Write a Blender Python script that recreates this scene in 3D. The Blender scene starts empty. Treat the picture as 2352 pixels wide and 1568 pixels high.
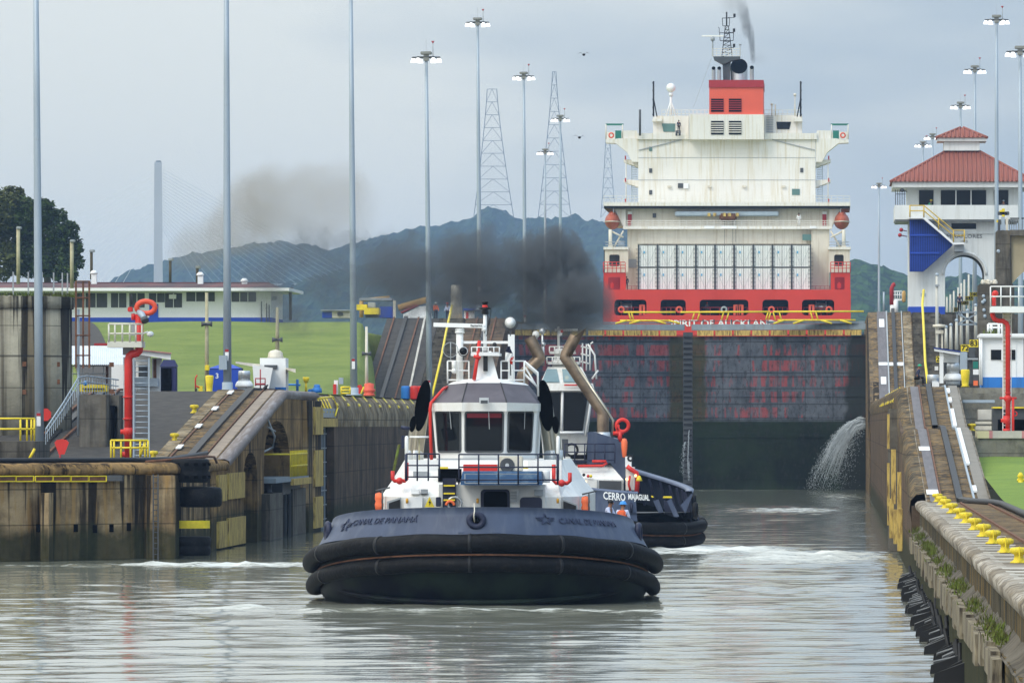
import bpy, bmesh, math, random
import numpy as np
from mathutils import Vector, Matrix, noise as mnoise
random.seed(7)
SC = bpy.context.scene
COL = SC.collection
R = math.radians
# ---------------- camera (metres; lock axis along +Y, eye 6.2 m over the water)
F, CX, HY, H = 15000.0, 1912.0, 974.0, 6.2
cam = bpy.data.cameras.new('camera'); camo = bpy.data.objects.new('camera', cam); COL.objects.link(camo)
camo.location = (0, 0, H); camo.rotation_euler = (R(90), 0, 0)
cam.sensor_width = 36; cam.lens = F/2352*36
cam.shift_x = (1176-CX)/2352; cam.shift_y = (HY-784)/2352
cam.clip_start = 1; cam.clip_end = 20000
SC.camera = camo
# ---------------- overcast sky
W = bpy.data.worlds.new('World'); SC.world = W; W.use_nodes = True
nt = W.node_tree; N = nt.nodes; L = nt.links
bg = N['Background']
SUN_EL, SUN_AZ = 44, 215
sky = N.new('ShaderNodeTexSky'); sky.sky_type = 'NISHITA'; sky.sun_disc = False
sky.sun_elevation = R(SUN_EL); sky.sun_rotation = R(SUN_AZ)
tc = N.new('ShaderNodeTexCoord'); sp = N.new('ShaderNodeSeparateXYZ'); L.new(tc.outputs['Generated'], sp.inputs[0])
def wmath(op, a, b=None, c=None, clamp=False):
    m = N.new('ShaderNodeMath'); m.operation = op; m.use_clamp = clamp
    for i, v in enumerate((a, b, c)):
        if v is None: continue
        if isinstance(v, (int, float)): m.inputs[i].default_value = v
        else: L.new(v, m.inputs[i])
    return m.outputs[0]
def wmix(f, a, b):
    m = N.new('ShaderNodeMix'); m.data_type = 'RGBA'
    for s, v in ((m.inputs[0], f), (m.inputs[6], a), (m.inputs[7], b)):
        if isinstance(v, tuple): s.default_value = v + (1,) if len(v) == 3 else v
        elif isinstance(v, (int, float)): s.default_value = v
        else: L.new(v, s)
    return m.outputs[2]
mp = N.new('ShaderNodeMapping'); L.new(tc.outputs['Generated'], mp.inputs[0]); mp.inputs['Scale'].default_value = (9, 9, 38)
nz = N.new('ShaderNodeTexNoise'); L.new(mp.outputs[0], nz.inputs['Vector']); nz.inputs['Scale'].default_value = 1.6; nz.inputs['Detail'].default_value = 4
nz.inputs['Roughness'].default_value = .45
nv = wmath('SUBTRACT', nz.outputs['Fac'], .5)
# bluer, darker cloud towards the east (+x)
g = wmath('MULTIPLY_ADD', sp.outputs['X'], 8.0, .43)
g = wmath('ADD', g, wmath('MULTIPLY', nv, 1.7), clamp=True)
cl = wmix(g, (.645, .665, .645), (.26, .34, .435))
zz = wmath('MAXIMUM', sp.outputs['Z'], 0)
lowf = wmath('SUBTRACT', 1, wmath('MULTIPLY', zz, 22), clamp=True)
cl = wmix(wmath('MULTIPLY', lowf, .5), cl, (.54, .585, .615))
# overcast: brighter overhead than at the skyline
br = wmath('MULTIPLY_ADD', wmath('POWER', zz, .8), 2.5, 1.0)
br = wmath('MULTIPLY', br, wmath('MULTIPLY_ADD', wmath('MAXIMUM', wmath('MULTIPLY', sp.outputs['Y'], -1), 0), .7, 1.0))  # sky also brightened behind the camera, added to light the faces towards it
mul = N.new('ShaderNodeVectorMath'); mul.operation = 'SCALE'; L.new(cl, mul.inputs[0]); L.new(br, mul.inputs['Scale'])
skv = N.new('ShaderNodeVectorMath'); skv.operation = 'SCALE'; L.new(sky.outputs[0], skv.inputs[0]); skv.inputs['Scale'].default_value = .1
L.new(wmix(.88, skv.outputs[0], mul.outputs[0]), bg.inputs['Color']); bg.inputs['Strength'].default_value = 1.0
# ---------------- sun behind the cloud
sl = bpy.data.lights.new('sun', 'SUN'); sl.energy = 1.05; sl.angle = R(14); sl.color = (1, .95, .88)
so = bpy.data.objects.new('sun', sl); COL.objects.link(so)
so.rotation_euler = (R(90-SUN_EL), 0, R(180-SUN_AZ)); so.location = (-40, -60, 90)
SC.view_settings.view_transform = 'Standard'; SC.view_settings.look = 'None'
SC.view_settings.exposure = 0.06; SC.view_settings.gamma = 1
SC.cycles.use_denoising = True; SC.cycles.denoising_prefilter = 'ACCURATE'
SC.cycles.volume_step_rate = 1.0; SC.cycles.volume_max_steps = 64; SC.cycles.volume_bounces = 1
SC.cycles.max_bounces = 5; SC.cycles.transparent_max_bounces = 10
SC.render.film_transparent = False

# ================= helpers
def P(px, py, Y): return Vector(((px-CX)*Y/F, Y, H+(HY-py)*Y/F))
def PX(px, Y): return (px-CX)*Y/F
def PZ(py, Y): return H+(HY-py)*Y/F
def YW(py, z=0): return F*(H-z)/(py-HY)
def srgb(r, g, b):
    f = lambda c: (c/255/12.92) if c <= 10 else ((c/255+.055)/1.055)**2.4
    return (f(r), f(g), f(b))

class MB:
    def __init__(s): s.v = []; s.f = []; s.sm = []
    def add(s, vs, fs, smooth=False):
        o = len(s.v); s.v += [tuple(v) for v in vs]
        for f in fs: s.f.append(tuple(i+o for i in f)); s.sm.append(smooth)
        return s
    def quad(s, a, b, c, d): return s.add([a, b, c, d], [(0, 1, 2, 3)])
    def box(s, x0, x1, y0, y1, z0, z1):
        v = [(x, y, z) for z in (z0, z1) for y in (y0, y1) for x in (x0, x1)]
        return s.add(v, [(0, 2, 3, 1), (4, 5, 7, 6), (0, 1, 5, 4), (2, 6, 7, 3), (0, 4, 6, 2), (1, 3, 7, 5)])
    def bevbox(s, x0, x1, y0, y1, z0, z1, r=.05):
        bm = bmesh.new(); bmesh.ops.create_cube(bm, size=1)
        for v in bm.verts: v.co = Vector(((x0+x1)/2+v.co.x*(x1-x0), (y0+y1)/2+v.co.y*(y1-y0), (z0+z1)/2+v.co.z*(z1-z0)))
        bmesh.ops.bevel(bm, geom=bm.edges[:], offset=r, segments=2, affect='EDGES')
        bm.verts.index_update()
        s.add([v.co.copy() for v in bm.verts], [tuple(v.index for v in f.verts) for f in bm.faces]); bm.free(); return s
    def hexa(s, bot, top):   # 4+4 points
        return s.add(list(bot)+list(top), [(3, 2, 1, 0), (4, 5, 6, 7), (0, 1, 5, 4), (1, 2, 6, 5), (2, 3, 7, 6), (3, 0, 4, 7)])
    def prism(s, pts, d):    # polygon (3d points) extruded by vector d
        n = len(pts); d = Vector(d); p = [Vector(q) for q in pts]
        v = p+[q+d for q in p]
        fs = [tuple(range(n))[::-1], tuple(range(n, 2*n))]+[(i, (i+1) % n, n+(i+1) % n, n+i) for i in range(n)]
        return s.add(v, fs)
    def tube(s, pts, r, n=8, cap=True, closed=False, smooth=True):
        pts = [Vector(p) for p in pts]; m = len(pts)
        rs = r if isinstance(r, (list, tuple)) else [r]*m
        vs = []; up = None
        for i, p in enumerate(pts):
            if closed: t = pts[(i+1) % m]-pts[i-1]
            else: t = pts[min(i+1, m-1)]-pts[max(i-1, 0)]
            if t.length < 1e-9: t = Vector((0, 0, 1))
            t.normalize()
            if up is None: up = Vector((0, 0, 1)) if abs(t.z) < .9 else Vector((1, 0, 0))
            a = t.cross(up)
            if a.length < 1e-6: a = t.cross(Vector((1, .3, .2)))
            a.normalize(); b = a.cross(t).normalized(); up = b
            for k in range(n):
                th = 2*math.pi*(k+.5)/n
                vs.append(p+a*math.cos(th)*rs[i]+b*math.sin(th)*rs[i])
        fs = []
        for i in range(m if closed else m-1):
            j = (i+1) % m
            for k in range(n): fs.append((i*n+k, i*n+(k+1) % n, j*n+(k+1) % n, j*n+k))
        s.add(vs, fs, smooth and n > 4)
        if cap and not closed:
            o = len(s.v)-len(vs)
            s.f += [tuple(o+k for k in range(n))[::-1], tuple(o+(m-1)*n+k for k in range(n))]; s.sm += [False, False]
        return s
    def bar(s, a, b, r, n=6, r2=None): return s.tube([a, b], [r, r if r2 is None else r2], n)
    def sq(s, a, b, w): return s.tube([a, b], w*.7071, 4)
    def lathe(s, prof, c, n=16, axis='Z', smooth=True):   # prof: (r, h)
        c = Vector(c); vs = []
        for r, h in prof:
            for k in range(n):
                t = 2*math.pi*k/n; x, y = r*math.cos(t), r*math.sin(t)
                vs.append(c+(Vector((x, y, h)) if axis == 'Z' else Vector((x, h, y)) if axis == 'Y' else Vector((h, x, y))))
        fs = []
        for i in range(len(prof)-1):
            for k in range(n): fs.append((i*n+k, i*n+(k+1) % n, (i+1)*n+(k+1) % n, (i+1)*n+k))
        s.add(vs, fs, smooth); o = len(s.v)-len(vs); m = len(prof)
        if prof[0][0] > 1e-4: s.f.append(tuple(o+k for k in range(n))[::-1]); s.sm.append(False)
        if prof[-1][0] > 1e-4: s.f.append(tuple(o+(m-1)*n+k for k in range(n))); s.sm.append(False)
        return s
    def ring(s, c, Rr, r, axis='Y', n=20, m=6, a0=0, a1=360):
        c = Vector(c); full = abs(a1-a0) >= 360; k = n if full else n+1; pts = []
        for i in range(k):
            t = R(a0+(a1-a0)*i/n); x, y = Rr*math.cos(t), Rr*math.sin(t)
            pts.append(c+(Vector((x, 0, y)) if axis == 'Y' else Vector((x, y, 0)) if axis == 'Z' else Vector((0, x, y))))
        return s.tube(pts, r, m, closed=full)
    def grid(s, rows, smooth=False, closed=False):
        n = len(rows[0]); vs = [p for r_ in rows for p in r_]; fs = []
        for i in range(len(rows)-1):
            for k in range(n if closed else n-1): fs.append((i*n+k, i*n+(k+1) % n, (i+1)*n+(k+1) % n, (i+1)*n+k))
        return s.add(vs, fs, smooth)
    def ball(s, c, rx, ry=None, rz=None, n=12, m=8):
        ry = rx if ry is None else ry; rz = rx if rz is None else rz
        rows = [[(c[0]+rx*math.sin(math.pi*j/m)*math.cos(2*math.pi*k/n), c[1]+ry*math.sin(math.pi*j/m)*math.sin(2*math.pi*k/n), c[2]-rz*math.cos(math.pi*j/m)) for k in range(n)] for j in range(m+1)]
        return s.grid(rows, True, True)
    def xf(s, M, i0=0):
        s.v = s.v[:i0]+[tuple(M @ Vector(v)) for v in s.v[i0:]]; return s
    def build(s, name, m, parent=None, local=False, base=None):
        me = bpy.data.meshes.new(name)
        if not local:
            if parent is not None: o0 = parent['_w'] if '_w' in parent else (0, 0, 0)
            elif base is not None: o0 = base
            else:
                a = np.array(s.v); lo, hi = a.min(0), a.max(0); o0 = ((lo[0]+hi[0])/2, (lo[1]+hi[1])/2, lo[2])
            vs = [(v[0]-o0[0], v[1]-o0[1], v[2]-o0[2]) for v in s.v]
        else: vs = s.v; o0 = (0, 0, 0)
        me.from_pydata(vs, [], s.f); me.polygons.foreach_set('use_smooth', s.sm)
        bm = bmesh.new(); bm.from_mesh(me); bmesh.ops.recalc_face_normals(bm, faces=bm.faces); bm.to_mesh(me); bm.free()
        me.materials.append(m)
        o = bpy.data.objects.new(name, me); COL.objects.link(o)
        if parent is not None:
            o.parent = parent
            if not local: o['_w'] = tuple(parent['_w']) if '_w' in parent else (0, 0, 0)
        elif not local: o.location = o0; o['_w'] = tuple(o0)
        return o

def thing(name, label, cat, loc, group=None, rz=0):
    o = bpy.data.objects.new(name, None); COL.objects.link(o); o.location = loc; o.rotation_euler.z = rz
    o.empty_display_size = .3
    o['_w'] = tuple(loc); o['label'] = label; o['category'] = cat
    if group: o['group'] = group
    return o
def tag(o, label, cat, group=None):
    o['label'] = label; o['category'] = cat
    if group: o['group'] = group
    return o
def kind(o, k): o['kind'] = k; return o
def dup(o, loc, label=None, rz=None, scale=None, group=None):
    c = o.copy(); COL.objects.link(c); c.location = loc
    if rz is not None: c.rotation_euler.z = rz
    if scale is not None: c.scale = scale if isinstance(scale, (tuple, list)) else (scale,)*3
    if label: c['label'] = label
    if group: c['group'] = group
    for ch in list(o.children):
        d = ch.copy(); COL.objects.link(d); d.parent = c
        for g_ in list(ch.children):
            e = g_.copy(); COL.objects.link(e); e.parent = d
    return c

# text as mesh: returns verts/faces of extruded lettering in its own XZ plane (x right, z up, facing -Y)
def text_mb(txt, size, depth=.02, bold=False, shear=0, squash=1.0):
    cu = bpy.data.curves.new('t', 'FONT'); cu.body = txt; cu.size = size; cu.align_x = 'CENTER'; cu.align_y = 'CENTER'
    cu.extrude = depth/2; cu.resolution_u = 2; cu.shear = shear
    if bold: cu.offset = size*.018
    ob = bpy.data.objects.new('t', cu); COL.objects.link(ob)
    dg = bpy.context.evaluated_depsgraph_get(); me = bpy.data.meshes.new_from_object(ob.evaluated_get(dg))
    m = MB(); m.add([(v.co.x*squash, -v.co.z, v.co.y) for v in me.vertices], [tuple(p.vertices) for p in me.polygons])
    bpy.data.objects.remove(ob); bpy.data.meshes.remove(me); bpy.data.curves.remove(cu)
    return m

# ================= materials
def mat(name, col, rough=.6, metal=0, var=.15, scale=.8, bump=0., bscale=8., spec=.3, emit=None, estr=0, col2=None, cmix=.5, stretch=None, coat=0, streak=0, streakcol=(.05, .04, .03)):
    m = bpy.data.materials.new(name); m.use_nodes = True; n = m.node_tree.nodes; l = m.node_tree.links
    b = n['Principled BSDF']; b.inputs['Roughness'].default_value = rough; b.inputs['Metallic'].default_value = metal
    b.inputs['Specular IOR Level'].default_value = spec; b.inputs['Coat Weight'].default_value = coat
    t = n.new('ShaderNodeTexCoord'); mpn = n.new('ShaderNodeMapping'); l.new(t.outputs['Object'], mpn.inputs[0])
    if stretch: mpn.inputs['Scale'].default_value = stretch
    z = n.new('ShaderNodeTexNoise'); z.inputs['Scale'].default_value = scale; z.inputs['Detail'].default_value = 6; z.inputs['Roughness'].default_value = .6
    l.new(mpn.outputs[0], z.inputs['Vector'])
    cr = n.new('ShaderNodeValToRGB'); l.new(z.outputs['Fac'], cr.inputs[0])
    c2 = col2 if col2 else tuple(max(0, c*(1-var*1.6)) for c in col)
    c1 = col if col2 else tuple(min(1, c*(1+var)) for c in col)
    cr.color_ramp.elements[0].position = .5-.22; cr.color_ramp.elements[1].position = .5+.22
    if col2: cr.color_ramp.elements[0].position = cmix-.1; cr.color_ramp.elements[1].position = cmix+.1
    cr.color_ramp.elements[0].color = (*c2, 1); cr.color_ramp.elements[1].color = (*c1, 1)
    out = cr.outputs[0]
    if streak:
        mp2 = n.new('ShaderNodeMapping'); l.new(t.outputs['Object'], mp2.inputs[0]); mp2.inputs['Scale'].default_value = (2.2, 2.2, .12)
        z2 = n.new('ShaderNodeTexNoise'); z2.inputs['Scale'].default_value = 1.6; z2.inputs['Detail'].default_value = 5; l.new(mp2.outputs[0], z2.inputs['Vector'])
        r2 = n.new('ShaderNodeValToRGB'); r2.color_ramp.elements[0].position = .55-.1*streak; r2.color_ramp.elements[1].position = .72; l.new(z2.outputs['Fac'], r2.inputs[0])
        mm = n.new('ShaderNodeMix'); mm.data_type = 'RGBA'; l.new(r2.outputs[0], mm.inputs[0]); l.new(out, mm.inputs[6]); mm.inputs[7].default_value = (*streakcol, 1)
        sc_ = n.new('ShaderNodeMath'); sc_.operation = 'MULTIPLY'; l.new(r2.outputs[0], sc_.inputs[0]); sc_.inputs[1].default_value = min(1, streak); l.new(sc_.outputs[0], mm.inputs[0])
        out = mm.outputs[2]
    l.new(out, b.inputs['Base Color'])
    if bump:
        z3 = n.new('ShaderNodeTexNoise'); z3.inputs['Scale'].default_value = bscale; z3.inputs['Detail'].default_value = 5; l.new(mpn.outputs[0], z3.inputs['Vector'])
        bp = n.new('ShaderNodeBump'); bp.inputs['Strength'].default_value = bump; bp.inputs['Distance'].default_value = .05; l.new(z3.outputs['Fac'], bp.inputs['Height']); l.new(bp.outputs[0], b.inputs['Normal'])
    if emit: b.inputs['Emission Color'].default_value = (*emit, 1); b.inputs['Emission Strength'].default_value = estr
    return m
M = {}
M['white'] = mat('white_paint', (.74, .735, .70), .45, var=.05, scale=.6, streak=.35, streakcol=(.45, .38, .28))
M['whiteclean'] = mat('clean_white_paint', (.8, .8, .78), .4, var=.03)
M['offwhite'] = mat('cream_paint', (.66, .61, .50), .5, var=.08, scale=.3, streak=.5, streakcol=(.40, .30, .18))
M['red'] = mat('red_paint', (.62, .035, .025), .4, var=.12)
M['redhull'] = mat('red_hull_paint', (.58, .042, .026), .5, var=.08, scale=.3)
M['orangered'] = mat('orange_red_paint', (.72, .11, .06), .5, var=.06, scale=.3)
M['darkred'] = mat('dark_red_paint', (.36, .025, .03), .5, var=.06)
M['orange'] = mat('orange_plastic', (.85, .17, .06), .5, var=.08)
M['bolly'] = mat('scuffed_yellow_paint', (.74, .57, .03), .6, col2=(.34, .24, .06), cmix=.37, scale=9, bump=.2, bscale=20)
M['yellow'] = mat('yellow_paint', (.78, .60, .03), .5, var=.12, scale=3)
M['yellowworn'] = mat('worn_yellow_boards', (.60, .43, .12), .8, col2=(.16, .10, .04), cmix=.46, scale=1.2, stretch=(6, 6, 1), bump=.4)
M['blue'] = mat('blue_paint', (.02, .07, .42), .5, var=.1)
M['brightblue'] = mat('bright_blue_paint', (.03, .19, .55), .5, var=.1, streak=.3)
M['navy'] = mat('navy_hull_paint', (.056, .074, .125), .45, var=.16, scale=.9, streak=.5, streakcol=(.12, .14, .18))
M['navydk'] = mat('dark_navy_paint', (.018, .022, .05), .45, var=.2)
M['hullblk'] = mat('dark_wet_hull', (.003, .0035, .007), .5, spec=.08, var=.3, col2=(.012, .02, .014), cmix=.5, scale=.5)
M['rubber'] = mat('black_rubber', (.0035, .0035, .004), .6, spec=.14, col2=(.018, .016, .014), cmix=.36, scale=3.5, bump=.5, bscale=9)
M['black'] = mat('black_paint', (.012, .012, .013), .5, var=.2)
M['soot_and_dark'] = mat('soot_and_dark_opening', (.002, .002, .002), 1.0, var=.2, spec=0)  # near-black: soot in exhaust mouths, elsewhere shade painted into openings
M['steel'] = mat('stainless_steel', (.42, .38, .30), .28, metal=.85, var=.25, scale=2, stretch=(1, 1, .3))
M['rustpipe'] = mat('heat_browned_steel', (.26, .19, .13), .45, metal=.6, var=.3, scale=1.5)
M['galv'] = mat('galvanised_steel', (.36, .42, .47), .5, metal=.25, var=.08, scale=1.2, stretch=(1, 1, .25))
M['grey'] = mat('grey_paint', (.33, .35, .36), .5, var=.1)
M['dkgrey'] = mat('dark_grey_paint', (.07, .075, .08), .5, var=.15)
M['gategrey'] = mat('grey_blue_steel', (.23, .28, .32), .5, var=.12, streak=.4, streakcol=(.2, .12, .06))
M['glass'] = mat('dark_glass', (.006, .008, .010), .08, var=.1, spec=.16)
M['glassblue'] = mat('pale_blue_glass', (.22, .32, .35), .12, var=.1, spec=.6)
M['pole'] = mat('old_cream_pole', (.42, .38, .24), .7, var=.2, scale=2, streak=.4, streakcol=(.12, .09, .05))
M['darkwood'] = mat('dark_wood_pole', (.09, .075, .045), .85, var=.2)
M['rust'] = mat('rusty_steel', (.16, .07, .035), .8, var=.35, scale=2.5, bump=.2)
M['skin'] = mat('skin', (.25, .12, .07), .55, var=.05)
M['shirt'] = mat('pale_blue_shirt', (.52, .56, .72), .8, var=.08, scale=6)
M['dkcloth'] = mat('dark_cloth', (.03, .035, .07), .85, var=.15)
M['roofred'] = mat('faded_red_roof', (.15, .05, .05), .7, var=.3, scale=.5, col2=(.05, .03, .035), cmix=.5)
M['alu'] = mat('bare_aluminium', (.6, .62, .63), .35, metal=.7, var=.1)
M['lamp'] = mat('lit_floodlight', (.9, .9, .9), .3, emit=(1, 1, .98), estr=1.3)
M['asphalt'] = mat('dark_ramp_asphalt', (.058, .052, .046), .9, var=.25, scale=1.5, bump=.3, bscale=12)
# ================= setting materials
def nodes_of(m): return m.node_tree.nodes, m.node_tree.links
def new_mat(name):
    m = bpy.data.materials.new(name); m.use_nodes = True; return m, m.node_tree.nodes, m.node_tree.links, m.node_tree.nodes['Principled BSDF']
def nmath(n, l, op, a, b=None, clamp=False):
    q = n.new('ShaderNodeMath'); q.operation = op; q.use_clamp = clamp
    for i, v in enumerate((a, b)):
        if v is None: continue
        if isinstance(v, (int, float)): q.inputs[i].default_value = v
        else: l.new(v, q.inputs[i])
    return q.outputs[0]
def nmix(n, l, f, a, b):
    q = n.new('ShaderNodeMix'); q.data_type = 'RGBA'
    for s, v in ((q.inputs[0], f), (q.inputs[6], a), (q.inputs[7], b)):
        if isinstance(v, tuple): s.default_value = v+(1,)
        elif isinstance(v, (int, float)): s.default_value = v
        else: l.new(v, s)
    return q.outputs[2]
def nnoise(n, l, vec, scale, sx=1, sy=1, sz=1, detail=5, rough=.55):
    mp_ = n.new('ShaderNodeMapping'); l.new(vec, mp_.inputs[0]); mp_.inputs['Scale'].default_value = (sx, sy, sz)
    z = n.new('ShaderNodeTexNoise'); z.inputs['Scale'].default_value = scale; z.inputs['Detail'].default_value = detail; z.inputs['Roughness'].default_value = rough
    l.new(mp_.outputs[0], z.inputs['Vector']); return z.outputs['Fac']
def nramp(n, l, f, p0, p1, c0=(0, 0, 0), c1=(1, 1, 1)):
    q = n.new('ShaderNodeValToRGB'); l.new(f, q.inputs[0]); e = q.color_ramp.elements
    e[0].position = p0; e[1].position = p1; e[0].color = (*c0, 1); e[1].color = (*c1, 1); return q.outputs[0]

def wall_mat(name, base, dark, stain, water_z=1.6, streakw=(1.0, .9, .1), amt=.9, ochre=(.33, .2, .07), runs=None):
    """weathered lock concrete: poured lifts, vertical run-down stains, algae band above the water"""
    m, n, l, b = new_mat(name); geo = n.new('ShaderNodeNewGeometry'); pos = geo.outputs['Position']
    sep = n.new('ShaderNodeSeparateXYZ'); l.new(pos, sep.inputs[0])
    big = nnoise(n, l, pos, .35, 1, 1, 1.5, 7, .65)
    c = nmix(n, l, nramp(n, l, big, .40, .60), dark, base)
    s1 = nnoise(n, l, pos, streakw[0], streakw[1], streakw[1], streakw[2], 4, .6)
    c = nmix(n, l, nmath(n, l, 'MULTIPLY', nramp(n, l, s1, .50, .60), amt), c, stain)
    s2 = nnoise(n, l, pos, streakw[0]*2.3, streakw[1], streakw[1], streakw[2], 4, .6)
    c = nmix(n, l, nmath(n, l, 'MULTIPLY', nramp(n, l, s2, .53, .62), .7), c, ochre)
    if runs:
        rn = nnoise(n, l, pos, 1.5, 1, .6, .02, 5, .6); rq_ = nmath(n, l, 'SUBTRACT', nmath(n, l, 'MULTIPLY', nmath(n, l, 'SUBTRACT', rn, .475), 13), nmath(n, l, 'DIVIDE', nmath(n, l, 'SUBTRACT', runs, sep.outputs['Z']), 5.5))
        c = nmix(n, l, nmath(n, l, 'MULTIPLY', nmath(n, l, 'MULTIPLY', rq_, 2.2, True), .93), c, (.010, .008, .006))
    pit = nramp(n, l, nnoise(n, l, pos, 5, 1, 1, 1, 6, .8), .60, .68)
    c = nmix(n, l, nmath(n, l, 'MULTIPLY', pit, .55), c, stain)
    # construction lifts every 1.5 m
    lift = nmath(n, l, 'FRACT', nmath(n, l, 'MULTIPLY', sep.outputs['Z'], .62))
    c = nmix(n, l, nmath(n, l, 'MULTIPLY', nmath(n, l, 'LESS_THAN', lift, .035), .55), c, stain)
    # algae above the water line
    wob = nmath(n, l, 'MULTIPLY', nmath(n, l, 'SUBTRACT', nnoise(n, l, pos, .9, detail=6), .5), 1.6)
    lowm = nmath(n, l, 'SUBTRACT', 1, nmath(n, l, 'MULTIPLY', nmath(n, l, 'ADD', nmath(n, l, 'SUBTRACT', sep.outputs['Z'], water_z), wob), 1.6), clamp=True)
    alg = nmix(n, l, nnoise(n, l, pos, 3, detail=6), (.012, .014, .008), (.045, .05, .018))
    c = nmix(n, l, nmath(n, l, 'MULTIPLY', lowm, .85), c, alg)
    l.new(c, b.inputs['Base Color']); b.inputs['Roughness'].default_value = .88; b.inputs['Specular IOR Level'].default_value = .12
    bp = n.new('ShaderNodeBump'); bp.inputs['Strength'].default_value = .7; bp.inputs['Distance'].default_value = .12
    l.new(nnoise(n, l, pos, 1.6, detail=8, rough=.7), bp.inputs['Height']); l.new(bp.outputs[0], b.inputs['Normal'])
    return m
WM = {}
WM['near'] = wall_mat('stained_concrete', (.40, .29, .16), (.19, .13, .068), (.013, .010, .007), 1.1, runs=4.5)
WM['ochre'] = wall_mat('ochre_stained_concrete', (.33, .205, .085), (.13, .082, .036), (.016, .011, .007), 1.4, (1.6, 1, .05))
WM['chamber'] = wall_mat('wet_chamber_concrete', (.135, .092, .062), (.075, .056, .038), (.022, .018, .014), 1.0, amt=.6, ochre=(.13, .08, .045))
WM['cope'] = wall_mat('weathered_cope', (.34, .28, .19), (.11, .085, .05), (.02, .016, .012), -2, (2, 1, .3), .6)
WM['right'] = wall_mat('right_wall_concrete', (.10, .085, .055), (.05, .045, .03), (.02, .018, .012), 1.2, ochre=(.25, .15, .03))
WM['tank'] = wall_mat('streaked_cylinder_concrete', (.36, .33, .25), (.25, .23, .17), (.03, .025, .018), -3, (.7, 1, .03), .85, (.2, .16, .1), runs=13.0)
WM['block'] = wall_mat('dark_old_concrete', (.16, .145, .12), (.08, .07, .055), (.03, .027, .022), -3, amt=.7, ochre=(.14, .12, .09))
WM['track'] = wall_mat('oily_track_concrete', (.17, .125, .075), (.085, .062, .04), (.03, .023, .016), -5, (1.2, 1, .3), .6)

# grass
def grass_mat(name, a, bcol):
    m, n, l, b = new_mat(name); geo = n.new('ShaderNodeNewGeometry'); pos = geo.outputs['Position']
    c = nmix(n, l, nramp(n, l, nnoise(n, l, pos, .16, detail=9, rough=.75), .36, .64), a, bcol)
    c = nmix(n, l, nmath(n, l, 'MULTIPLY', nnoise(n, l, pos, 2.5, detail=4), .5), c, (.05, .075, .015))
    l.new(c, b.inputs['Base Color']); b.inputs['Roughness'].default_value = .95
    bp = n.new('ShaderNodeBump'); bp.inputs['Strength'].default_value = .8; bp.inputs['Distance'].default_value = .2
    l.new(nnoise(n, l, pos, 3, detail=6), bp.inputs['Height']); l.new(bp.outputs[0], b.inputs['Normal']); return m
M['grass'] = grass_mat('mown_grass', (.115, .175, .014), (.215, .265, .04))
M['grass2'] = grass_mat('bright_grass', (.13, .22, .02), (.22, .32, .03))

# ================= water: one displaced sheet from the boat to the gate, plain sheet elsewhere
def water_mat():
    m, n, l, b = new_mat('canal_water'); geo = n.new('ShaderNodeNewGeometry'); pos = geo.outputs['Position']
    at = n.new('ShaderNodeAttribute'); at.attribute_name = 'foam'
    f1 = nnoise(n, l, pos, 1.3, .6, 1.0, 1, 9, .75)
    thr = nmath(n, l, 'SUBTRACT', 1.02, nmath(n, l, 'MULTIPLY', at.outputs['Fac'], .62))
    fm = nmath(n, l, 'MULTIPLY', nmath(n, l, 'SUBTRACT', nmath(n, l, 'ADD', f1, .12), thr), 3.2, clamp=True)
    murk = nmix(n, l, nnoise(n, l, pos, .05, 1, 1, 1, 3), (.10, .11, .085), (.15, .155, .125))
    murk = nmix(n, l, nmath(n, l, 'MULTIPLY', at.outputs['Fac'], .6, True), murk, (.17, .18, .14))
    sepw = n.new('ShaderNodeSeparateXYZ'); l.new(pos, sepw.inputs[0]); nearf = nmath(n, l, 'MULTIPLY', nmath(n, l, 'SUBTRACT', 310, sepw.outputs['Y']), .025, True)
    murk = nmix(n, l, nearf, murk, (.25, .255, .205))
    l.new(nmix(n, l, fm, murk, (.66, .68, .65)), b.inputs['Base Color'])
    l.new(nmath(n, l, 'ADD', nmath(n, l, 'MULTIPLY', fm, .6), .07), b.inputs['Roughness'])
    b.inputs['IOR'].default_value = 1.33
    bp = n.new('ShaderNodeBump'); bp.inputs['Strength'].default_value = .16; bp.inputs['Distance'].default_value = .04
    hgt = nmath(n, l, 'ADD', nnoise(n, l, pos, 3.0, .5, 1, 1, 3, .5), nmath(n, l, 'MULTIPLY', fm, 1.5))
    l.new(hgt, bp.inputs['Height']); l.new(bp.outputs[0], b.inputs['Normal'])
    return m
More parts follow.
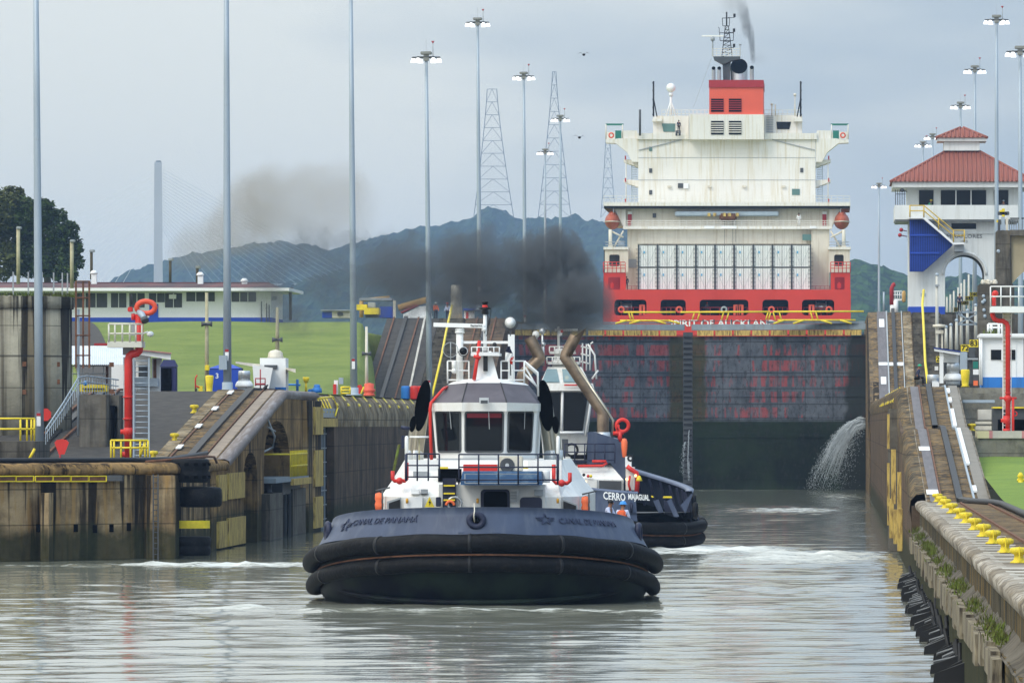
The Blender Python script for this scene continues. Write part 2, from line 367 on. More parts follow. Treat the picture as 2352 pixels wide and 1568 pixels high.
def make_water():
    xs = np.arange(-52, 5.01, .36)
    ys = []; y = 140.
    while y < 622: ys.append(y); y += .22+ (y-140)*.0011
    ys = np.array(ys); X, Y = np.meshgrid(xs, ys)
    rng = np.random.RandomState(3); Z = np.zeros_like(X)
    for i in range(46):
        lam = .9*(9/.9)**rng.rand(); th = rng.normal(math.pi/2+.25, .55); k = 2*math.pi/lam
        a = .00125*lam**.55
        Z += a*np.sin(k*(X*math.cos(th)+Y*math.sin(th))+rng.rand()*7)*(.6+.8*np.sin(X*.05+rng.rand()*6+Y*.021)**2)
    Z *= .75*(1+.75/(1+np.exp((Y-296)/9)))
    # churned patches: (x, y, rx, ry, strength)
    foam = np.zeros_like(X)
    TX = -12.0
    patches = [(TX-1.5, 217.5, 9.5, 3.0, .85), (TX+6, 216, 7, 3.2, .75), (TX-8, 219, 4, 3, .9), (-1.5, 300, 7.5, 20, .95), (-6, 322, 6, 18, .8),
               (-27, 287, 8.5, 6, 1.05), (-21, 292, 3.5, 7, 1.0), (-36, 285, 9, 4, .7), (-5.8, 321, 5.5, 13, 1.25), (-1.0, 311, 6, 10, 1.05), (-9.5, 313, 4, 6, 1.0), (-3, 470, 7, 30, .75), (0.5, 560, 4, 40, .7), (-12, 610, 16, 12, .6), (-13, 500, 12, 18, .5),
               (TX+11, 245, 5, 12, .6), (-1, 222, 5, 5, .45), (-30, 205, 12, 7, .4)]
    for (px, py, rx, ry, s_) in patches:
        d = np.sqrt(((X-px)/rx)**2+((Y-py)/ry)**2); foam = np.maximum(foam, s_*np.clip(1.25-d, 0, 1))
    n2 = np.zeros_like(X)
    for i in range(30):
        th = rng.rand()*6.28; lam = 1.0+2.2*rng.rand(); n2 += np.sin(2*math.pi/lam*(X*math.cos(th)+Y*math.sin(th)*.7)+rng.rand()*7)
    Z += np.clip(foam, 0, 1)**1.5*(n2/30*.9+.12)*.5
    nx, ny = len(xs), len(ys)
    co = np.stack([X, Y, Z], -1).reshape(-1, 3)
    me = bpy.data.meshes.new('canal_water'); me.vertices.add(nx*ny); me.vertices.foreach_set('co', co.ravel())
    ii = (np.arange(ny-1)[:, None]*nx+np.arange(nx-1)[None]).ravel()
    q = np.stack([ii, ii+1, ii+nx+1, ii+nx], -1).astype(np.int32)
    me.loops.add(q.size); me.loops.foreach_set('vertex_index', q.ravel()); me.polygons.add(len(q))
    me.polygons.foreach_set('loop_start', np.arange(0, q.size, 4)); me.polygons.foreach_set('loop_total', np.full(len(q), 4))
    me.polygons.foreach_set('use_smooth', np.ones(len(q), bool)); me.update()
    a = me.attributes.new('foam', 'FLOAT', 'POINT'); a.data.foreach_set('value', foam.ravel())
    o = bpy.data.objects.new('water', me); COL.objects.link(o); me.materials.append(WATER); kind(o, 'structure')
    m = MB()
    for (a0, a1, b0, b1) in ((-400, 60, -60, 140), (-400, -52, 140, 300)): m.quad((a0, b0, -.02), (a1, b0, -.02), (a1, b1, -.02), (a0, b1, -.02))
    kind(m.build('open_water', WATER, base=(0, 0, 0)), 'structure')
WATER = water_mat(); make_water()

# ================= levels
Z0L, Z0R, Z1, Z2 = 4.43, 3.14, 8.06, 16.1
XL, XR = -30.3, 3.15
GY = 620.0                      # closed gate

def structure(m, name, mt): return kind(m.build(name, mt, base=(0, 0, 0)), 'structure')
# land far beyond the locks, hills
m = MB(); m.quad((-4000, 640, -4), (3000, 640, -4), (3000, 7200, -4), (-4000, 7200, -4)); structure(m, 'ground', M['grass'])
def hill(name, ridge, Y0, depth, mt, seed, tree=7.0, dx=3.0):
    xs0 = [PX(p[0], Y0) for p in ridge]; zs0 = [PZ(p[1], Y0) for p in ridge]
    xs = np.arange(xs0[0], xs0[-1], dx); rz = np.interp(xs, xs0, zs0)
    rng = np.random.RandomState(seed); rows = []; nrow = 44
    nt_ = int((xs[-1]-xs[0])*nrow/9)
    tx = rng.uniform(xs[0], xs[-1], nt_); tj = rng.rand(nt_)*(nrow-1); tr = rng.uniform(.6, 1.5, nt_)*tree; th_ = rng.uniform(.4, 1.15, nt_)*tree
    J = np.arange(nrow)[:, None]; base = -4+(rz[None]+4-tree*1.1)*np.sin(J/(nrow-1)*math.pi/2)**.9
    bump = np.zeros_like(base)
    for a in range(nt_):
        i0 = int((tx[a]-xs[0])/dx); w = int(tr[a]/dx)+2; lo, hi = max(0, i0-w), min(len(xs), i0+w)
        j0, j1 = max(0, int(tj[a])-1), min(nrow, int(tj[a])+2)
        d = ((xs[lo:hi][None]-tx[a])/tr[a])**2+((J[j0:j1]-tj[a])/1.2)**2
        bump[j0:j1, lo:hi] = np.maximum(bump[j0:j1, lo:hi], np.clip(1-d, 0, 1)**.5*th_[a])
    zz_ = base+bump+rng.normal(0, tree*.07, base.shape)
    for j in range(nrow):
        t = j/(nrow-1); rows.append([(xs[i], Y0-depth*(1-t), zz_[j, i]) for i in range(len(xs))])
    rows.append([(xs[i], Y0+60, -4) for i in range(len(xs))])
    m = MB(); m.grid(rows, False); o = structure(m, name, mt); return o
M['forest'] = mat('hill_forest', (.022, .042, .014), .9, scale=.11, col2=(.004, .009, .004), cmix=.5, spec=.05)
M['forest2'] = mat('near_hill_forest', (.035, .075, .012), .9, scale=.13, col2=(.006, .014, .006), cmix=.5, spec=.05)
hill('hills', [(-120, 700), (250, 660), (300, 645), (330, 622), (390, 602), (450, 585), (520, 572), (600, 560), (660, 556), (720, 562), (770, 572), (830, 556), (880, 545), (930, 530), (990, 516), (1080, 508), (1105, 498), (1128, 478), (1150, 468), (1168, 476), (1185, 502), (1215, 506), (1240, 494), (1280, 500), (1330, 490), (1390, 505), (1700, 560), (1900, 600)], 6400, 1000, M['forest'], 2, 13, 3.5)
hill('hills', [(1500, 640), (1930, 600), (1970, 598), (2010, 606), (2050, 622), (2110, 645), (2200, 628), (2260, 640), (2420, 650), (2600, 660)], 3600, 700, M['forest2'], 5, 8, 3)
hill('hills', [(-300, 700), (300, 690), (500, 672), (700, 640), (900, 600), (1100, 610), (1300, 640), (1500, 700), (1900, 700)], 4700, 800, M['forest'], 8, 10, 3)
WM['midcope'] = wall_mat('dark_mouldy_cope', (.13, .105, .068), (.055, .045, .03), (.012, .01, .008), -2, (1.5, 1, .3), .8)
M['cope_iron'] = mat('iron_faced_cope', (.17, .13, .11), .55, metal=.3, var=.35, scale=1.5, col2=(.30, .27, .26), cmix=.42, stretch=(3, .25, 1))
WM['rcope'] = wall_mat('pale_weathered_cope', (.46, .42, .36), (.2, .17, .13), (.05, .04, .035), -5, (3, 1, .5), .6, (.25, .2, .13))
WM['quay'] = wall_mat('pale_quay_concrete', (.33, .29, .24), (.20, .17, .13), (.10, .08, .06), -5, (1, .4, 1), .5, (.25, .2, .12))
WM['palewall'] = wall_mat('pale_grey_terrace_concrete', (.26, .25, .21), (.17, .16, .13), (.07, .065, .055), -5, (1.2, 1, .5), .5, (.22, .2, .15))
M['paleboard'] = mat('pale_timber_boards', (.30, .26, .18), .85, col2=(.05, .04, .03), cmix=.5, scale=1.5, stretch=(3, 3, .6), bump=.5)
M['plate'] = mat('oily_steel_plate', (.13, .115, .12), .5, metal=.3, var=.25, scale=1.5, stretch=(3, .3, 1))
M['ductgrey'] = mat('warm_grey_duct_cover', (.22, .2, .17), .8, var=.1)
M['palestone'] = mat('bleached_stone', (.5, .47, .41), .8, var=.2)
M['roofpan'] = mat('scratched_purple_grey_roof', (.095, .085, .10), .6, var=.2, scale=1.2)
M['helmetblue'] = mat('sky_blue_helmet', (.05, .28, .70), .4, var=.05)
M['amber'] = mat('amber_lens', (.7, .35, .03), .3, var=.05)
M['lampwarm'] = mat('lit_warm_lamp', (.9, .8, .5), .3, emit=(1, .72, .25), estr=2.5)
M['shipwhite'] = mat('ship_white_paint', (.74, .71, .645), .5, var=.05, scale=.15, streak=.55, streakcol=(.52, .42, .22))
M['glassgreen'] = mat('green_tinted_glass', (.10, .19, .17), .15, var=.1)
M['teal'] = mat('teal_green_paint', (.02, .17, .13), .5, var=.1)
M['cont'] = mat('white_container_paint', (.84, .84, .81), .5, var=.05, scale=1.5)
M['skyblue'] = mat('sky_blue_mark', (.15, .42, .62), .5, var=.05)
M['lifeboat'] = mat('faded_orange_hull', (.42, .10, .05), .5, var=.1)
M['towerwhite'] = mat('tower_white_render', (.70, .71, .68), .7, var=.05, scale=.3, streak=.4, streakcol=(.45, .44, .38))
M['towershade'] = mat('arch_soffit_painted_shade', (.11, .12, .11), .85, var=.2)  # tower white darkened in its colour for the shade inside the arch
M['tile'] = mat('clay_roof_tiles', (.29, .10, .075), .8, var=.3, scale=.5, col2=(.27, .10, .075), cmix=.5)
M['bluedk'] = mat('deep_blue_screen', (.012, .035, .20), .6, var=.15)
M['railyellow'] = mat('ochre_rail_paint', (.62, .42, .06), .55, var=.1)
M['navylt'] = mat('scuffed_light_navy', (.15, .18, .26), .45, var=.15, scale=1.5)
M['redstrip'] = mat('dark_red_strip', (.16, .012, .02), .6, var=.2)
M['teal2'] = mat('green_shirt', (.03, .33, .17), .7, var=.05)
M['tanconc'] = mat('tan_painted_concrete', (.36, .30, .19), .85, var=.12, scale=.6, streak=.4, streakcol=(.25, .2, .12))
M['paleyellow'] = mat('faded_yellow_paint', (.6, .55, .33), .8, var=.12)
M['pinkroof'] = mat('faded_pink_paint', (.52, .22, .22), .8, var=.15, scale=2)
M['creampost'] = mat('cream_post_paint', (.55, .53, .46), .6, var=.08)
M['boomtan'] = mat('tan_orange_paint', (.50, .30, .09), .6, var=.1)
M['pylonsteel'] = mat('pylon_steel', (.16, .18, .22), .5, var=.1)
M['concpale'] = mat('pale_pylon_concrete', (.42, .42, .42), .8, var=.06, scale=.02)
M['redorange'] = mat('faded_red_pipe', (.72, .09, .04), .45, var=.1)
M['whiteold'] = mat('old_cream_white_paint', (.62, .60, .51), .55, var=.08)
M['navyt'] = mat('navy_canvas', (.025, .03, .10), .7, var=.1)
M['alu2'] = mat('white_corrugated_sheet', (.62, .66, .70), .4, var=.05)
M['terr'] = WM['palewall']
# ================= LEFT SIDE ==============================================
# approach wall (guide wall) with its front towards the boat
def zl(Y): return Z0L if Y < 327 else min(Z1, Z0L+(Y-327)*(Z1-Z0L)/35)
lw = thing('lock_wall', 'stained concrete guide wall with round fenders and ladder, left of the front tug', 'lock wall', (-38, 294, 0))
m = MB()
m.prism([(-56, 274, -2), (-37.5, 294.3, -2), (-30.35, 301.9, -2), (-30.35, 327, -2), (-56, 327, -2)], (0, 0, 2+Z0L-.55))
m.build('wall_face', WM['near'], lw)
def cope_round(path, z_of, r=.42, mt=None, parent=None, name='cope', inward=(-1, 0)):
    pass
m = MB()
front = [(-56, 274), (-37.5, 294.3), (-30.3, 302), (-30.3, 327)]
inn = [(-56, 275.6), (-38.3, 295.7), (-31.6, 303.2), (-31.6, 327)]
prof = [(0, -.55), (-.08, -.5), (-.1, -.3), (0, -.08), (.25, 0), (1, 0)]
rows = []
rngc = random.Random(4)
def lerp(a, b, t): return a+(b-a)*t
pts = []
for k in range(3):
    for i in range(26 if k < 2 else 12): pts.append((lerp(front[k][0], front[k+1][0], i/(26 if k < 2 else 12)), lerp(front[k][1], front[k+1][1], i/(26 if k < 2 else 12)), lerp(inn[k][0], inn[k+1][0], i/(26 if k < 2 else 12)), lerp(inn[k][1], inn[k+1][1], i/(26 if k < 2 else 12))))
pts.append((*front[3], *inn[3]))
for (fx, fy, ix, iy) in pts:
    j = rngc.uniform(-.05, .05); rows.append([(fx+(ix-fx)*t+j, fy+(iy-fy)*t+j, Z0L+h+rngc.uniform(-.02, .02)) for t, h in prof])
m.grid(rows, True); m.build('cope', WM['ochre'], lw)
# pilaster strips, weep holes
m = MB()
for px in (118,): 
    Y = 297.2; m.box(PX(px-9, Y), PX(px+10, Y), Y-2.6, Y+2, -1, 3.1)
m.box(-31.55, -30.25, 300.35, 303.2, -1, 3.85)
m.build('pilaster', WM['near'], lw)
def wallY(px):    # depth of the left guide wall face at photo column px
    # line through (-37.5,294.3),( -30.35,301.9)
    k = (px-CX)/F; return (294.3+37.5*1.063)/(1-1.063*k) if px > 0 else 294
m = MB()
for px in (165, 230, 290, 330-14, 375-12):
    pass
for px, py in ((86, 1212), (172, 1212), (216, 1214), (254, 1212), (294, 1209), (341, 1209)):
    Y = wallY(px); m.box(PX(px-7, Y), PX(px+7, Y), Y-.06, Y+.02, PZ(py+9, Y), PZ(py-9, Y))
m.build('weep_hole', M['soot_and_dark'], lw)
# yellow edged timber band
m = MB(); mb2 = MB()
for i, px in enumerate((-46, -2, 39, 83, 124, 165, 206)):
    x1 = px+41; Ya = wallY(px); Yb = wallY(x1); za, zb_ = PZ(1105, Ya), PZ(1093, Ya)
    A = Vector((PX(px, Ya), Ya-.28, za)); B = Vector((PX(x1-1, Yb), Yb-.28, za))
    mb2.hexa([A, B, B+Vector((0, .3, 0)), A+Vector((0, .3, 0))], [q+Vector((0, 0, zb_-za)) for q in (A, B, B+Vector((0, .3, 0)), A+Vector((0, .3, 0)))])
    for (a, b) in ((A, B), (A+Vector((0, 0, zb_-za)), B+Vector((0, 0, zb_-za))), (A, A+Vector((0, 0, zb_-za))), (B, B+Vector((0, 0, zb_-za)))):
        m.sq(a-Vector((0, .03, 0)), b-Vector((0, .03, 0)), .05)
mb2.build('fender_board', M['rust'], lw); m.build('board_edging', M['yellow'], lw)
m = MB(); Y = wallY(245); m.box(PX(247, Y), PX(287, Y+1), Y-.25, Y+.4, PZ(1104, Y), PZ(1091, Y)); m.build('fender_board', M['dkgrey'], lw)
# ladder
def ladder(parent, x0, x1, y, z0, z1, n, mt, r=.03, name='ladder', rr=None):
    m = MB()
    for x in (x0, x1): m.sq((x, y, z0), (x, y, z1), r*2)
    for i in range(n): m.bar((x0, y, lerp(z0, z1, (i+.5)/n)), (x1, y, lerp(z0, z1, (i+.5)/n)), rr or r*.7, 5)
    return m.build(name, mt, parent)
Y = 300.15; ladder(lw, PX(352, Y), PX(363, Y), Y, -.4, 3.9, 17, M['dkgrey'], .03)
# black rail kerb on the top
m = MB(); m.tube([(-56, 279, Z0L+.1), (-38, 299, Z0L+.1), (-32.4, 303.8, Z0L+.1), (-31.6, 312, Z0L+.1), (-31.6, 330, Z0L+.3)], .13, 6); m.build('rail', M['black'], lw)
m = MB(); m.tube([P(335, 1060, 301.5), P(420, 1053, 303), P(475, 1048, 308), P(492, 1049, 312), P(498, 1062, 316)], .06, 6); m.build('pipe', M['rust'], lw)

# stacked rubber fenders and big tyre on the corner
def rollfender(name, label, z0, z1, rad, yc, prof=None, xo=-30.3, cat='fender'):
    t = thing(name, label, cat, (xo, yc, z0), None)
    m = MB(); h = z1-z0
    m.lathe(prof or [(rad*.9, 0), (rad, h*.08), (rad, h*.42), (rad*.95, h*.5), (rad, h*.58), (rad, h*.92), (rad*.9, h)], (xo, yc, z0), 28)
    m.build('tyre_body', M['rubber'], t); return t
YF = 311.0; XF = -30.15
rf = rollfender('rubber_fender', 'upper slotted black rubber fender drum on the corner of the left guide wall', 3.5, 4.6, 1.03, 303.2, None, -29.95)
for zz1 in (3.76, 4.34):
    for k in range(-3, 4):
        m = MB(); a = R(-90+k*24+4); m.box(-29.95+1.04*math.cos(a)-.1, -29.95+1.04*math.cos(a)+.1, 303.2+1.04*math.sin(a)-.04, 303.2+1.04*math.sin(a)+.03, zz1-.07, zz1+.07); m.build('slot', M['soot_and_dark'], rf)
rollfender('tyre', 'big black horizontal tyre roller fender jutting from the left wall corner', 2.35, 3.3, 1.08, 303.6, [(.7, 0), (.98, .03), (1.06, .12), (1.08, .47), (1.06, .82), (.98, .92), (.7, .95)], -29.45, 'tyre')
rollfender('rubber_fender', 'lower black fender drum just above the water at the left wall corner', .1, 1.0, 1.03, 303.4, None, -29.9)
t = thing('fender_beam', 'curved yellow timber fender beam below the big tyre', 'fender beam', (-30, 306, .6))
m = MB(); pts = [(-29.9+1.04*math.sin(R(a)), 303.4-1.04*math.cos(R(a)), .86) for a in range(-60, 90, 15)]
m.grid([[(p[0], p[1], z) for p in pts] for z in (1.38, 1.74)]); m.grid([[(p[0]-.3, p[1]+.15, z) for p in pts] for z in (1.74, 1.38)]); m.build('beam', M['yellow'], t)
# corner boards px 515-560, side face Y 323..336
bl = MB()
for (a, b, z0, z1) in ((321.3, 325.6, .1, 1.4), (326.4, 335.8, .1, 1.5), (326.6, 335.4, 2.45, 3.75), (321.0, 325.4, 2.4, 3.7)): bl.box(XL-.05, XL+.14, a, b, z0, z1)
bl.build('fender_board', M['yellowworn'], lw)
m = MB(); m.box(-31.4, XL+.0, 318.6, 327, -1, Z0L-.2); m.build('corner_pier', WM['ochre'], lw)

# ---- side face with arched niches under the towing incline
ni = thing('lock_wall', 'brown streaked wall with two arched niches under the sloping towing track', 'lock wall', (XL, 340, 0))
def arch(y0, y1, zs, zt, n=10): return [(XL, (y0+y1)/2-(y1-y0)/2*math.cos(math.pi*i/n), zs+(zt-zs)*math.sin(math.pi*i/n)**.8) for i in range(n+1)]
poly = [(XL, 327.05, -1), (XL, 336, -1)]+arch(336, 344, 3.3, 4.75)+[(XL, 344, -1), (XL, 348, -1)]+arch(348, 364.5, 3.9, 6.4)+[(XL, 364.5, -1), (XL, 383, -1), (XL, 383, Z1-.4), (XL, 362, Z1-.4), (XL, 327.05, Z0L-.4)]
m = MB(); m.prism(poly, (-1.6, 0, 0)); m.build('arched_face', WM['ochre'], ni)
m = MB(); m.box(-36, -32.2, 327.1, 383, -1, 3.6); m.build('niche_back', WM['block'], ni)
m = MB(); rows = []
for i in range(40):
    Y = lerp(327, 384, i/39); z = zl(Y)
    c = [(XL+.02, Y, z-.45), (XL+.12, Y, z-.3), (XL+.1, Y, z-.08), (XL-.12, Y, z+.03), (XL-.45, Y, z+.03), (XL-.55, Y, z)]
    rows.append(c)
m.grid(rows, True); m.build('rounded_cope', M['cope_iron'] if 'cope_iron' in M else M['rustpipe'], ni)
# buttress pillar with yellow boards
m = MB(); m.box(-31.2, XL+.35, 373.5, 382.5, -1, Z1-.5); m.build('pilaster', WM['near'], ni)
m = MB()
for z0, z1 in ((5.6, 7.2), (2.6, 4.7), (.2, 2.0)): m.box(XL+.36, XL+.5, 376.5, 382.3, z0, z1)
m.build('fender_board', M['yellowworn'], ni)
m = MB(); m.box(-31.6, XL+.45, 346.5, 355, -1, 2.5); m.build('mooring_pier', WM['block'], ni)
m = MB(); m.lathe([(.3, 0), (.2, .12), (.2, .45), (.38, .55), (.38, .68), (.2, .75)], (XL+.05, 350, 2.5), 12); m.build('mooring_bit', M['black'], ni)
m = MB(); m.box(-31.9, XL+.3, 363, 372, -1, 2.6); m.build('gate_pier', WM['block'], ni)
# service platform with yellow railing
m = MB(); m.box(-32.2, XL+.55, 349, 371, 3.05, 3.3); m.build('platform', M['gategrey'], ni)
m = MB(); m.box(-32, XL+.2, 357.5, 369.5, 2.35, 3.05); m.build('girder', M['dkgrey'], ni)
m = MB()
for z in (3.9, 4.55): m.bar((XL-1.2, 349, z), (XL-1.2, 359, z), .05); m.bar((XL+.45, 359.5, z), (XL+.5, 370.5, z), .05)
for i in range(4): m.bar((XL-1.2, 349.5+i*3, 3.3), (XL-1.2, 349.5+i*3, 4.55), .05)
m.bar((XL-1.2, 359, 4.55), (XL+.45, 359.5, 4.55), .05)
for i in range(12): m.bar((XL+.47, 359.5+i*1.0, 3.3), (XL+.47, 359.5+i*1.0, 4.75), .04, 5)
m.build('railing', M['yellow'], ni)
m = MB(); m.box(XL+.5, XL+.7, 359, 371, 2.85, 3.2); m.build('fender_board', M['yellowworn'], ni)
m = MB(); Y = 350; m.tube([P(614, 962, Y), P(631, 1002, Y+3), P(627, 1027, Y+4), P(606, 1037, Y)], .06, 6); m.bar(P(614, 980, Y), P(632, 990, Y+3), .05); m.build('folded_arm', M['grey'], ni)
t = thing('life_ring', 'red and white life ring behind the yellow platform railing', 'life ring', (XL-1.6, 351, 3.4))
m = MB(); m.ring((XL-1.7, 351.5, 3.95), .42, .13, 'Y', 20, 8); m.build('ring', M['red'], t)
m = MB(); m.ring((XL-1.7, 351.35, 3.75), .2, .1, 'Y', 14, 6); m.build('rope_bag', M['white'], t)
# dark sluice opening
m = MB(); m.box(-31.5, XL+.1, 357, 362.5, -1, 2.4); m.build('sluice', M['soot_and_dark'], ni)
m = MB()
for y in (357.2, 359.5, 362.3): m.sq((XL+.2, y, -1), (XL+.2, y, 2.4), .12)
m.build('sluice_frame', M['dkgrey'], ni)

# ---- open gate leaf lying in its recess
gl = thing('lock_gate', 'open grey riveted gate leaf folded into the left chamber wall', 'lock gate', (XL-.3, 388, 0))
m = MB(); m.box(-31.6, XL-.28, 383.2, 394, -1, 6.0); m.build('leaf', M['gategrey'], gl)
m = MB()
for i in range(7): m.box(XL-.27, XL-.2, 383.4, 393.8, .5+i*.85, .56+i*.85)
m.build('rib', M['grey'], gl)
m = MB()
for i in range(8): m.sq((XL-.22, 383.8+i*1.35, 0), (XL-.22, 383.8+i*1.35, 5.9), .05)
m.build('stiffener', M['dkgrey'], gl)
m = MB(); m.box(-31.5, XL+.35, 383, 395.5, 6.05, 6.55); m.build('fender_board', M['yellowworn'], gl)
m = MB(); m.box(-31.5, XL+.2, 383, 395.5, 6.6, 7.15); m.build('walkway', M['grey'], gl)
m = MB()
for i in range(5): m.bar((XL+.2, 384+i*2.4, 6.9), (XL-.3, 385+i*2.4, 7.75), .06)
m.bar((XL+.1, 383, 7.7), (XL+.1, 395, 7.85), .06); m.tube([(XL+.1, 395, 7.85), (XL+.3, 396, 7.2), (XL+.3, 394, 6.7)], .05)
m.build('folded_railing', M['yellow'], gl)
# ---- long chamber wall
cw = thing('lock_wall', 'long dark wet chamber wall with a worn cope, left behind the front tug', 'lock wall', (XL, 480, 0))
m = MB(); m.box(-36, XL, 397, 640, -2, Z1-2.0); m.build('wall_face', WM['chamber'], cw)
m = MB(); m.box(-36, XL-.45, 394.4, 397.2, -1, Z1-.7); m.build('recess_side', M['soot_and_dark'], cw)
m = MB(); rows = []
for i in range(60):
    Y = lerp(384.5, 640, i/59); rows.append([(XL+.02, Y, Z1-2.02), (XL+.03, Y, Z1-1.2), (XL-.15, Y, Z1-.5), (XL-.5, Y, Z1-.12), (XL-1.0, Y, Z1), (XL-6, Y, Z1)])
m.grid(rows, True); m.build('cope', WM['cope'], cw)
m = MB()
for i in range(11):
    Y = 400+i*9.5; m.hexa([(XL-.62, Y, Z1-.1), (XL-.62, Y+1.3, Z1-.1), (XL-.1, Y+1.3, Z1-.75), (XL-.1, Y, Z1-.75)], [(XL-.55, Y, Z1-.02), (XL-.55, Y+1.3, Z1-.02), (XL-.02, Y+1.3, Z1-.68), (XL-.02, Y, Z1-.68)])
m.build('edge_stripe', M['yellow'], cw)

# ---- incline surface, tracks
m = MB()
prof_y = [(303.5, Z0L), (327, Z0L), (338, 5.6), (350, 6.85), (362, Z1), (384.5, Z1), (640, Z1)]
def ysurf(x0, x1, off=0.): return [[(x, y, z+off) for x in (x0, x1)] for y, z in prof_y]
m.grid([[(x, y, z-.03) for x in (-95, XL-.5)] for y, z in prof_y[1:]]); structure(m, 'ground', M['asphalt'])
m = MB(); m.prism([(-56, 276, Z0L-.06), (-37.9, 295.5, Z0L-.06), (-31.6, 302.9, Z0L-.06), (-31.6, 327.1, Z0L-.06), (-95, 327.1, Z0L-.06), (-95, 276, Z0L-.06)], (0, 0, .04)); structure(m, 'ground', M['asphalt'])
tr = thing('towing_track', 'sloping rack track with two rails climbing the left incline', 'track', (-32, 327, Z0L))
def strip(x0, x1, off, y0=327, y1=384, h=None):
    m = MB(); ys = [y for y, _ in prof_y if y0 <= y <= y1]; ys = sorted(set([y0]+ys+[y1]))
    zs = [np.interp(y, [a for a, _ in prof_y], [b for _, b in prof_y]) for y in ys]
    if h is None: m.grid([[(x0, y, z+off), (x1, y, z+off)] for y, z in zip(ys, zs)])
    else: m.grid([[(x0, y, z), (x0, y, z+h), (x1, y, z+h), (x1, y, z)] for y, z in zip(ys, zs)])
    return m
strip(XL-3.7, XL-.55, .02).build('track_bed', WM['track'], tr)
strip(XL-1.25, XL-1.2, 0, h=.1).build('rail', M['rust'], tr)
strip(XL-2.1, XL-1.75, 0, h=.17).build('rack_rail', M['black'], tr)
strip(XL-2.95, XL-2.88, 0, h=.1).build('rail', M['rust'], tr)
strip(XL-3.75, XL-3.1, 0, h=.06).build('cable_duct_cover', WM['cope'], tr)
strip(XL-1.15, XL-.62, .03).build('oil_film', M['rustpipe'], tr)
for y in (331, 341, 350, 359): 
    m = MB(); z = np.interp(y, [a for a, _ in prof_y], [b for _, b in prof_y]); m.hexa([(XL-3.0, y, z+.1), (XL-2.72, y, z+.1), (XL-2.72, y+1.6, z+.26), (XL-3.0, y+1.6, z+.26)], [(XL-3.0, y, z+.16), (XL-2.72, y, z+.16), (XL-2.72, y+1.6, z+.32), (XL-3.0, y+1.6, z+.32)]); m.build('marker_block', M['whiteclean'], tr)
# return track further left, next to the handrail
tr2 = thing('towing_track', 'narrow return track beside the grey handrail on the left slope', 'track', (-39.5, 315, Z0L))
for x in (-40.9, -39.6): strip(x, x+.12, 0, 304, 368, h=.12).build('rail', M['rust'], tr2)
strip(-40.5, -40.15, 0, 304, 368, h=.1).build('rack_rail', M['black'], tr2)
strip(-41.9, -41.1, 0, 304, 330, h=.06).build('duct_cover', WM['cope'], tr2)

# ---- second incline, left
def incline2(name, label, xa, xb, y0, y1, side):
    t = thing('lock_ramp', label, 'ramp', ((xa+xb)/2, y0, Z1))
    def pr(x0, x1, o, mt, nm, edge=0):
        m = MB(); m.prism([(x0, y0-1+edge, Z1-9), (x0, y0+edge, Z1+o), (x0, y1+edge, Z2+o), (x0, y1+edge+70, Z2+o), (x0, y1+edge+70, Z1-9)], (x1-x0, 0, 0)); m.build(nm, mt, t)
    return t, pr
t, pr = incline2('r', 'tall dark ramp with stairs and rails left of the closed gate', -41.6, XL, 575, 610, -1)
pr(XL-3.9, XL-.02, 0, WM['chamber'], 'track_bed')
pr(XL-6.4, XL-3.92, -.12, M['asphalt'], 'stair_bed')
pr(-41.6, XL-6.42, -.02, M['asphalt'], 'slope')
def onramp(mb, x0, x1, y0, y1, o, h):
    mb.hexa([(x0, y0, Z1+o), (x1, y0, Z1+o), (x1, y1, Z2+o), (x0, y1, Z2+o)], [(x0, y0, Z1+o+h), (x1, y0, Z1+o+h), (x1, y1, Z2+o+h), (x0, y1, Z2+o+h)])
m = MB()
for x in (XL-1.2, XL-2.9, -38.7, -41.0): onramp(m, x, x+.14, 575, 610, .01, .12)
m.build('rail', M['rust'], t)
m = MB()
for x in (XL-2.1, -40.0): onramp(m, x, x+.35, 575, 610, .01, .2)
m.build('rack_rail', M['black'], t)
m = MB()
for i in range(40): 
    y = lerp(575, 610, i/40); z = lerp(Z1, Z2, i/40); m.box(XL-6.35, XL-4.0, y, y+.87, z-.1, z+.18)
m.build('stair_tread', WM['block'], t)
m = MB(); m.tube([(XL-4.9, 574, Z1+.6), (XL-5.0, 590, Z1+4.4), (XL-5.2, 600, Z1+6.6), (XL-5.3, 611, Z2+1.2)], .11, 6); m.build('yellow_hose', M['yellow'], t)
m = MB(); onramp(m, -37.7, -37.52, 577, 603, .01, .06); m.build('white_line', M['palestone'], t)
m = MB(); m.box(-41.6, XL+.02, 612, 720, Z1, Z2-.05); m.build('upper_wall', WM['ochre'], t)

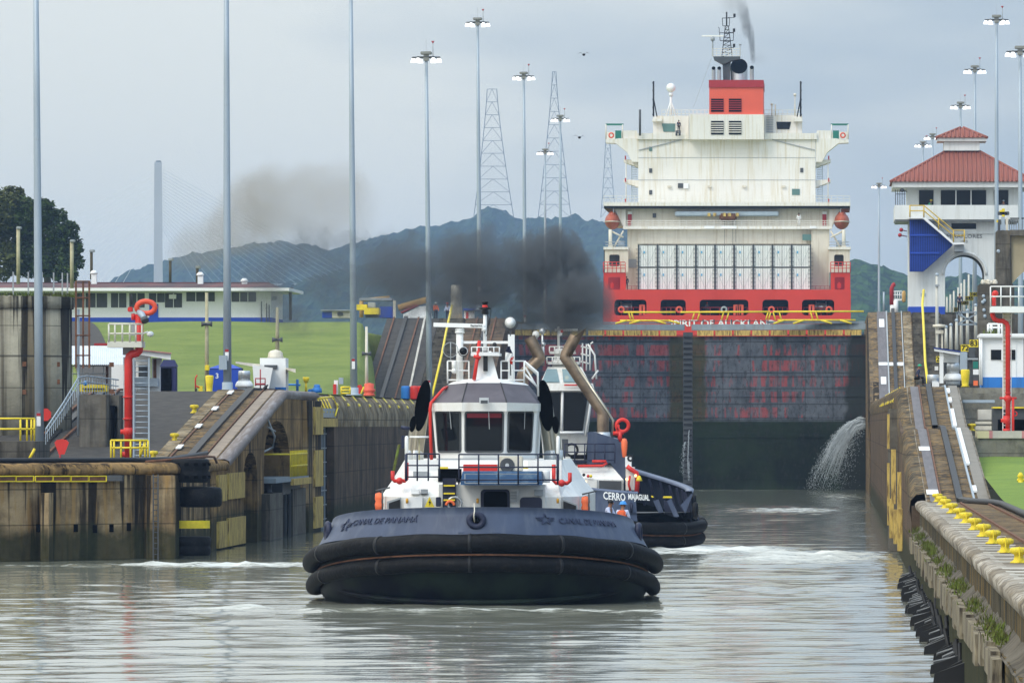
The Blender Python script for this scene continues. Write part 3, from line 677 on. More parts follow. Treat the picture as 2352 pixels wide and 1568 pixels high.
# ---- lawn hill with the path up to the white building
m = MB(); rows = []
for j in range(34):
    y = lerp(400, 606, j/33); t_ = min(1, (y-400)/160); xr_ = min(-32.6, (864-CX)*y/F); r_ = []
    s_ = 1/(1+math.exp(-(t_-.5)*7)); s0 = 1/(1+math.exp(3.5)); s_ = (s_-s0)/(1-2*s0)
    for i in range(70):
        k = i/69; x = lerp(-190, xr_, 1-(1-k)**2); edge = max(0.0, min(1, (xr_-x)/1.2)); zt = 14.85+.12*math.sin(x*.09)
        r_.append((x, y, Z1-.05+(zt-Z1)*s_*edge**.5+.06*math.sin(x*.5+y*.2)))
    rows.append(r_)
rows.append([(p[0], 720, 14.8) for p in rows[-1]]); m.grid(rows, True); structure(m, 'lawn', M['grass'])
m = MB(); rows = []
for j in range(16):
    t_ = .06+.86*j/15; y = lerp(400, 560, t_); s_ = 1/(1+math.exp(-(t_-.5)*7)); s0 = 1/(1+math.exp(3.5)); s_ = (s_-s0)/(1-2*s0)
    xc = lerp(-47.3, -50.5, t_)*y/430; rows.append([(xc-1.4, y, Z1+(14.85-Z1)*s_+.12), (xc+1.4, y, Z1+(14.85-Z1)*s_+.12)])
m.grid(rows); structure(m, 'path', M['asphalt'])

# ================= closed gate =============================================
def gate_mat():
    m, n, l, b = new_mat('gate_plates'); geo = n.new('ShaderNodeNewGeometry'); pos = geo.outputs['Position']
    sep = n.new('ShaderNodeSeparateXYZ'); l.new(pos, sep.inputs[0])
    base = nmix(n, l, nramp(n, l, nnoise(n, l, pos, .5, 1.5, 1, .8, 7, .7), .35, .65), (.05, .058, .07), (.115, .128, .15))
    # red primer showing through in upright patches, in rows between the plate seams
    row = nmath(n, l, 'FRACT', nmath(n, l, 'MULTIPLY', nmath(n, l, 'SUBTRACT', sep.outputs['Z'], 6.57), .672))
    rm = nmath(n, l, 'MULTIPLY', nmath(n, l, 'GREATER_THAN', row, .16), nmath(n, l, 'LESS_THAN', row, .84))
    p = nnoise(n, l, pos, 1.2, 1.6, 0, .22, 3, .6)
    p2 = nnoise(n, l, pos, .13, 1, 0, 1.4, 2, .5)
    lf_ = nmath(n, l, 'MULTIPLY', nmath(n, l, 'LESS_THAN', sep.outputs['X'], -13), .05)
    rf_ = nmath(n, l, 'MULTIPLY', nmath(n, l, 'MULTIPLY', nmath(n, l, 'SUBTRACT', nmath(n, l, 'ADD', nmath(n, l, 'ADD', p, lf_), nmath(n, l, 'MULTIPLY', p2, .8)), .915), 9, clamp=True), rm)
    c = nmix(n, l, nmath(n, l, 'MULTIPLY', rf_, .6), base, (.36, .05, .048))
    seam = nmath(n, l, 'LESS_THAN', nmath(n, l, 'ABSOLUTE', nmath(n, l, 'SUBTRACT', row, .03)), .035)
    col_ = nmath(n, l, 'LESS_THAN', nmath(n, l, 'FRACT', nmath(n, l, 'MULTIPLY', sep.outputs['X'], .38)), .035)
    sm = nmath(n, l, 'MAXIMUM', seam, nmath(n, l, 'MULTIPLY', col_, .6))
    c = nmix(n, l, nmath(n, l, 'MULTIPLY', sm, nmath(n, l, 'MULTIPLY', nnoise(n, l, pos, 1.2), 1.2)), c, (.012, .014, .014))
    # algae-dark below the old water level and beside the mitre post
    dz = nmath(n, l, 'MULTIPLY', nmath(n, l, 'SUBTRACT', 6.6, sep.outputs['Z']), 5, clamp=True)
    alg = nmix(n, l, nramp(n, l, nnoise(n, l, pos, .22, detail=7, rough=.65), .4, .6), (.003, .007, .003), (.011, .021, .008))
    c = nmix(n, l, dz, c, alg)
    ax = nmath(n, l, 'ABSOLUTE', nmath(n, l, 'ADD', sep.outputs['X'], 13.85))
    wob = nmath(n, l, 'MULTIPLY', nnoise(n, l, pos, .5, 1, 1, 1, 5), 1.2)
    side = nmath(n, l, 'MULTIPLY', nmath(n, l, 'SUBTRACT', nmath(n, l, 'ADD', 1.3, wob), ax), 3, clamp=True)
    c = nmix(n, l, nmath(n, l, 'MULTIPLY', nmath(n, l, 'MULTIPLY', side, nmath(n, l, 'SUBTRACT', 1, dz)), .9), c, (.05, .048, .022))
    end = nmath(n, l, 'MULTIPLY', nmath(n, l, 'SUBTRACT', nmath(n, l, 'ADD', sep.outputs['X'], nmath(n, l, 'MULTIPLY', wob, 2)), nmath(n, l, 'ADD', 1.6, nmath(n, l, 'MULTIPLY', sep.outputs['Z'], .04))), 1.5, clamp=True)
    c = nmix(n, l, nmath(n, l, 'MULTIPLY', end, .9), c, (.014, .018, .014))
    grit = nmath(n, l, 'MULTIPLY', nramp(n, l, nnoise(n, l, pos, 2.2, 1.4, 1, .7, 8, .75), .52, .60), .55)
    c = nmix(n, l, grit, c, (.02, .02, .018))
    l.new(c, b.inputs['Base Color']); b.inputs['Roughness'].default_value = .7; b.inputs['Specular IOR Level'].default_value = .12
    return m
M['gateplate'] = gate_mat()
XM = -13.85
gt = thing('lock_gate', 'huge closed steel lock gate with red primer patches in front of the ship', 'lock gate', (XM, GY, 0))
for nm, xa, xb in (('gate_leaf', XL, XM-.35), ('gate_leaf', XM+.35, XR)):
    ya, yb = (GY, GY+5.5) if xa < XM-5 else (GY+5.5, GY)
    m = MB(); m.hexa([(xa, ya, -1), (xb, yb, -1), (xb, yb+1.5, -1), (xa, ya+1.5, -1)], [(xa, ya, 14.6), (xb, yb, 14.6), (xb, yb+1.5, 14.6), (xa, ya+1.5, 14.6)])
    lf = m.build(nm, M['gateplate'], gt)
    m = MB()
    dx = xb-xa
    for i in range(8):
        z = 1.0+i*1.95
        m.hexa([(xa, ya-.07, z), (xb, yb-.07, z), (xb, yb+.05, z), (xa, ya+.05, z)], [(xa, ya-.07, z+.08), (xb, yb-.07, z+.08), (xb, yb+.05, z+.08), (xa, ya+.05, z+.08)])
    m.build('rib', M['gateplate'], lf)
    m = MB()
    x0 = xa+.2 if xa < XM-5 else XM+.9; x1 = xb-.9+.35 if xa < XM-5 else xb-.2
    n_ = 9; 
    for i in range(n_):
        u0, u1 = i/n_, (i+1)/n_-.012; X0, X1 = lerp(x0, x1, u0), lerp(x0, x1, u1)
        f = lambda x: lerp(ya, yb, (x-xa)/dx)-.45
        m.hexa([(X0, f(X0), 14.65), (X1, f(X1), 14.65), (X1, f(X1)+.5, 14.65), (X0, f(X0)+.5, 14.65)], [(X0, f(X0), 15.15), (X1, f(X1), 15.15), (X1, f(X1)+.5, 15.15), (X0, f(X0)+.5, 15.15)])
    m.build('fender_board', M['yellowworn'], gt)
    m = MB(); m.hexa([(xa, ya-.1, 15.2), (xb, yb-.1, 15.2), (xb, yb+2.2, 15.2), (xa, ya+2.2, 15.2)], [(xa, ya-.1, 15.75), (xb, yb-.1, 15.75), (xb, yb+2.2, 15.75), (xa, ya+2.2, 15.75)])
    m.build('walkway', M['gategrey'], gt)
# mitre post and drain grille
m = MB(); m.box(XM-.45, XM+.45, GY+5.4, GY+7, -1, 15.0); m.build('mitre_post', M['dkgrey'], gt)
m = MB()
for i in range(28): m.box(XM-.38, XM+.38, GY+5.28, GY+5.4, .4+i*.52, .55+i*.52)
m.build('post_rung', M['black'], gt)
# folded and raised yellow walkway rails
m = MB(); GYR = GY-.2
def gx(px): return PX(px, GYR)
def gz(py): return PZ(py, GYR)
g1 = MB()
for a, b in ((1432, 1552), (1563, 1768), (1776, 1984)):
    yy = {1432: (717, 717), 1563: (717, 716), 1776: (716, 715)}[a]
    g1.bar((gx(a), GYR, gz(yy[0])), (gx(b), GYR, gz(yy[1])), .09)
for px in (1595, 1607, 1662, 1674, 1764, 1770, 1444, 1450, 1776, 1790, 1862, 1874): 
    d_ = -5 if 1560 < px < 1772 else 5
    g1.bar((gx(px), GYR, gz(717)), (gx(px+d_), GYR, gz(735)), .07)
for px in range(1440, 1560, 32): g1.bar((gx(px), GYR, gz(736)), (gx(px-26 if px < 1490 else px+26), GYR-.3, gz(743)), .09)
for px in (1803, 1848, 1885, 1930): g1.bar((gx(px), GYR, gz(735)), (gx(px-26 if px < 1860 else px+26), GYR-.3, gz(743)), .09)
g1.bar((gx(1424), GYR, gz(736)), (gx(1538), GYR, gz(736)), .08); g1.bar((gx(1786), GYR, gz(735)), (gx(1965), GYR, gz(735)), .08)
g1.build('railing', M['yellow'], gt)
m = MB()
for a, b, t_, u in ((1366, 1545, 737, 757), (1760, 1986, 735, 757)):
    m.box(gx(a), gx(b), GYR+.3, GYR+1.5, 15.76, gz(t_+2))
m.build('walkway_deck', M['gategrey'], gt)
m = MB()
for px in (1615, 1680, 1722, 1640): m.sq((gx(px), GYR, 15.7), (gx(px), GYR, gz(733)), .12)
m.bar((gx(1560), GYR, gz(737)), (gx(1765), GYR, gz(737)), .03); m.build('railing_post', M['dkgrey'], gt)

# jets of leaking water
def spray(name, label, arcs, n, seed):
    r_ = random.Random(seed); m = MB()
    for _ in range(n):
        (p0, v, w) = arcs[r_.randrange(len(arcs))]; T = r_.random()**.65*v[3]; 
        x = p0[0]+v[0]*T+r_.gauss(0, w*(.15+T/v[3])); y = p0[1]+v[1]*T+r_.gauss(0, w*.7); z = p0[2]+v[2]*T-4.9*T*T+r_.gauss(0, w*(.12+.5*T/v[3]))
        if z < 0 or x > XR: continue
        s_ = r_.uniform(.008, .024)*(1.35-.7*T/v[3]); h = s_*r_.uniform(1, 4)
        dx_, dz_ = v[0], v[2]-9.8*T; q = math.hypot(dx_, dz_); dx_ /= q; dz_ /= q
        a = Vector((x, y, z)); e = Vector((dx_*h, 0, dz_*h)); f = Vector((-dz_*s_, 0, dx_*s_)); g_ = Vector((0, s_, 0))
        m.add([a+e, a-e, a+f, a-f, a+g_, a-g_], [(0, 2, 4), (0, 4, 3), (0, 3, 5), (0, 5, 2), (1, 4, 2), (1, 3, 4), (1, 5, 3), (1, 2, 5)])
    o = m.build(name, M['droplet'], base=(XR, GY, 0)); o['kind'] = 'stuff'; return o
M['droplet'] = mat('white_water', (.50, .55, .58), .3, var=.05)
spray('water_jet', '', [((XR-.1, 612, 6.5), (-4.1, -1, 1.1, 1.25), .28), ((XR-.1, 612, 5.9), (-3.3, -1, .9, 1.2), .55), ((XR-.1, 612, 6.1), (-2.4, -1, .6, 1.15), .7)], 6500, 3)
spray('water_jet', '', [((XM+.15, GY+5.2, 5.6), (-.15, 0, 0, .95), .07), ((XM+.12, GY+5.1, 2.6), (-.03, 0, 0, .6), .05), ((XM-.2, GY+4, 4.5), (-.4, 0, 0, .8), .12)], 900, 4)
def strands(p0, vx, vz, T, n, seed, r0):
    r_ = random.Random(seed); m = MB()
    for _ in range(n):
        q = Vector(p0)+Vector((0, r_.uniform(-.5, .5), r_.gauss(0, .22))); v = Vector((vx*r_.uniform(.55, 1.03), r_.uniform(-.6, .3), vz*r_.uniform(.6, 1.2))); t1 = T*r_.uniform(.45, 1); t0 = 0 if r_.random() < .6 else T*r_.uniform(0, .4)
        pts = [q+v*t-Vector((0, 0, 4.9*t*t)) for t in [t0+(t1-t0)*i/9 for i in range(10)]]; pts = [p for p in pts if p.z > 0]
        if len(pts) > 2: m.tube(pts, [r0*r_.uniform(.4, 1)*(1-.75*i/len(pts)) for i in range(len(pts))], 5)
    o = m.build('water_jet', M['droplet'], base=(p0[0], p0[1], 0)); o['kind'] = 'stuff'
strands((XR-.05, 612, 6.3), -4.1, 1.1, 1.15, 170, 5, .04); strands((XM+.12, GY+5.1, 5.4), -.2, 0, .9, 14, 6, .03)

# ================= RIGHT SIDE ==============================================
RY = [(20, Z0R), (258, Z0R), (297, 5.95), (304, 5.98), (326, Z1), (545, Z1)]
def zr(y): return float(np.interp(y, [a for a, _ in RY], [b for _, b in RY]))
rw = thing('lock_wall', 'near right quay wall with grassy ledge and bright weathered cope', 'lock wall', (XR, 150, 0))
m = MB(); m.box(XR+.35, 14, 20, 262, -2, Z0R-.4); m.build('wall_face', WM['right'], rw)
m = MB(); rows = []; rng_ = random.Random(9)
for i in range(700):
    Y = lerp(60, 262, i/699); j = .07*mnoise.noise((0, Y*.9, 5))+rng_.uniform(-.025, .025); k = .05*mnoise.noise((3, Y*1.3, 5))
    rows.append([(XR+.36, Y, Z0R-.5), (XR+.2+j, Y, Z0R-.3+k), (XR+.17+j, Y, Z0R-.12+k), (XR+.26+j, Y, Z0R-.03), (XR+.4+j*.5, Y, Z0R+.004), (XR+.6, Y, Z0R+.0)])
m.grid(rows, True); m.build('cope', WM['rcope'] if 'rcope' in WM else WM['cope'], rw)
# ledge of timber plates lower on the face
m = MB()
y = 120.
while y < 250:
    w = rng_.uniform(2.0, 3.2); j = rng_.uniform(-.06, .06); m.box(XR-.16+j, XR+.02+j, y, y+w-.08, 1.35+rng_.uniform(-.2, .15), 1.92+rng_.uniform(-.06, .06)); y += w
m.build('ledge_board', M['paleboard'] if 'paleboard' in M else M['yellowworn'], rw)
m = MB(); rows = []
for i in range(150):
    Y = lerp(60, 262, i/149); rows.append([(XR-.02, Y, 1.85+rng_.uniform(-.03, .03)), (XR+.2, Y, 2.0+rng_.uniform(-.05, .08)), (XR+.38, Y, 2.2+rng_.uniform(-.08, .08))])
m.grid(rows, True); m.build('ledge', WM['block'], rw)
m = MB(); m.box(XR+.02, XR+.4, 60, 262, -2, 1.9); m.build('lower_face', WM['right'], rw)
# ledge weeds
def blades(name, pts, mt, parent=None, hmin=.15, hmax=.5, w=.03):
    m = MB(); r_ = random.Random(5)
    for (x, y, z) in pts:
        for _ in range(7):
            a = r_.uniform(0, 6.28); h = r_.uniform(hmin, hmax); dx_, dy_ = math.cos(a)*w, math.sin(a)*w; lx, ly = r_.uniform(-.5, .5)*h, r_.uniform(-.5, .5)*h
            ox, oy = r_.gauss(0, .12), r_.gauss(0, .2)
            m.add([(x+ox-dx_, y+oy-dy_, z), (x+ox+dx_, y+oy+dy_, z), (x+ox+lx, y+oy+ly, z+h)], [(0, 1, 2)])
    return m.build(name, mt, parent, base=(XR, 200, 0) if parent is None else None)
M['weed'] = mat('ledge_weed', (.10, .14, .02), .9, scale=1.5, col2=(.07, .05, .02), cmix=.45)
wp = []
for _ in range(900):
    y = rng_.uniform(120, 258)
    if mnoise.noise((y*.11, 0, 3)) > -.12: wp.append((XR+rng_.uniform(.05, .36), y, rng_.uniform(1.85, 2.1)))
kind(blades('grass', wp, M['weed'], hmin=.05, hmax=.19, w=.02), 'stuff')
# quay surface
m = MB(); m.grid([[(x, y, zr(y)-.015) for x in (XR+.55, 6.3)] for y, _ in RY]); structure(m, 'quay', WM['quay'] if 'quay' in WM else WM['track'])
# transverse light joints between bollards
m = MB(); y = 80
while y < 255:
    if rng_.random() < .93: m.box(XR+.45, XR+.45+rng_.uniform(.7, 1.3), y, y+rng_.uniform(.25, .8), Z0R-.01, Z0R+.015)
    y += rng_.uniform(2.4, 4)
m.build('joint_strip', M['palestone'] if 'palestone' in M else M['whiteclean'], rw)

# mid right wall: incline, face, boards
rm_ = thing('lock_wall', 'right chamber wall with yellow board strips and sloping track above', 'lock wall', (XR, 330, 0))
m = MB(); m.prism([(XR+.02, 262.05, -2), (XR+.02, 262.05, zr(262)-.5), (XR+.02, 297, 5.4), (XR+.02, 326, Z1-.6), (XR+.02, 545, Z1-.6), (XR+.02, 545, -2)], (3, 0, 0)); m.build('wall_face', WM['chamber'], rm_)
m = MB(); rows = []
for i in range(90):
    Y = lerp(262, 548, i/89); z = zr(Y); j = rng_.uniform(-.04, .04); rows.append([(XR, Y, z-1.1), (XR-.03+j, Y, z-.7), (XR+.02+j, Y, z-.3), (XR+.2, Y, z-.06), (XR+.7, Y, z)])
m.grid(rows, True); m.build('cope', WM['midcope'], rm_)
# buttress and gate recess between Y 300..330
m = MB(); m.box(XR-.35, XR+.5, 318, 330, -1, Z1-1.1); m.build('buttress', WM['block'], rm_)
m = MB()
for (ya, yb, z0, z1, xo) in ((312, 313.2, 2.4, 5.0, -.34), (316, 317, .7, 2.6, -.4), (300, 301.4, 1.6, 4.0, -.16), (294, 295.2, .5, 2.4, -.22), (306, 307.2, .6, 2.2, -.28), (320, 321.6, 5.0, 6.7, -.46), (324, 325.5, 1.2, 3.6, -.42), (320, 321, 2.2, 4.3, -.47)):
    m.box(XR+xo, XR+xo+.22, ya, yb, z0, z1)
m.build('fender_board', M['yellowworn'], rm_)
m = MB()
for i in range(9):
    Y = 335+i*11; m.hexa([(XR-.02, Y, Z1-.75), (XR-.02, Y+2.2, Z1-.75), (XR+.35, Y+2.2, Z1-.02), (XR+.35, Y, Z1-.02)], [(XR-.1, Y, Z1-.7), (XR-.1, Y+2.2, Z1-.7), (XR+.3, Y+2.2, Z1+.05), (XR+.3, Y, Z1+.05)])
m.build('edge_stripe', M['yellow'], rm_)
trr = thing('towing_track', 'rack track between two rails running up the right wall', 'track', (4.6, 258, Z0R))
def rstrip(x0, x1, off, y0, y1, h=None):
    m = MB(); ys = sorted(set([y0]+[y for y, _ in RY if y0 < y < y1]+[y1]))
    if h is None: m.grid([[(x0, y, zr(y)+off), (x1, y, zr(y)+off)] for y in ys])
    else: m.grid([[(x0, y, zr(y)), (x0, y, zr(y)+h), (x1, y, zr(y)+h), (x1, y, zr(y))] for y in ys])
    return m
rstrip(XR+.6, 6.2, .0, 256, 545).build('track_bed', WM['track'], trr)
rstrip(XR+.72, XR+1.12, .025, 256, 545).build('metal_plate', M['plate'] if 'plate' in M else M['rustpipe'], trr)
rstrip(XR+1.13, XR+1.19, 0, 256, 545, h=.1).build('rail', M['rust'], trr)
rstrip(XR+1.75, XR+2.0, 0, 256, 303.8, h=.17).build('rack_rail', M['black'], trr)
rstrip(XR+1.5, XR+1.75, 0, 304.2, 545, h=.17).build('rack_rail', M['black'], trr)
rstrip(XR+2.42, XR+2.5, 0, 256, 545, h=.1).build('rail', M['galv'], trr)
rstrip(XR+2.62, XR+3.05, 0, 256, 545, h=.07).build('duct_cover', M['ductgrey'] if 'ductgrey' in M else M['grey'], trr)
for y0, y1, z_ in ((262, 264.5, 0), (276, 296.5, 0), (304.5, 313, 0), (317, 319, 0), (322, 324, 0)):
    m = MB(); m.hexa([(XR+2.5, y0, zr(y0)+.03), (XR+2.66, y0, zr(y0)+.03), (XR+2.66, y1, zr(y1)+.03), (XR+2.5, y1, zr(y1)+.03)], [(XR+2.5, y0, zr(y0)+.13), (XR+2.66, y0, zr(y0)+.13), (XR+2.66, y1, zr(y1)+.13), (XR+2.5, y1, zr(y1)+.13)]); m.build('marker_block', M['whiteclean'], trr)
for y0 in (261, 284, 432, 500): m = MB(); m.hexa([(XR+.62, y0, zr(y0)+.04), (XR+1.1, y0, zr(y0)+.04), (XR+1.1, y0+2.2, zr(y0+2.2)+.04), (XR+.62, y0+2.2, zr(y0+2.2)+.04)], [(XR+.62, y0, zr(y0)+.06), (XR+1.1, y0, zr(y0)+.06), (XR+1.1, y0+2.2, zr(y0+2.2)+.06), (XR+.62, y0+2.2, zr(y0+2.2)+.06)]); m.build('painted_plate', M['whiteclean'], trr)
# near part of the track: black kerb curving away to the right, rails behind the bollards
nk = thing('towing_track', 'brown rails and black curving kerb beside the yellow bollards', 'track', (5.5, 200, Z0R))
m = MB(); m.tube([(XR+1.88, 256, Z0R+.09), (XR+2.2, 252, Z0R+.09), (6.1, 247, Z0R+.1), (6.3, 242, Z0R+.1), (6.35, 215, Z0R+.1), (6.4, 120, Z0R+.1)], .13, 6); m.build('kerb', M['black'], nk)
m = MB(); m.quad((XR+1.45, 60, Z0R+.004), (6.2, 60, Z0R+.004), (6.2, 256, Z0R+.004), (XR+1.45, 256, Z0R+.004)); m.build('track_bed', WM['track'], nk)
m = MB()
for x in (XR+1.75, XR+2.75): m.box(x, x+.07, 60, 252, Z0R, Z0R+.07)
m.build('rail', M['rust'], nk)
# bollards
b0 = thing('bollard', 'yellow mushroom bollard on the right quay, nearest the bottom right corner', 'bollard', (4.12, 144, Z0R), 'yellow bollards along the right quay'); BS = (.5, .5, .66); b0.scale = BS
m = MB(); m.lathe([(.40, 0), (.38, .04), (.24, .1), (.2, .22), (.22, .28), (.40, .34), (.42, .42), (.40, .48), (.3, .52), (.0, .53)], (4.12, 144, Z0R), 20); m.build('bollard_body', M['bolly'], b0)
m = MB(); m.box(4.1, 4.16, 143.55, 143.6, Z0R+.02, Z0R+.55); m.build('chain_strap', M['yellow'], b0)
ord_ = ['nearest', 'second', 'third', 'fourth', 'fifth', 'sixth', 'seventh', 'eighth', 'ninth', 'tenth', 'eleventh']
for i, d_ in enumerate((318, 294.5, 273.8, 257.6, 242.4, 227.5, 216.5, 203.7, 193, 185.7, 179)):
    Yb = F*3.06/d_
    if i == 0: b0.location = (4.12, Yb, Z0R); b0['label'] = 'yellow mushroom bollard on the right quay, nearest the viewer in its row'
    else: dup(b0, (4.12, Yb, Z0R), 'yellow mushroom bollard on the right quay, %s from the viewer in its row' % (ord_[i] if i < 10 else 'farthest'))
# broken fender brackets along the water
fbr = []
def bracket(x, y, s_, seed):
    r_ = random.Random(seed); m = MB()
    m.hexa([(x-s_*1.1, y-.15, -.3), (x+.2, y-.15, -.3), (x+.2, y+.15, -.3), (x-s_*1.1, y+.15, -.3)], [(x-s_*1.0, y-.15, .18+r_.uniform(0, .1)), (x+.2, y-.15, .55), (x+.2, y+.15, .55), (x-s_*1.0, y+.15, .2)])
    return m
ONES = ['', 'first', 'second', 'third', 'fourth', 'fifth', 'sixth', 'seventh', 'eighth', 'ninth', 'tenth', 'eleventh', 'twelfth', 'thirteenth', 'fourteenth', 'fifteenth', 'sixteenth', 'seventeenth', 'eighteenth', 'nineteenth']
TENS = {2: 'twent', 3: 'thirt', 4: 'fort', 5: 'fift'}
def ordinal(n): return ONES[n] if n < 20 else TENS[n//10]+('ieth' if n % 10 == 0 else 'y-'+ONES[n % 10])
y = 157; kb = 0
while y < 256:
    kb += 1; s_ = rng_.uniform(.3, .75); m = bracket(XR, y, s_, int(y*7))
    t = thing('fender_bracket', 'broken black fender bracket at the right quay foot, %s from the viewer' % ordinal(kb), 'fender bracket', (XR, y, 0), 'broken fender brackets along the right quay')
    m.build('bracket', M['black'], t)
    if rng_.random() < .5:
        m2 = MB(); m2.hexa([(XR-s_*.9, y+.3, .25), (XR-.05, y+.3, .35), (XR-.05, y+1.4, .35), (XR-s_*.9, y+1.4, .22)], [(XR-s_*.9, y+.3, .3), (XR-.05, y+.3, .42), (XR-.05, y+1.4, .42), (XR-s_*.9, y+1.4, .28)]); m2.build('timber', M['dkgrey'], t)
    if rng_.random() < .5:
        m = MB(); m.bar((XR-.02, y+.6, 0), (XR-.05+rng_.uniform(-.2, .1), y+.8, rng_.uniform(.5, 1.0)), .06, 5); m.build('broken_pin', M['black'], t)
    y += rng_.uniform(1.6, 3.2)

# second incline, right
t, pr = incline2('r', 'tall weathered ramp with rails and stairs below the arched tower', XR, 9.6, 545, 578, 1)
pr(XR+.0, 7.0, 0, WM['track'], 'track_bed'); pr(7.02, 9.6, -.12, M['asphalt'], 'stair_bed')
m = MB(); rows = []
for i in range(30):
    y, z = lerp(545, 579, i/29), lerp(Z1, Z2, i/29); j = rng_.uniform(-.05, .05)
    rows.append([(XR-.02, y, z-9), (XR-.06+j, y, z-.7), (XR, y, z-.25), (XR+.3, y, z+.05), (XR+.75, y, z+.05)])
m.grid(rows, True); m.build('cope', WM['near'], t)
def onr(mb, x0, x1, y0, y1, h, o=.01):
    za, zb_ = lerp(Z1, Z2, (y0-545)/33), lerp(Z1, Z2, (y1-545)/33)
    mb.hexa([(x0, y0, za+o), (x1, y0, za+o), (x1, y1, zb_+o), (x0, y1, zb_+o)], [(x0, y0, za+o+h), (x1, y0, za+o+h), (x1, y1, zb_+o+h), (x0, y1, zb_+o+h)])
m = MB(); onr(m, XR+.78, XR+1.55, 545, 578, .05); m.build('metal_plate', M['plate'] if 'plate' in M else M['rustpipe'], t)
m = MB(); onr(m, XR+1.56, XR+1.68, 545, 578, .12); onr(m, XR+2.9, XR+2.98, 545, 578, .12); m.build('rail', M['grey'], t)
m = MB(); onr(m, XR+2.05, XR+2.35, 545, 578.6, .22); m.build('rack_rail', M['black'], t)
m = MB(); onr(m, XR+3.05, XR+3.75, 545, 578, .08); m.build('duct_cover', WM['cope'], t)
for q_ in ((XR+.95, XR+1.4, 551, 553.5, .08), (XR+.95, XR+1.4, 572, 575, .08), (XR+.8, XR+2.9, 557.8, 558.8, .07)): m = MB(); onr(m, *q_); m.build('painted_plate', M['whiteclean'], t)
m = MB()
for i in range(44): 
    y = lerp(545, 578, i/44); z = lerp(Z1, Z2, i/44); m.box(7.05, 9.5, y, y+.74, z-.1, z+.17)
m.build('stair_tread', WM['block'], t)
m = MB(); m.tube([(9.3-1.2, 544, Z1+.2), (9.2-1.3, 556, Z1+3.4), (7.95, 566, Z1+5.6), (7.95, 577, Z2+.7), (8.1, 580, Z2+2.0)], .12, 6); m.build('yellow_hose', M['yellow'], t)
m = MB(); m.box(9.62, 40, 585, 720, 5, Z2-.05); m.build('terrace', WM['block'], t)

# right terraces beyond the grass
m = MB(); rows = []
for j in range(14):
    y = lerp(60, 300, j/13) if j else 60; z = Z0R if y < 235 else lerp(Z0R+.1, 4.7, (y-235)/65); rows.append([(x, y, z+.03*math.sin(x*2+y)) for x in np.linspace(6.35 if y < 235 else 6.3, 40, 30)])
m.grid(rows, True); structure(m, 'grass', M['grass2'])
m = MB(); m.box(6.25, 40, 300, 330, 2, 5.62); structure(m, 'terrace', WM['palewall'] if 'palewall' in WM else WM['block'])
m = MB(); m.box(6.25, 40, 330.1, 640, 2, Z1-.3); structure(m, 'terrace', WM['palewall'] if 'palewall' in WM else WM['block'])
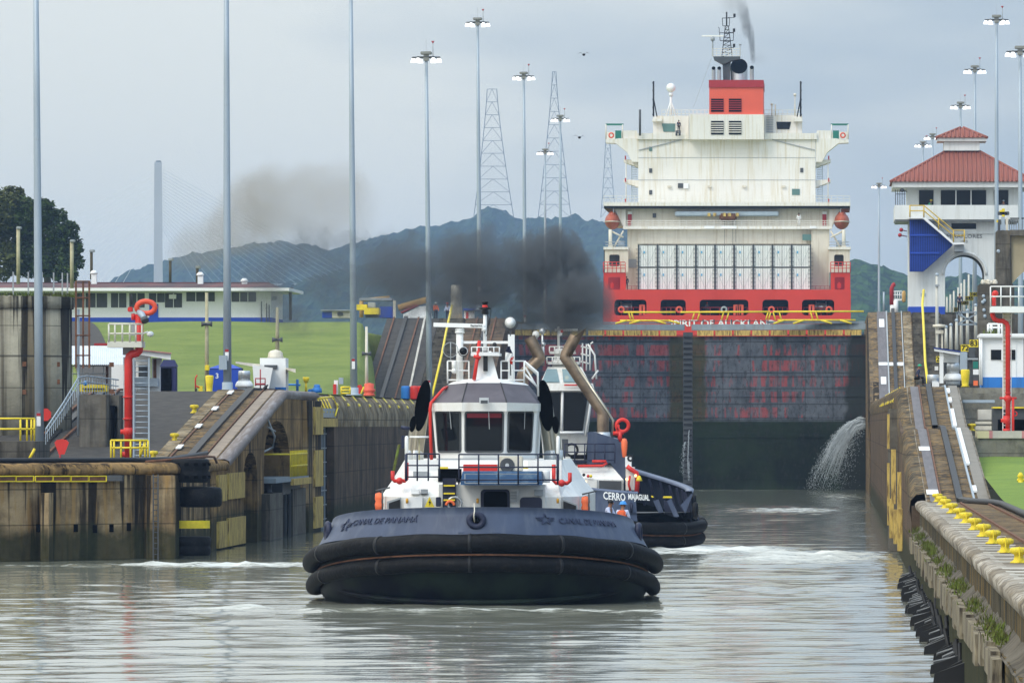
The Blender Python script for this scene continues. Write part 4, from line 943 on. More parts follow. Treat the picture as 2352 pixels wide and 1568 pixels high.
# ================= people
def skin_mesh(verts, edges, radii, root, levels=1):
    me = bpy.data.meshes.new('s'); me.from_pydata(verts, edges, []); ob = bpy.data.objects.new('s', me); COL.objects.link(ob)
    md = ob.modifiers.new('k', 'SKIN'); md.use_smooth_shade = True
    for i, r_ in enumerate(radii): me.skin_vertices[0].data[i].radius = (r_, r_) if not isinstance(r_, tuple) else r_
    me.skin_vertices[0].data[root].use_root = True
    sb = ob.modifiers.new('b', 'SUBSURF'); sb.levels = levels; sb.render_levels = levels
    dg = bpy.context.evaluated_depsgraph_get(); e = bpy.data.meshes.new_from_object(ob.evaluated_get(dg))
    m = MB(); m.add([v.co.copy() for v in e.vertices], [tuple(p.vertices) for p in e.polygons], True)
    bpy.data.objects.remove(ob); bpy.data.meshes.remove(me); bpy.data.meshes.remove(e); return m
def person(loc, yaw, label, shirt, trousers, helmet=None, hair=None, vest=None, arms=None, lean=0, scale=1.0, fingers=False, seated=False, group=None):
    t = thing('person', label, 'person', loc, group, yaw); t.scale = (scale,)*3
    J = {'pel': (0, 0, .95), 'sp': (0, -lean*.15, 1.14), 'ch': (0, -lean*.32, 1.33), 'nk': (0, -lean*.45, 1.49), 'hd': (0, -.02-lean*.52, 1.60), 'ht': (0, .0-lean*.55, 1.70)}
    for s_, k in ((-1, 'l'), (1, 'r')):
        J['sh'+k] = (s_*.18, -lean*.36, 1.41)
        el, wr = (arms or {}).get(k, ((s_*.25, -.02, 1.14), (s_*.24, -.16, .92)))
        J['el'+k] = el; J['wr'+k] = wr
        d = (Vector(wr)-Vector(el)).normalized(); J['hn'+k] = tuple(Vector(wr)+d*.09)
        J['hp'+k] = (s_*.095, 0, .90); J['kn'+k] = (s_*.11, -.03, .50); J['an'+k] = (s_*.11, .03, .09); J['to'+k] = (s_*.13, -.16, .04)
        if seated: J['kn'+k] = (s_*.13, -.42, .93); J['an'+k] = (s_*.13, -.42, .5); J['to'+k] = (s_*.14, -.58, .46)
    RR = {'pel': (.135, .105), 'sp': (.12, .09), 'ch': (.15, .1), 'nk': .055, 'hd': (.082, .095), 'ht': (.07, .08)}
    for k in 'lr': RR.update({'sh'+k: .062, 'el'+k: .042, 'wr'+k: .028, 'hn'+k: .034, 'hp'+k: .085, 'kn'+k: .058, 'an'+k: .042, 'to'+k: .035})
    E = [('pel', 'sp'), ('sp', 'ch'), ('ch', 'nk'), ('nk', 'hd'), ('hd', 'ht')]
    for k in 'lr': E += [('ch', 'sh'+k), ('sh'+k, 'el'+k), ('el'+k, 'wr'+k), ('wr'+k, 'hn'+k), ('pel', 'hp'+k), ('hp'+k, 'kn'+k), ('kn'+k, 'an'+k), ('an'+k, 'to'+k)]
    def make(names, edges, grow, extra=None):
        idx = {n_: i for i, n_ in enumerate(names)}; vs = [J[n_] for n_ in names]
        rr = [tuple(a+grow for a in RR[n_]) if isinstance(RR[n_], tuple) else RR[n_]+grow for n_ in names]
        return skin_mesh(vs, [(idx[a], idx[b]) for a, b in edges if a in idx and b in idx], rr, 0)
    m = make(list(J), E, 0)
    if fingers:
        for k, s_ in (('l', -1), ('r', 1)):
            h = Vector(J['hn'+k]); d = (h-Vector(J['wr'+k])).normalized(); side = Vector((1, 0, 0)) if abs(d.x) < .7 else Vector((0, 1, 0)); curl = d.cross(side).normalized()*.03
            for q, ln in ((-.027, .07), (-.009, .08), (.009, .075), (.027, .06)): m.tube([h+side*q, h+side*q+d*ln*.55, h+side*q+d*ln+curl], [.010, .009, .007], 6)
            m.tube([h-d*.03+side*.03, h+side*.055, h+side*.06+d*.035], [.011, .010, .008], 6)
    # face
    hd = Vector(J['hd']); m.ball((hd.x, hd.y-.095, hd.z), .014, .022, .022, 6, 5)
    for s_ in (-1, 1): m.ball((hd.x+s_*.088, hd.y+.01, hd.z), .012, .022, .032, 6, 5)
    body = m.build('body', M['skin'], t, local=True)
    make(['pel', 'sp', 'ch']+[a+k for k in 'lr' for a in ('sh', 'el')], E, .018)
    ms = make(['pel', 'sp', 'ch', 'shl', 'ell', 'wrl', 'shr', 'elr', 'wrr'], E, .018); ms.build('shirt', shirt, t, local=True)
    if not seated or True: make(['pel', 'hpl', 'knl', 'anl', 'hpr', 'knr', 'anr'], E, .02).build('trousers', trousers, t, local=True)
    for k in 'lr': m = MB(); a = J['to'+k]; m.ball((a[0], a[1]+.08, a[2]+.005), .05, .14, .05, 10, 6); m.build('boot', M['black'], t, local=True)
    m = MB()
    for s_ in (-1, 1): m.ball((hd.x+s_*.033, hd.y-.088, hd.z+.025), .012, .01, .008, 6, 4)
    m.build('eyes', M['black'], body, local=True)
    m = MB(); m.ball((hd.x, hd.y-.092, hd.z-.045), .028, .01, .008, 8, 4); m.build('mouth', M['darkred'], body, local=True)
    if helmet:
        m = MB(); m.lathe([(.155, 0), (.16, .01), (.122, .015), (.118, .06), (.085, .105), (.03, .125), (0, .127)], (hd.x, hd.y-.005, hd.z+.055), 16); m.build('helmet', helmet, t, local=True)
    if hair:
        m = MB(); rows = []
        m.lathe([(.098, -.02), (.103, .03), (.09, .075), (.05, .105), (0, .115)], (hd.x, hd.y+.012, hd.z+.03), 14); m.build('hair', hair, t, local=True)
    if vest:
        c = Vector(J['ch']); m = MB(); m.bevbox(c.x-.16, c.x+.16, c.y-.15, c.y+.15, c.z-.3, c.z+.12, .05); m.build('life_vest', vest, t, local=True)
    return t
# ================= FRONT TUG ==============================================
TX0, TY0 = -12.16, 223.2
TAPER = None
def plan(u, B, D, y0=0.):
    a = abs(u); s_ = 1 if u >= 0 else -1
    if TAPER and a > TAPER[0]: B = B*math.sqrt(max(0.0004, 1-((a-TAPER[0])/(TAPER[1]-TAPER[0]))**2))
    if a <= 1: return (s_*B*math.sin(a*math.pi/2), y0+D*(1-math.cos(a*math.pi/2)))
    return (s_*(B-.25*(a-1)**1.5), y0+D+(a-1)*14)
US = [-1.0+2*i/44 for i in range(45)]
UX = [-2.35, -2.1, -1.85, -1.6, -1.35, -1.15]+US+[1.15, 1.35, 1.6, 1.85, 2.1, 2.35]
def drop(u, d): return d*min(abs(u), 1)**2.2+(d*.18*(min(abs(u), 2)-1) if abs(u) > 1 else 0)
def build_hull(t, fx, names=True, navy='navy', bul=(5.8, 5.3), bz=(2.38, 3.34), bzd=(.55, .62), lo=-1, segs=((-1.45, 1.45),), lev=None, fz=((2.15, .9), (1.42, .98)), hd=(.72, .5), joints=True, umax=9):
    """fx maps local (x,y,z) to world; bow at local y=0 facing -y"""
    def surf(mb, fn, us, ws, smooth=True): mb.grid([[fx(*fn(u, w)) for u in us] for w in ws], smooth)
    # lower hull: undercut bow
    UX = [u for u in globals()['UX'] if abs(u) <= umax]
    lev = lev or [(2.45, 5.75, .15), (2.0, 5.8, .1), (1.4, 5.85, .1), (.9, 5.8, .25), (.45, 5.72, .5), (0.1, 5.6, .75), (-.6, 5.4, 1.2)]
    def hf(u, w):
        z, B, y0 = lev[int(w)]; x, y = plan(u, B, 7.2, y0); dz = drop(u, hd[0]) if z > 1 else drop(u, hd[1])*max(0, z)
        return (x, y, z-dz)
    m = MB(); surf(m, hf, UX, range(len(lev))); 
    tr_ = [[fx(*hf(UX[0], w)) for w in range(len(lev))], [fx(*hf(UX[-1], w)) for w in range(len(lev))]]; m.grid(tr_)
    m.build('hull', M['hullblk'], t)
    # fenders: two thick rubber rolls
    for nm, z0, r_, B, d, y0 in (('upper_fender', fz[0][0], .31, 6.05, fz[0][1], 0.0), ('lower_fender', fz[1][0], .27, 5.98, fz[1][1], .05)):
        m = MB(); pts = [fx(plan(u, B, 7.2, y0)[0], plan(u, B, 7.2, y0)[1], z0-drop(u, d)+.02*math.sin(u*23)) for u in UX[3:-3]]
        m.tube(pts, r_, 14); f = m.build(nm, M['rubber'], t)
        for u in (-.72, -.38, -.03, .30, .62):
            m = MB(); x, y = plan(u, B, 7.2, y0); x2, y2 = plan(u+.012, B, 7.2, y0); m.tube([fx(x, y, z0-drop(u, d)), fx(x2, y2, z0-drop(u, d))], r_+.012, 14); m.build('band', M['black'], f)
    m = MB(); pts = [fx(plan(u, 5.9, 7.2, 0)[0], plan(u, 5.9, 7.2, 0)[1]-.05, (fz[0][0]+fz[1][0])/2-.04-drop(u, (fz[0][1]+fz[1][1])/2)) for u in UX[4:-4]]
    m.tube(pts, .035, 6); m.build('rubbing_rail', M['rust'], t)
    m = MB(); pts = [fx(plan(u, 5.62, 7.2, .55)[0], plan(u, 5.62, 7.2, .55)[1]-.12, .10+.85*abs(u)**2.2) for u in US[5:-5]]
    m.tube(pts, .09, 6); m.build('chine_ridge', M['hullblk'], t)
    # bulwark: outer skin, cap and inner skin
    def bf(u, w, inset=0.):
        B = lerp(bul[0], bul[1], w)-inset; x, y = plan(u, B, 7.0, .05+w*.25+inset)
        return (x, y, lerp(bz[0]-drop(u, bzd[0]), bz[1]-drop(u, bzd[1]), w))
    for sg in segs:
      us = [u for u in UX if sg[0] <= u <= sg[1]]
      m = MB(); rows = [[fx(*bf(u, w)) for u in us] for w in (0, .25, .5, .75, 1)]
      cap = [[fx(bf(u, 1)[0], bf(u, 1)[1]-.04, bf(u, 1)[2]+.03) for u in us], [fx(bf(u, 1, .16)[0], bf(u, 1, .16)[1], bf(u, 1, .16)[2]+.03) for u in us]]
      inner = [[fx(*bf(u, w, .12)) for u in us] for w in (1, .5, 0)]
      m.grid(rows+cap+inner, True); bw = m.build('bulwark', M[navy], t)
    m = MB(); m.grid([[fx(bf(u, 0)[0]*k, lerp(bf(u, 0)[1], 8.5, 1-k), 1.85-drop(u, .3)) for u in UX] for k in (1, .5, .02)]); m.grid([[fx(x, y, 1.5) for x in (-5.5, 5.5)] for y in (7, plan(UX[-1], 5, 7.2)[1])]); m.build('deck', M['dkgrey'], t)
    return bf, bw
def wrap_text(mb, bf, fx, ua, ub, wa, wb, off=.025):
    """bend flat lettering (x,z plane) onto the bulwark between u=ua..ub, w=wa..wb"""
    xs = [v[0] for v in mb.v]; zs = [v[2] for v in mb.v]; x0, x1, z0, z1 = min(xs), max(xs), min(zs), max(zs)
    out = []
    for v in mb.v:
        u = lerp(ua, ub, (v[0]-x0)/(x1-x0)); w = lerp(wa, wb, (v[2]-z0)/(z1-z0)); a = Vector(bf(u, w))
        n_ = Vector(bf(u+.01, w))-Vector(bf(u-.01, w)); n_ = Vector((n_.y, -n_.x, 0)).normalized()
        out.append(fx(*(a+n_*(off-v[1]))))
    r_ = MB(); r_.v = out; r_.f = mb.f; r_.sm = mb.sm; return r_
def star_logo():
    m = MB(); pts = []
    for i in range(10):
        a = R(90+36*i); r_ = .5 if i % 2 == 0 else .2; pts.append((r_*math.cos(a), r_*math.sin(a)))
    for i in range(10):
        a, b = pts[i], pts[(i+1) % 10]; m.sq((a[0], 0, a[1]), (b[0], 0, b[1]), .05)
    for k, (z, L_) in enumerate(((.12, .42), (.02, .36), (-.08, .3))):
        m.sq((-.28-L_, 0, z), (-.25, 0, z), .05); m.sq((.25, 0, z), (.28+L_, 0, z), .05)
    return m
tug = thing('tugboat', 'front tugboat facing the viewer, navy bulwark and thick black rubber fenders', 'tugboat', (TX0, TY0, 0))
fx1 = lambda x, y, z: (TX0+x-.022*y, TY0+y+.022*x, z)
bf1, bw1 = build_hull(tug, fx1)
def U(px): return min((abs(CX+F*fx1(*bf1(u/500, .6))[0]/fx1(*bf1(u/500, .6))[1]-px), u/500) for u in range(-500, 501))[1]
M['emboss'] = mat('raised_navy_lettering', (.035, .045, .09), .5, var=.1)
wrap_text(text_mb('CANAL DE PANAMÁ', .3, .03, shear=.25), bf1, fx1, U(812), U(958), .52, .78).build('lettering', M['emboss'], bw1)
wrap_text(text_mb('CANAL DE PANAMA', .3, .03), bf1, fx1, U(1284), U(1412), .50, .70).build('lettering', M['emboss'], bw1)
wrap_text(star_logo(), bf1, fx1, U(785), U(811), .35, .8).build('star_emblem', M['emboss'], bw1)
wrap_text(star_logo(), bf1, fx1, U(1231), U(1273), .46, .84).build('star_emblem', M['emboss'], bw1)
# bullnose fairlead and two side fairleads
def fairlead(u, w, rx, rz):
    a = Vector(bf1(u, w)); n_ = Vector(bf1(u+.02, w))-Vector(bf1(u-.02, w)); tdir = n_.normalized(); nn = Vector((tdir.y, -tdir.x, 0)).normalized()
    m = MB(); pts = [Vector(fx1(*(a+nn*.05+tdir*rx*math.cos(R(i*18))+Vector((0, 0, rz*math.sin(R(i*18))))))) for i in range(20)]
    m.tube(pts, .11, 8, closed=True); f = m.build('fairlead', M['navydk'], tug)
    m = MB(); pts = [Vector(fx1(*(a+nn*.035+tdir*rx*.97*math.cos(R(i*18))+Vector((0, 0, rz*.97*math.sin(R(i*18))))))) for i in range(20)]
    m.add(pts, [tuple(range(20))]); m.build('opening', M['soot_and_dark'], f)
fairlead(U(1094), .56, .24, .21); fairlead(-.80, .45, .2, .27); fairlead(.86, .45, .2, .27)
m = MB(); m.sq(fx1(*bf1(U(1055), .12)), fx1(*bf1(U(1145), .12)), .05); m.build('rubbing_bar', M['navy'], bw1)
m = MB(); m.tube([P(1089, 1156, 223.9), P(1090, 1172, 223.1), P(1088, 1185, 223.0), P(1090, 1198, 223.2)], .022, 5); m.build('rope', M['offwhite'], tug)

# ---- deckhouse
YH = 232.0
def hx(px, Y=YH): return PX(px, Y)
m = MB()
lv = [(1230, 0, 0, [(876, 236), (886, 234), (924, YH), (1288, YH), (1330, 234), (1342, 236)]),
      (1141, 0, 0, [(876, 236), (886, 234), (924, YH), (1288, YH), (1330, 234), (1342, 236)]),
      (1105, 0, 0, [(901, 237), (912, 235), (935, 233), (1280, 233), (1305, 235), (1316, 237)]),
      (1057, 0, 0, [(930, 239), (934, 236.5), (945, 233.6), (1272, 233.6), (1287, 236.5), (1292, 239)])]
rows = []
for (py, _, _, pl) in lv:
    z = PZ(py, YH+ (0 if py > 1110 else 1)); pts = [Vector((PX(px, Y), Y, z)) for px, Y in pl]
    pts += [Vector((pts[-1].x, 247, z)), Vector((pts[0].x, 247, z))]; rows.append(pts)
rows[0] = [Vector((p.x, p.y, 1.5)) for p in rows[1]]
m.grid(rows, False, True); m.add(rows[-1], [tuple(range(8))]); house = m.build('deckhouse', M['white'], tug)
ztop = rows[-1][0].z
# recessed front bay with door, below the blue awning
def patch(name, pts, Y, mt, parent=tug, th=.05, dy=0.):
    m = MB(); m.prism([P(px, py, Y) for px, py in pts], (0, th, 0)); return m.build(name, mt, parent)
def rp(x0, x1, y0, y1): return [(x0, y1), (x1, y1), (x1, y0), (x0, y0)]
def rrp(x0, x1, y0, y1, r=5, n=4):
    o = []
    for cx_, cy_, a0 in ((x1-r, y0+r, -90), (x1-r, y1-r, 0), (x0+r, y1-r, 90), (x0+r, y0+r, 180)):
        for i in range(n+1): a = R(a0+90*i/n); o.append((cx_+r*math.cos(a), cy_+r*math.sin(a)))
    return o
M['shadewhite'] = M['whiteclean']
m = MB(); a, b = P(1008, 1166, 231.86), P(1252, 1112, 231.86); m.box(a.x, b.x, 231.8, 233.2, a.z-.6, b.z); m.build('front_bay', M['white'], tug)
patch('door', rrp(1104, 1171, 1123, 1190, 9), 231.74, M['navydk']); patch('door_opening', rrp(1111, 1165, 1128, 1190, 8), 231.68, M['soot_and_dark'])
patch('hatch', rrp(1194, 1245, 1141, 1190, 9), 231.74, M['navydk'])
patch('louvre_panel', [(889, 1168), (922, 1168), (922, 1141), (889, 1151)], 231.9, M['grey']); patch('louvre', [(893, 1170), (919, 1170), (919, 1146), (893, 1155)], 231.84, M['black'])
patch('louvre_panel', [(1290, 1172), (1328, 1176), (1326, 1158), (1290, 1145)], 231.9, M['grey']); patch('louvre', [(1294, 1172), (1323, 1176), (1323, 1161), (1294, 1150)], 231.84, M['black'])
patch('vent_box', rp(944, 963, 1123, 1134), 231.95, M['whiteclean'], th=.3); patch('vent_box', rp(966, 982, 1123, 1133), 231.95, M['grey'], th=.3)
patch('vent_box', rp(1172, 1190, 1123, 1137), 231.6, M['whiteclean'], th=.2); patch('vent_box', rp(1227, 1247, 1124, 1138), 231.6, M['grey'], th=.2)
patch('locker', rp(928, 970, 1141, 1170), 231.7, M['whiteclean'], th=.3)
for px in (935, 1097, 1286-5):
    m = MB(); m.lathe([(.045, -.08), (.05, .06), (.02, .1)], P(px, 1150, 231.6), 8); m.build('deck_lamp', M['amber'] if 'amber' in M else M['yellow'], tug)
w = patch('warning_sign', [(975, 1164), (998, 1164), (986.5, 1140)], 231.66, M['yellow'], th=.03)
m = MB(); m.prism([P(px, py, 231.64) for px, py in ((988, 1146), (984, 1154), (987, 1154), (985, 1161), (990, 1152), (987, 1152))], (0, .01, 0)); m.build('lightning_symbol', M['black'], w)
# stairs with yellow nosings
m = MB(); a, b = P(1017, 1170, 231.6), P(1047, 1098, 231.6); m.box(a.x, b.x, 231.5, 231.75, a.z, b.z); st = m.build('stair', M['navydk'], tug)
for py in (1115, 1133, 1148):
    m = MB(); a, b = P(1019, py+1.5, 231.42), P(1045, py-2, 231.42); m.box(a.x, b.x, 231.38, 231.49, a.z, b.z); m.build('tread', M['yellow'], st)
m = MB(); m.ring(P(1044, 1156, 231.5), .24, .05, 'Y', 16, 6); m.build('hose_reel', M['alu'], tug); m = MB(); m.ring(P(1034, 1160, 231.35), .14, .05, 'Y', 12, 6, 0, 180); m.build('hose', M['orange'], tug)
patch('winch', rrp(1001, 1012, 1141, 1163, 3), 231.3, M['navydk'], th=.3)
# dark opening, red box, awning, AC unit, white drum
patch('opening', rp(1006, 1060, 1076, 1105), 232.9, M['soot_and_dark'], th=.1); patch('hazard_strip', rp(1007, 1029, 1071.5, 1076), 232.85, M['yellow'], th=.1); patch('hazard_strip', rp(1200, 1213, 1071.5, 1076), 232.85, M['yellow'], th=.1)
patch('red_locker', rp(1064, 1142, 1066, 1084), 232.6, M['red'], th=.5)
M['awn'] = mat('worn_blue_awning', (.02, .07, .16), .6, col2=(.12, .19, .26), cmix=.40, scale=2)
m = MB(); a, b = P(1058, 1113, 230.9), P(1246, 1083, 230.9); m.hexa([(a.x, 230.6, a.z), (b.x, 230.6, a.z), (b.x, 232, a.z+.12), (a.x, 232, a.z+.12)], [(a.x+.05, 231.1, b.z), (b.x-.05, 231.1, b.z), (b.x-.05, 232, b.z+.02), (a.x+.05, 232, b.z+.02)]); aw = m.build('awning', M['awn'], tug)
m = MB(); c = [P(x, y, 230.62+.3*(1113-y)/30) for x, y in ((1068, 1109), (1236, 1109), (1236, 1088), (1068, 1088))]
for i in range(4): m.sq(c[i]+Vector((0, -.05, 0)), c[(i+1) % 4]+Vector((0, -.05, 0)), .03)
m.build('awning_seam', M['grey'], aw)
m = MB(); a, b = P(1146, 1082, 232), P(1201, 1047, 232); m.bevbox(a.x, b.x, 231.9, 232.3, a.z, b.z, .03); ac = m.build('air_conditioner', M['offwhite'], tug)
cfan = P(1165, 1068, 231.88); m = MB(); m.lathe([(.0, .0), (.24, .0), (.26, -.02), (.24, -.03)], cfan, 20, 'Y'); m.build('fan_grille', M['dkgrey'], ac)
m = MB(); m.lathe([(.07, 0), (.07, -.04)], cfan+Vector((0, -.03, 0)), 12, 'Y'); m.build('fan_hub', M['alu'], ac)
m = MB(); m.lathe([(.14, 0), (.15, .02), (.15, .4), (.14, .43)], P(1254, 1108, 231.9), 14); m.build('raft_canister', M['whiteclean'], tug)
m = MB()
for i in range(7): a, b = P(1172, 1150+i*3.6-20, 231.6), P(1187, 1148+i*3.6-20, 231.6); m.box(a.x, b.x, 231.5, 231.7, a.z, b.z)
m.build('louvre', M['grey'], tug)
# red fire pipes either side
for xs_ in (((902, 1081), (902, 1099), (906, 1104), (930, 1104), (934, 1100), (934, 1062)), ((1309, 1085), (1309, 1104), (1303, 1109), (1277, 1109), (1272, 1104), (1272, 1066))):
    m = MB(); m.tube([P(x, y, 232.2) for x, y in xs_], .075, 8); m.ball(P((xs_[2][0]+xs_[3][0])/2, xs_[2][1], 232.1), .13, n=10, m=6); m.build('fire_pipe', M['red'], tug)
# orange life rafts / fenders at the sides
for px, py, Y in ((871, 1151, 234), (1345, 1159, 234)):
    m = MB(); c = P(px, py, Y); m.lathe([(.0, -.36), (.14, -.3), (.16, -.1), (.13, 0), (.16, .1), (.14, .28), (.0, .33)], c, 12); m.build('life_float', M['orange'], tug)
    m = MB(); m.bar(c+Vector((.12, -.1, -.45)), c+Vector((.12, -.1, .4)), .03); m.bar(c+Vector((-.12, -.1, .38)), c+Vector((.4, -.1, .5)), .03); m.build('bracket', M['dkgrey'], tug)
# rails on the upper deck
def rail(parent, x0, x1, py0, py1, Y, n, mt, r=.025, mid=2, name='railing', ends=True):
    m = MB()
    for i in range(mid+1): y = lerp(py0, py1, i/(mid+.0 if mid else 1)*.85 if i else 0); m.bar(P(x0, y, Y), P(x1, y, Y), r, 5)
    for i in range(n+1): x = lerp(x0, x1, i/n); m.bar(P(x, py0, Y), P(x, py1, Y), r*1.1, 5)
    return m.build(name, mt, parent)
rail(tug, 933, 1009, 1042, 1104, 231.2, 3, M['navydk'], .028)
rail(tug, 1054, 1281, 1043, 1112, 230.6, 5, M['navydk'], .028)
for px in (933, 1281):
    m = MB(); m.bar(P(px, 1042, 231.1), P(px, 1104, 231.1), .05); m.build('rail_post', M['navydk'], tug)
patch('casing', rp(934, 1006, 1057, 1104), 233.3, M['whiteclean'], th=.4); patch('casing', rp(1212, 1290, 1057, 1104), 233.3, M['whiteclean'], th=.4)
patch('vent_box', rp(949, 984, 1082, 1104), 233.1, M['grey'], th=.3)
# ---- wheelhouse
YW_ = 236.0
def wp_(px, py, dy): return P(px, py, YW_+dy)
bot = [wp_(1002, 1052, 1.6), wp_(1063, 1052, .25), wp_(1160, 1052, .25), wp_(1227, 1052, 1.6)]
top = [wp_(992, 935, 1.3), wp_(1063, 935, -.2), wp_(1162, 935, -.2), wp_(1234, 935, 1.3)]
def ext(r_): return r_+[Vector((r_[3].x, 241.5, r_[3].z)), Vector((r_[0].x, 241.5, r_[0].z))]
m = MB(); m.grid([ext(bot), ext(top)], False, True); m.add(ext(top), [tuple(range(6))]); wh = m.build('wheelhouse', M['whiteclean'], tug)
def facet(i, u, w, o): 
    a = bot[i].lerp(bot[i+1], u); b = top[i].lerp(top[i+1], u); q = a.lerp(b, w); n_ = (bot[i+1]-bot[i]).cross(top[i]-bot[i]).normalized()
    return q+n_*o*(1 if n_.y < 0 else -1)
for i, (u0, u1, v0, v1) in enumerate(((.14, .93, .14, .90), (.07, .93, .14, .90), (.08, .85, .14, .90))):
    us = rrp(0, 1, 0, 1, .06, 3); m = MB(); m.add([facet(i, lerp(u0, u1, a), lerp(v0, v1, b), .03) for a, b in us], [tuple(range(len(us)))]); gl_ = m.build('window', M['glass'], wh)
    m = MB(); m.tube([facet(i, lerp(u0-.012, u1+.012, a), lerp(v0-.012, v1+.012, b), .03) for a, b in us], .035, 6, closed=True); m.build('window_frame', M['dkgrey'], gl_)
    m = MB(); uu = lerp(u0, u1, .62); m.bar(facet(i, uu, v1+.03, .08), facet(i, uu+.02, v1-.32, .06), .018, 4); m.build('wiper', M['grey'], gl_)
us = [(0, 0), (1, 0), (1, 1), (0, 1)]; m = MB(); m.add([facet(1, lerp(.10, .90, a), lerp(.80, .885, b), .034) for a, b in us], [(0, 1, 2, 3)]); m.build('red_strip', M['redstrip'], wh)  # dark red strip laid just over the top of the middle window
# visor band and roof
def ring6(pts): return [wp_(*p) for p in pts]
e1 = ring6([(988, 944, 1.1), (1061, 944, -.45), (1164, 944, -.45), (1235, 944, 1.1)]); e2 = ring6([(990, 925, 1.0), (1061, 924, -.5), (1164, 924, -.5), (1235, 926, 1.0)])
e3 = ring6([(1028, 883, 2.3), (1073, 879, 1.4), (1150, 879, 1.4), (1206, 884, 2.3)]); e4 = ring6([(1040, 877, 2.6), (1078, 870, 1.9), (1148, 870, 1.9), (1196, 878, 2.6)])
m = MB(); m.grid([ext(e1), ext(e2)], False, True); m.add(ext(e1), [tuple(range(6))]); m.build('visor', M['white'], wh)
m = MB(); m.grid([ext(e2), [v.copy() for v in ext(e3)]], False, True); rf_ = m.build('roof_panel', M['roofpan'] if 'roofpan' in M else M['dkgrey'], wh)
m = MB(); m.grid([ext(e3), ext(e4)], False, True); m.add(ext(e4), [tuple(range(6))]); m.build('roof_cap', M['whiteclean'], wh)
m = MB()
for a, b in ((e2[1], e3[1]), (e2[2], e3[2])): m.sq(a+Vector((0, -.01, .01)), b+Vector((0, -.01, .01)), .03)
m.build('seam', M['black'], rf_)
patch('floodlight', rp(1101, 1122, 913, 927), 235.1, M['alu'], wh, .25); patch('floodlight', rp(1104, 1120, 919, 926), 235.05, M['dkgrey'], wh, .04)
# mast tower
m = MB(); m.hexa([P(1086, 872, 238), P(1145, 872, 238), P(1145, 872, 240), P(1086, 872, 240)], [P(1108, 806, 238.4), P(1128, 806, 238.4), P(1128, 806, 239.2), P(1108, 806, 239.2)]); ms = m.build('mast_tower', M['whiteclean'], tug)
patch('cable_run', rp(1110, 1120, 806, 852), 237.9, M['black'], ms, .12)
m = MB(); m.hexa([P(1063, 789, 238.6), P(1169, 789, 238.6), P(1169, 789, 239), P(1063, 789, 239)], [P(1064, 783, 238.6), P(1170, 783, 238.6), P(1170, 783, 239), P(1064, 783, 239)]); m.build('crosstree', M['whiteclean'], ms)
m = MB(); a, b = P(1082, 817, 238), P(1148, 811, 238); m.box(a.x, b.x, 237.8, 239.3, a.z, b.z); m.build('mast_platform', M['whiteclean'], ms)
rail(ms, 1083, 1147, 797, 812, 237.85, 5, M['whiteclean'], .022, 1)
m = MB(); m.bar(P(1114, 806, 238.7), P(1114, 720, 238.7), .07, 8); m.build('top_mast', M['whiteclean'], ms)
m = MB(); c = P(1114, 722, 238.7); m.lathe([(.1, 0), (.13, .02), (.13, .14), (.08, .16), (.27, .22), (.08, .26), (.1, .28), (.1, .4), (.13, .42), (.13, .47)], c, 12); m.build('masthead_light', M['black'], ms)
m = MB(); c = P(1114, 708, 238.7); m.lathe([(.105, 0), (.105, .12)], c, 12); m.build('red_light', M['red'], ms)
m = MB(); a, b = P(996, 749, 238.5), P(1112, 752, 238.5); m.hexa([a+Vector((0, -.1, -.02)), b+Vector((0, -.1, -.02)), b+Vector((0, .1, -.02)), a+Vector((0, .1, -.02))], [a+Vector((0, -.08, .13)), b+Vector((0, -.08, .13)), b+Vector((0, .08, .13)), a+Vector((0, .08, .13))]); rad = m.build('radar_scanner', M['whiteclean'], ms)
tx = text_mb('Raymarine', .10, .01, True); c = P(1094, 750, 238.38); tx.v = [(v[0]+c.x, v[1]+c.y, v[2]+c.z+.04) for v in tx.v]; tx.build('lettering', M['black'], rad)
m = MB(); m.bar(P(1112, 752, 238.5), P(1112, 760, 238.5), .1, 8); m.build('radar_gearbox', M['whiteclean'], ms)
m = MB()
for pts in (((1118, 722), (1126, 735), (1121, 760), (1117, 772)), ((1104, 755), (1102, 770), (1108, 779)), ((1119, 700), (1128, 712), (1124, 742), (1112, 765))): m.tube([P(x, y, 238.5) for x, y in pts], .014, 4)
m.build('cable', M['black'], ms)
for px in (1098, 1136): m = MB(); m.ball(P(px, 792, 238.1), .09, n=10, m=6); m.build('horn', M['black'], ms)
m = MB(); m.tube([P(1089, 872, 237.6), P(1096, 825, 237.8), P(1101, 783, 238)], .07, 8); m.bar(P(1088, 818, 237.75), P(1104, 822, 237.75), .06); m.build('red_pipe', M['red'], tug)
m = MB(); m.tube([P(991, 1055, 237.2), P(989, 1000, 237), P(988, 940, 236.8), P(990, 925, 236.8), P(1018, 893, 237.5), P(1027, 889, 238)], .06, 6); m.build('red_pipe', M['red'], tug)
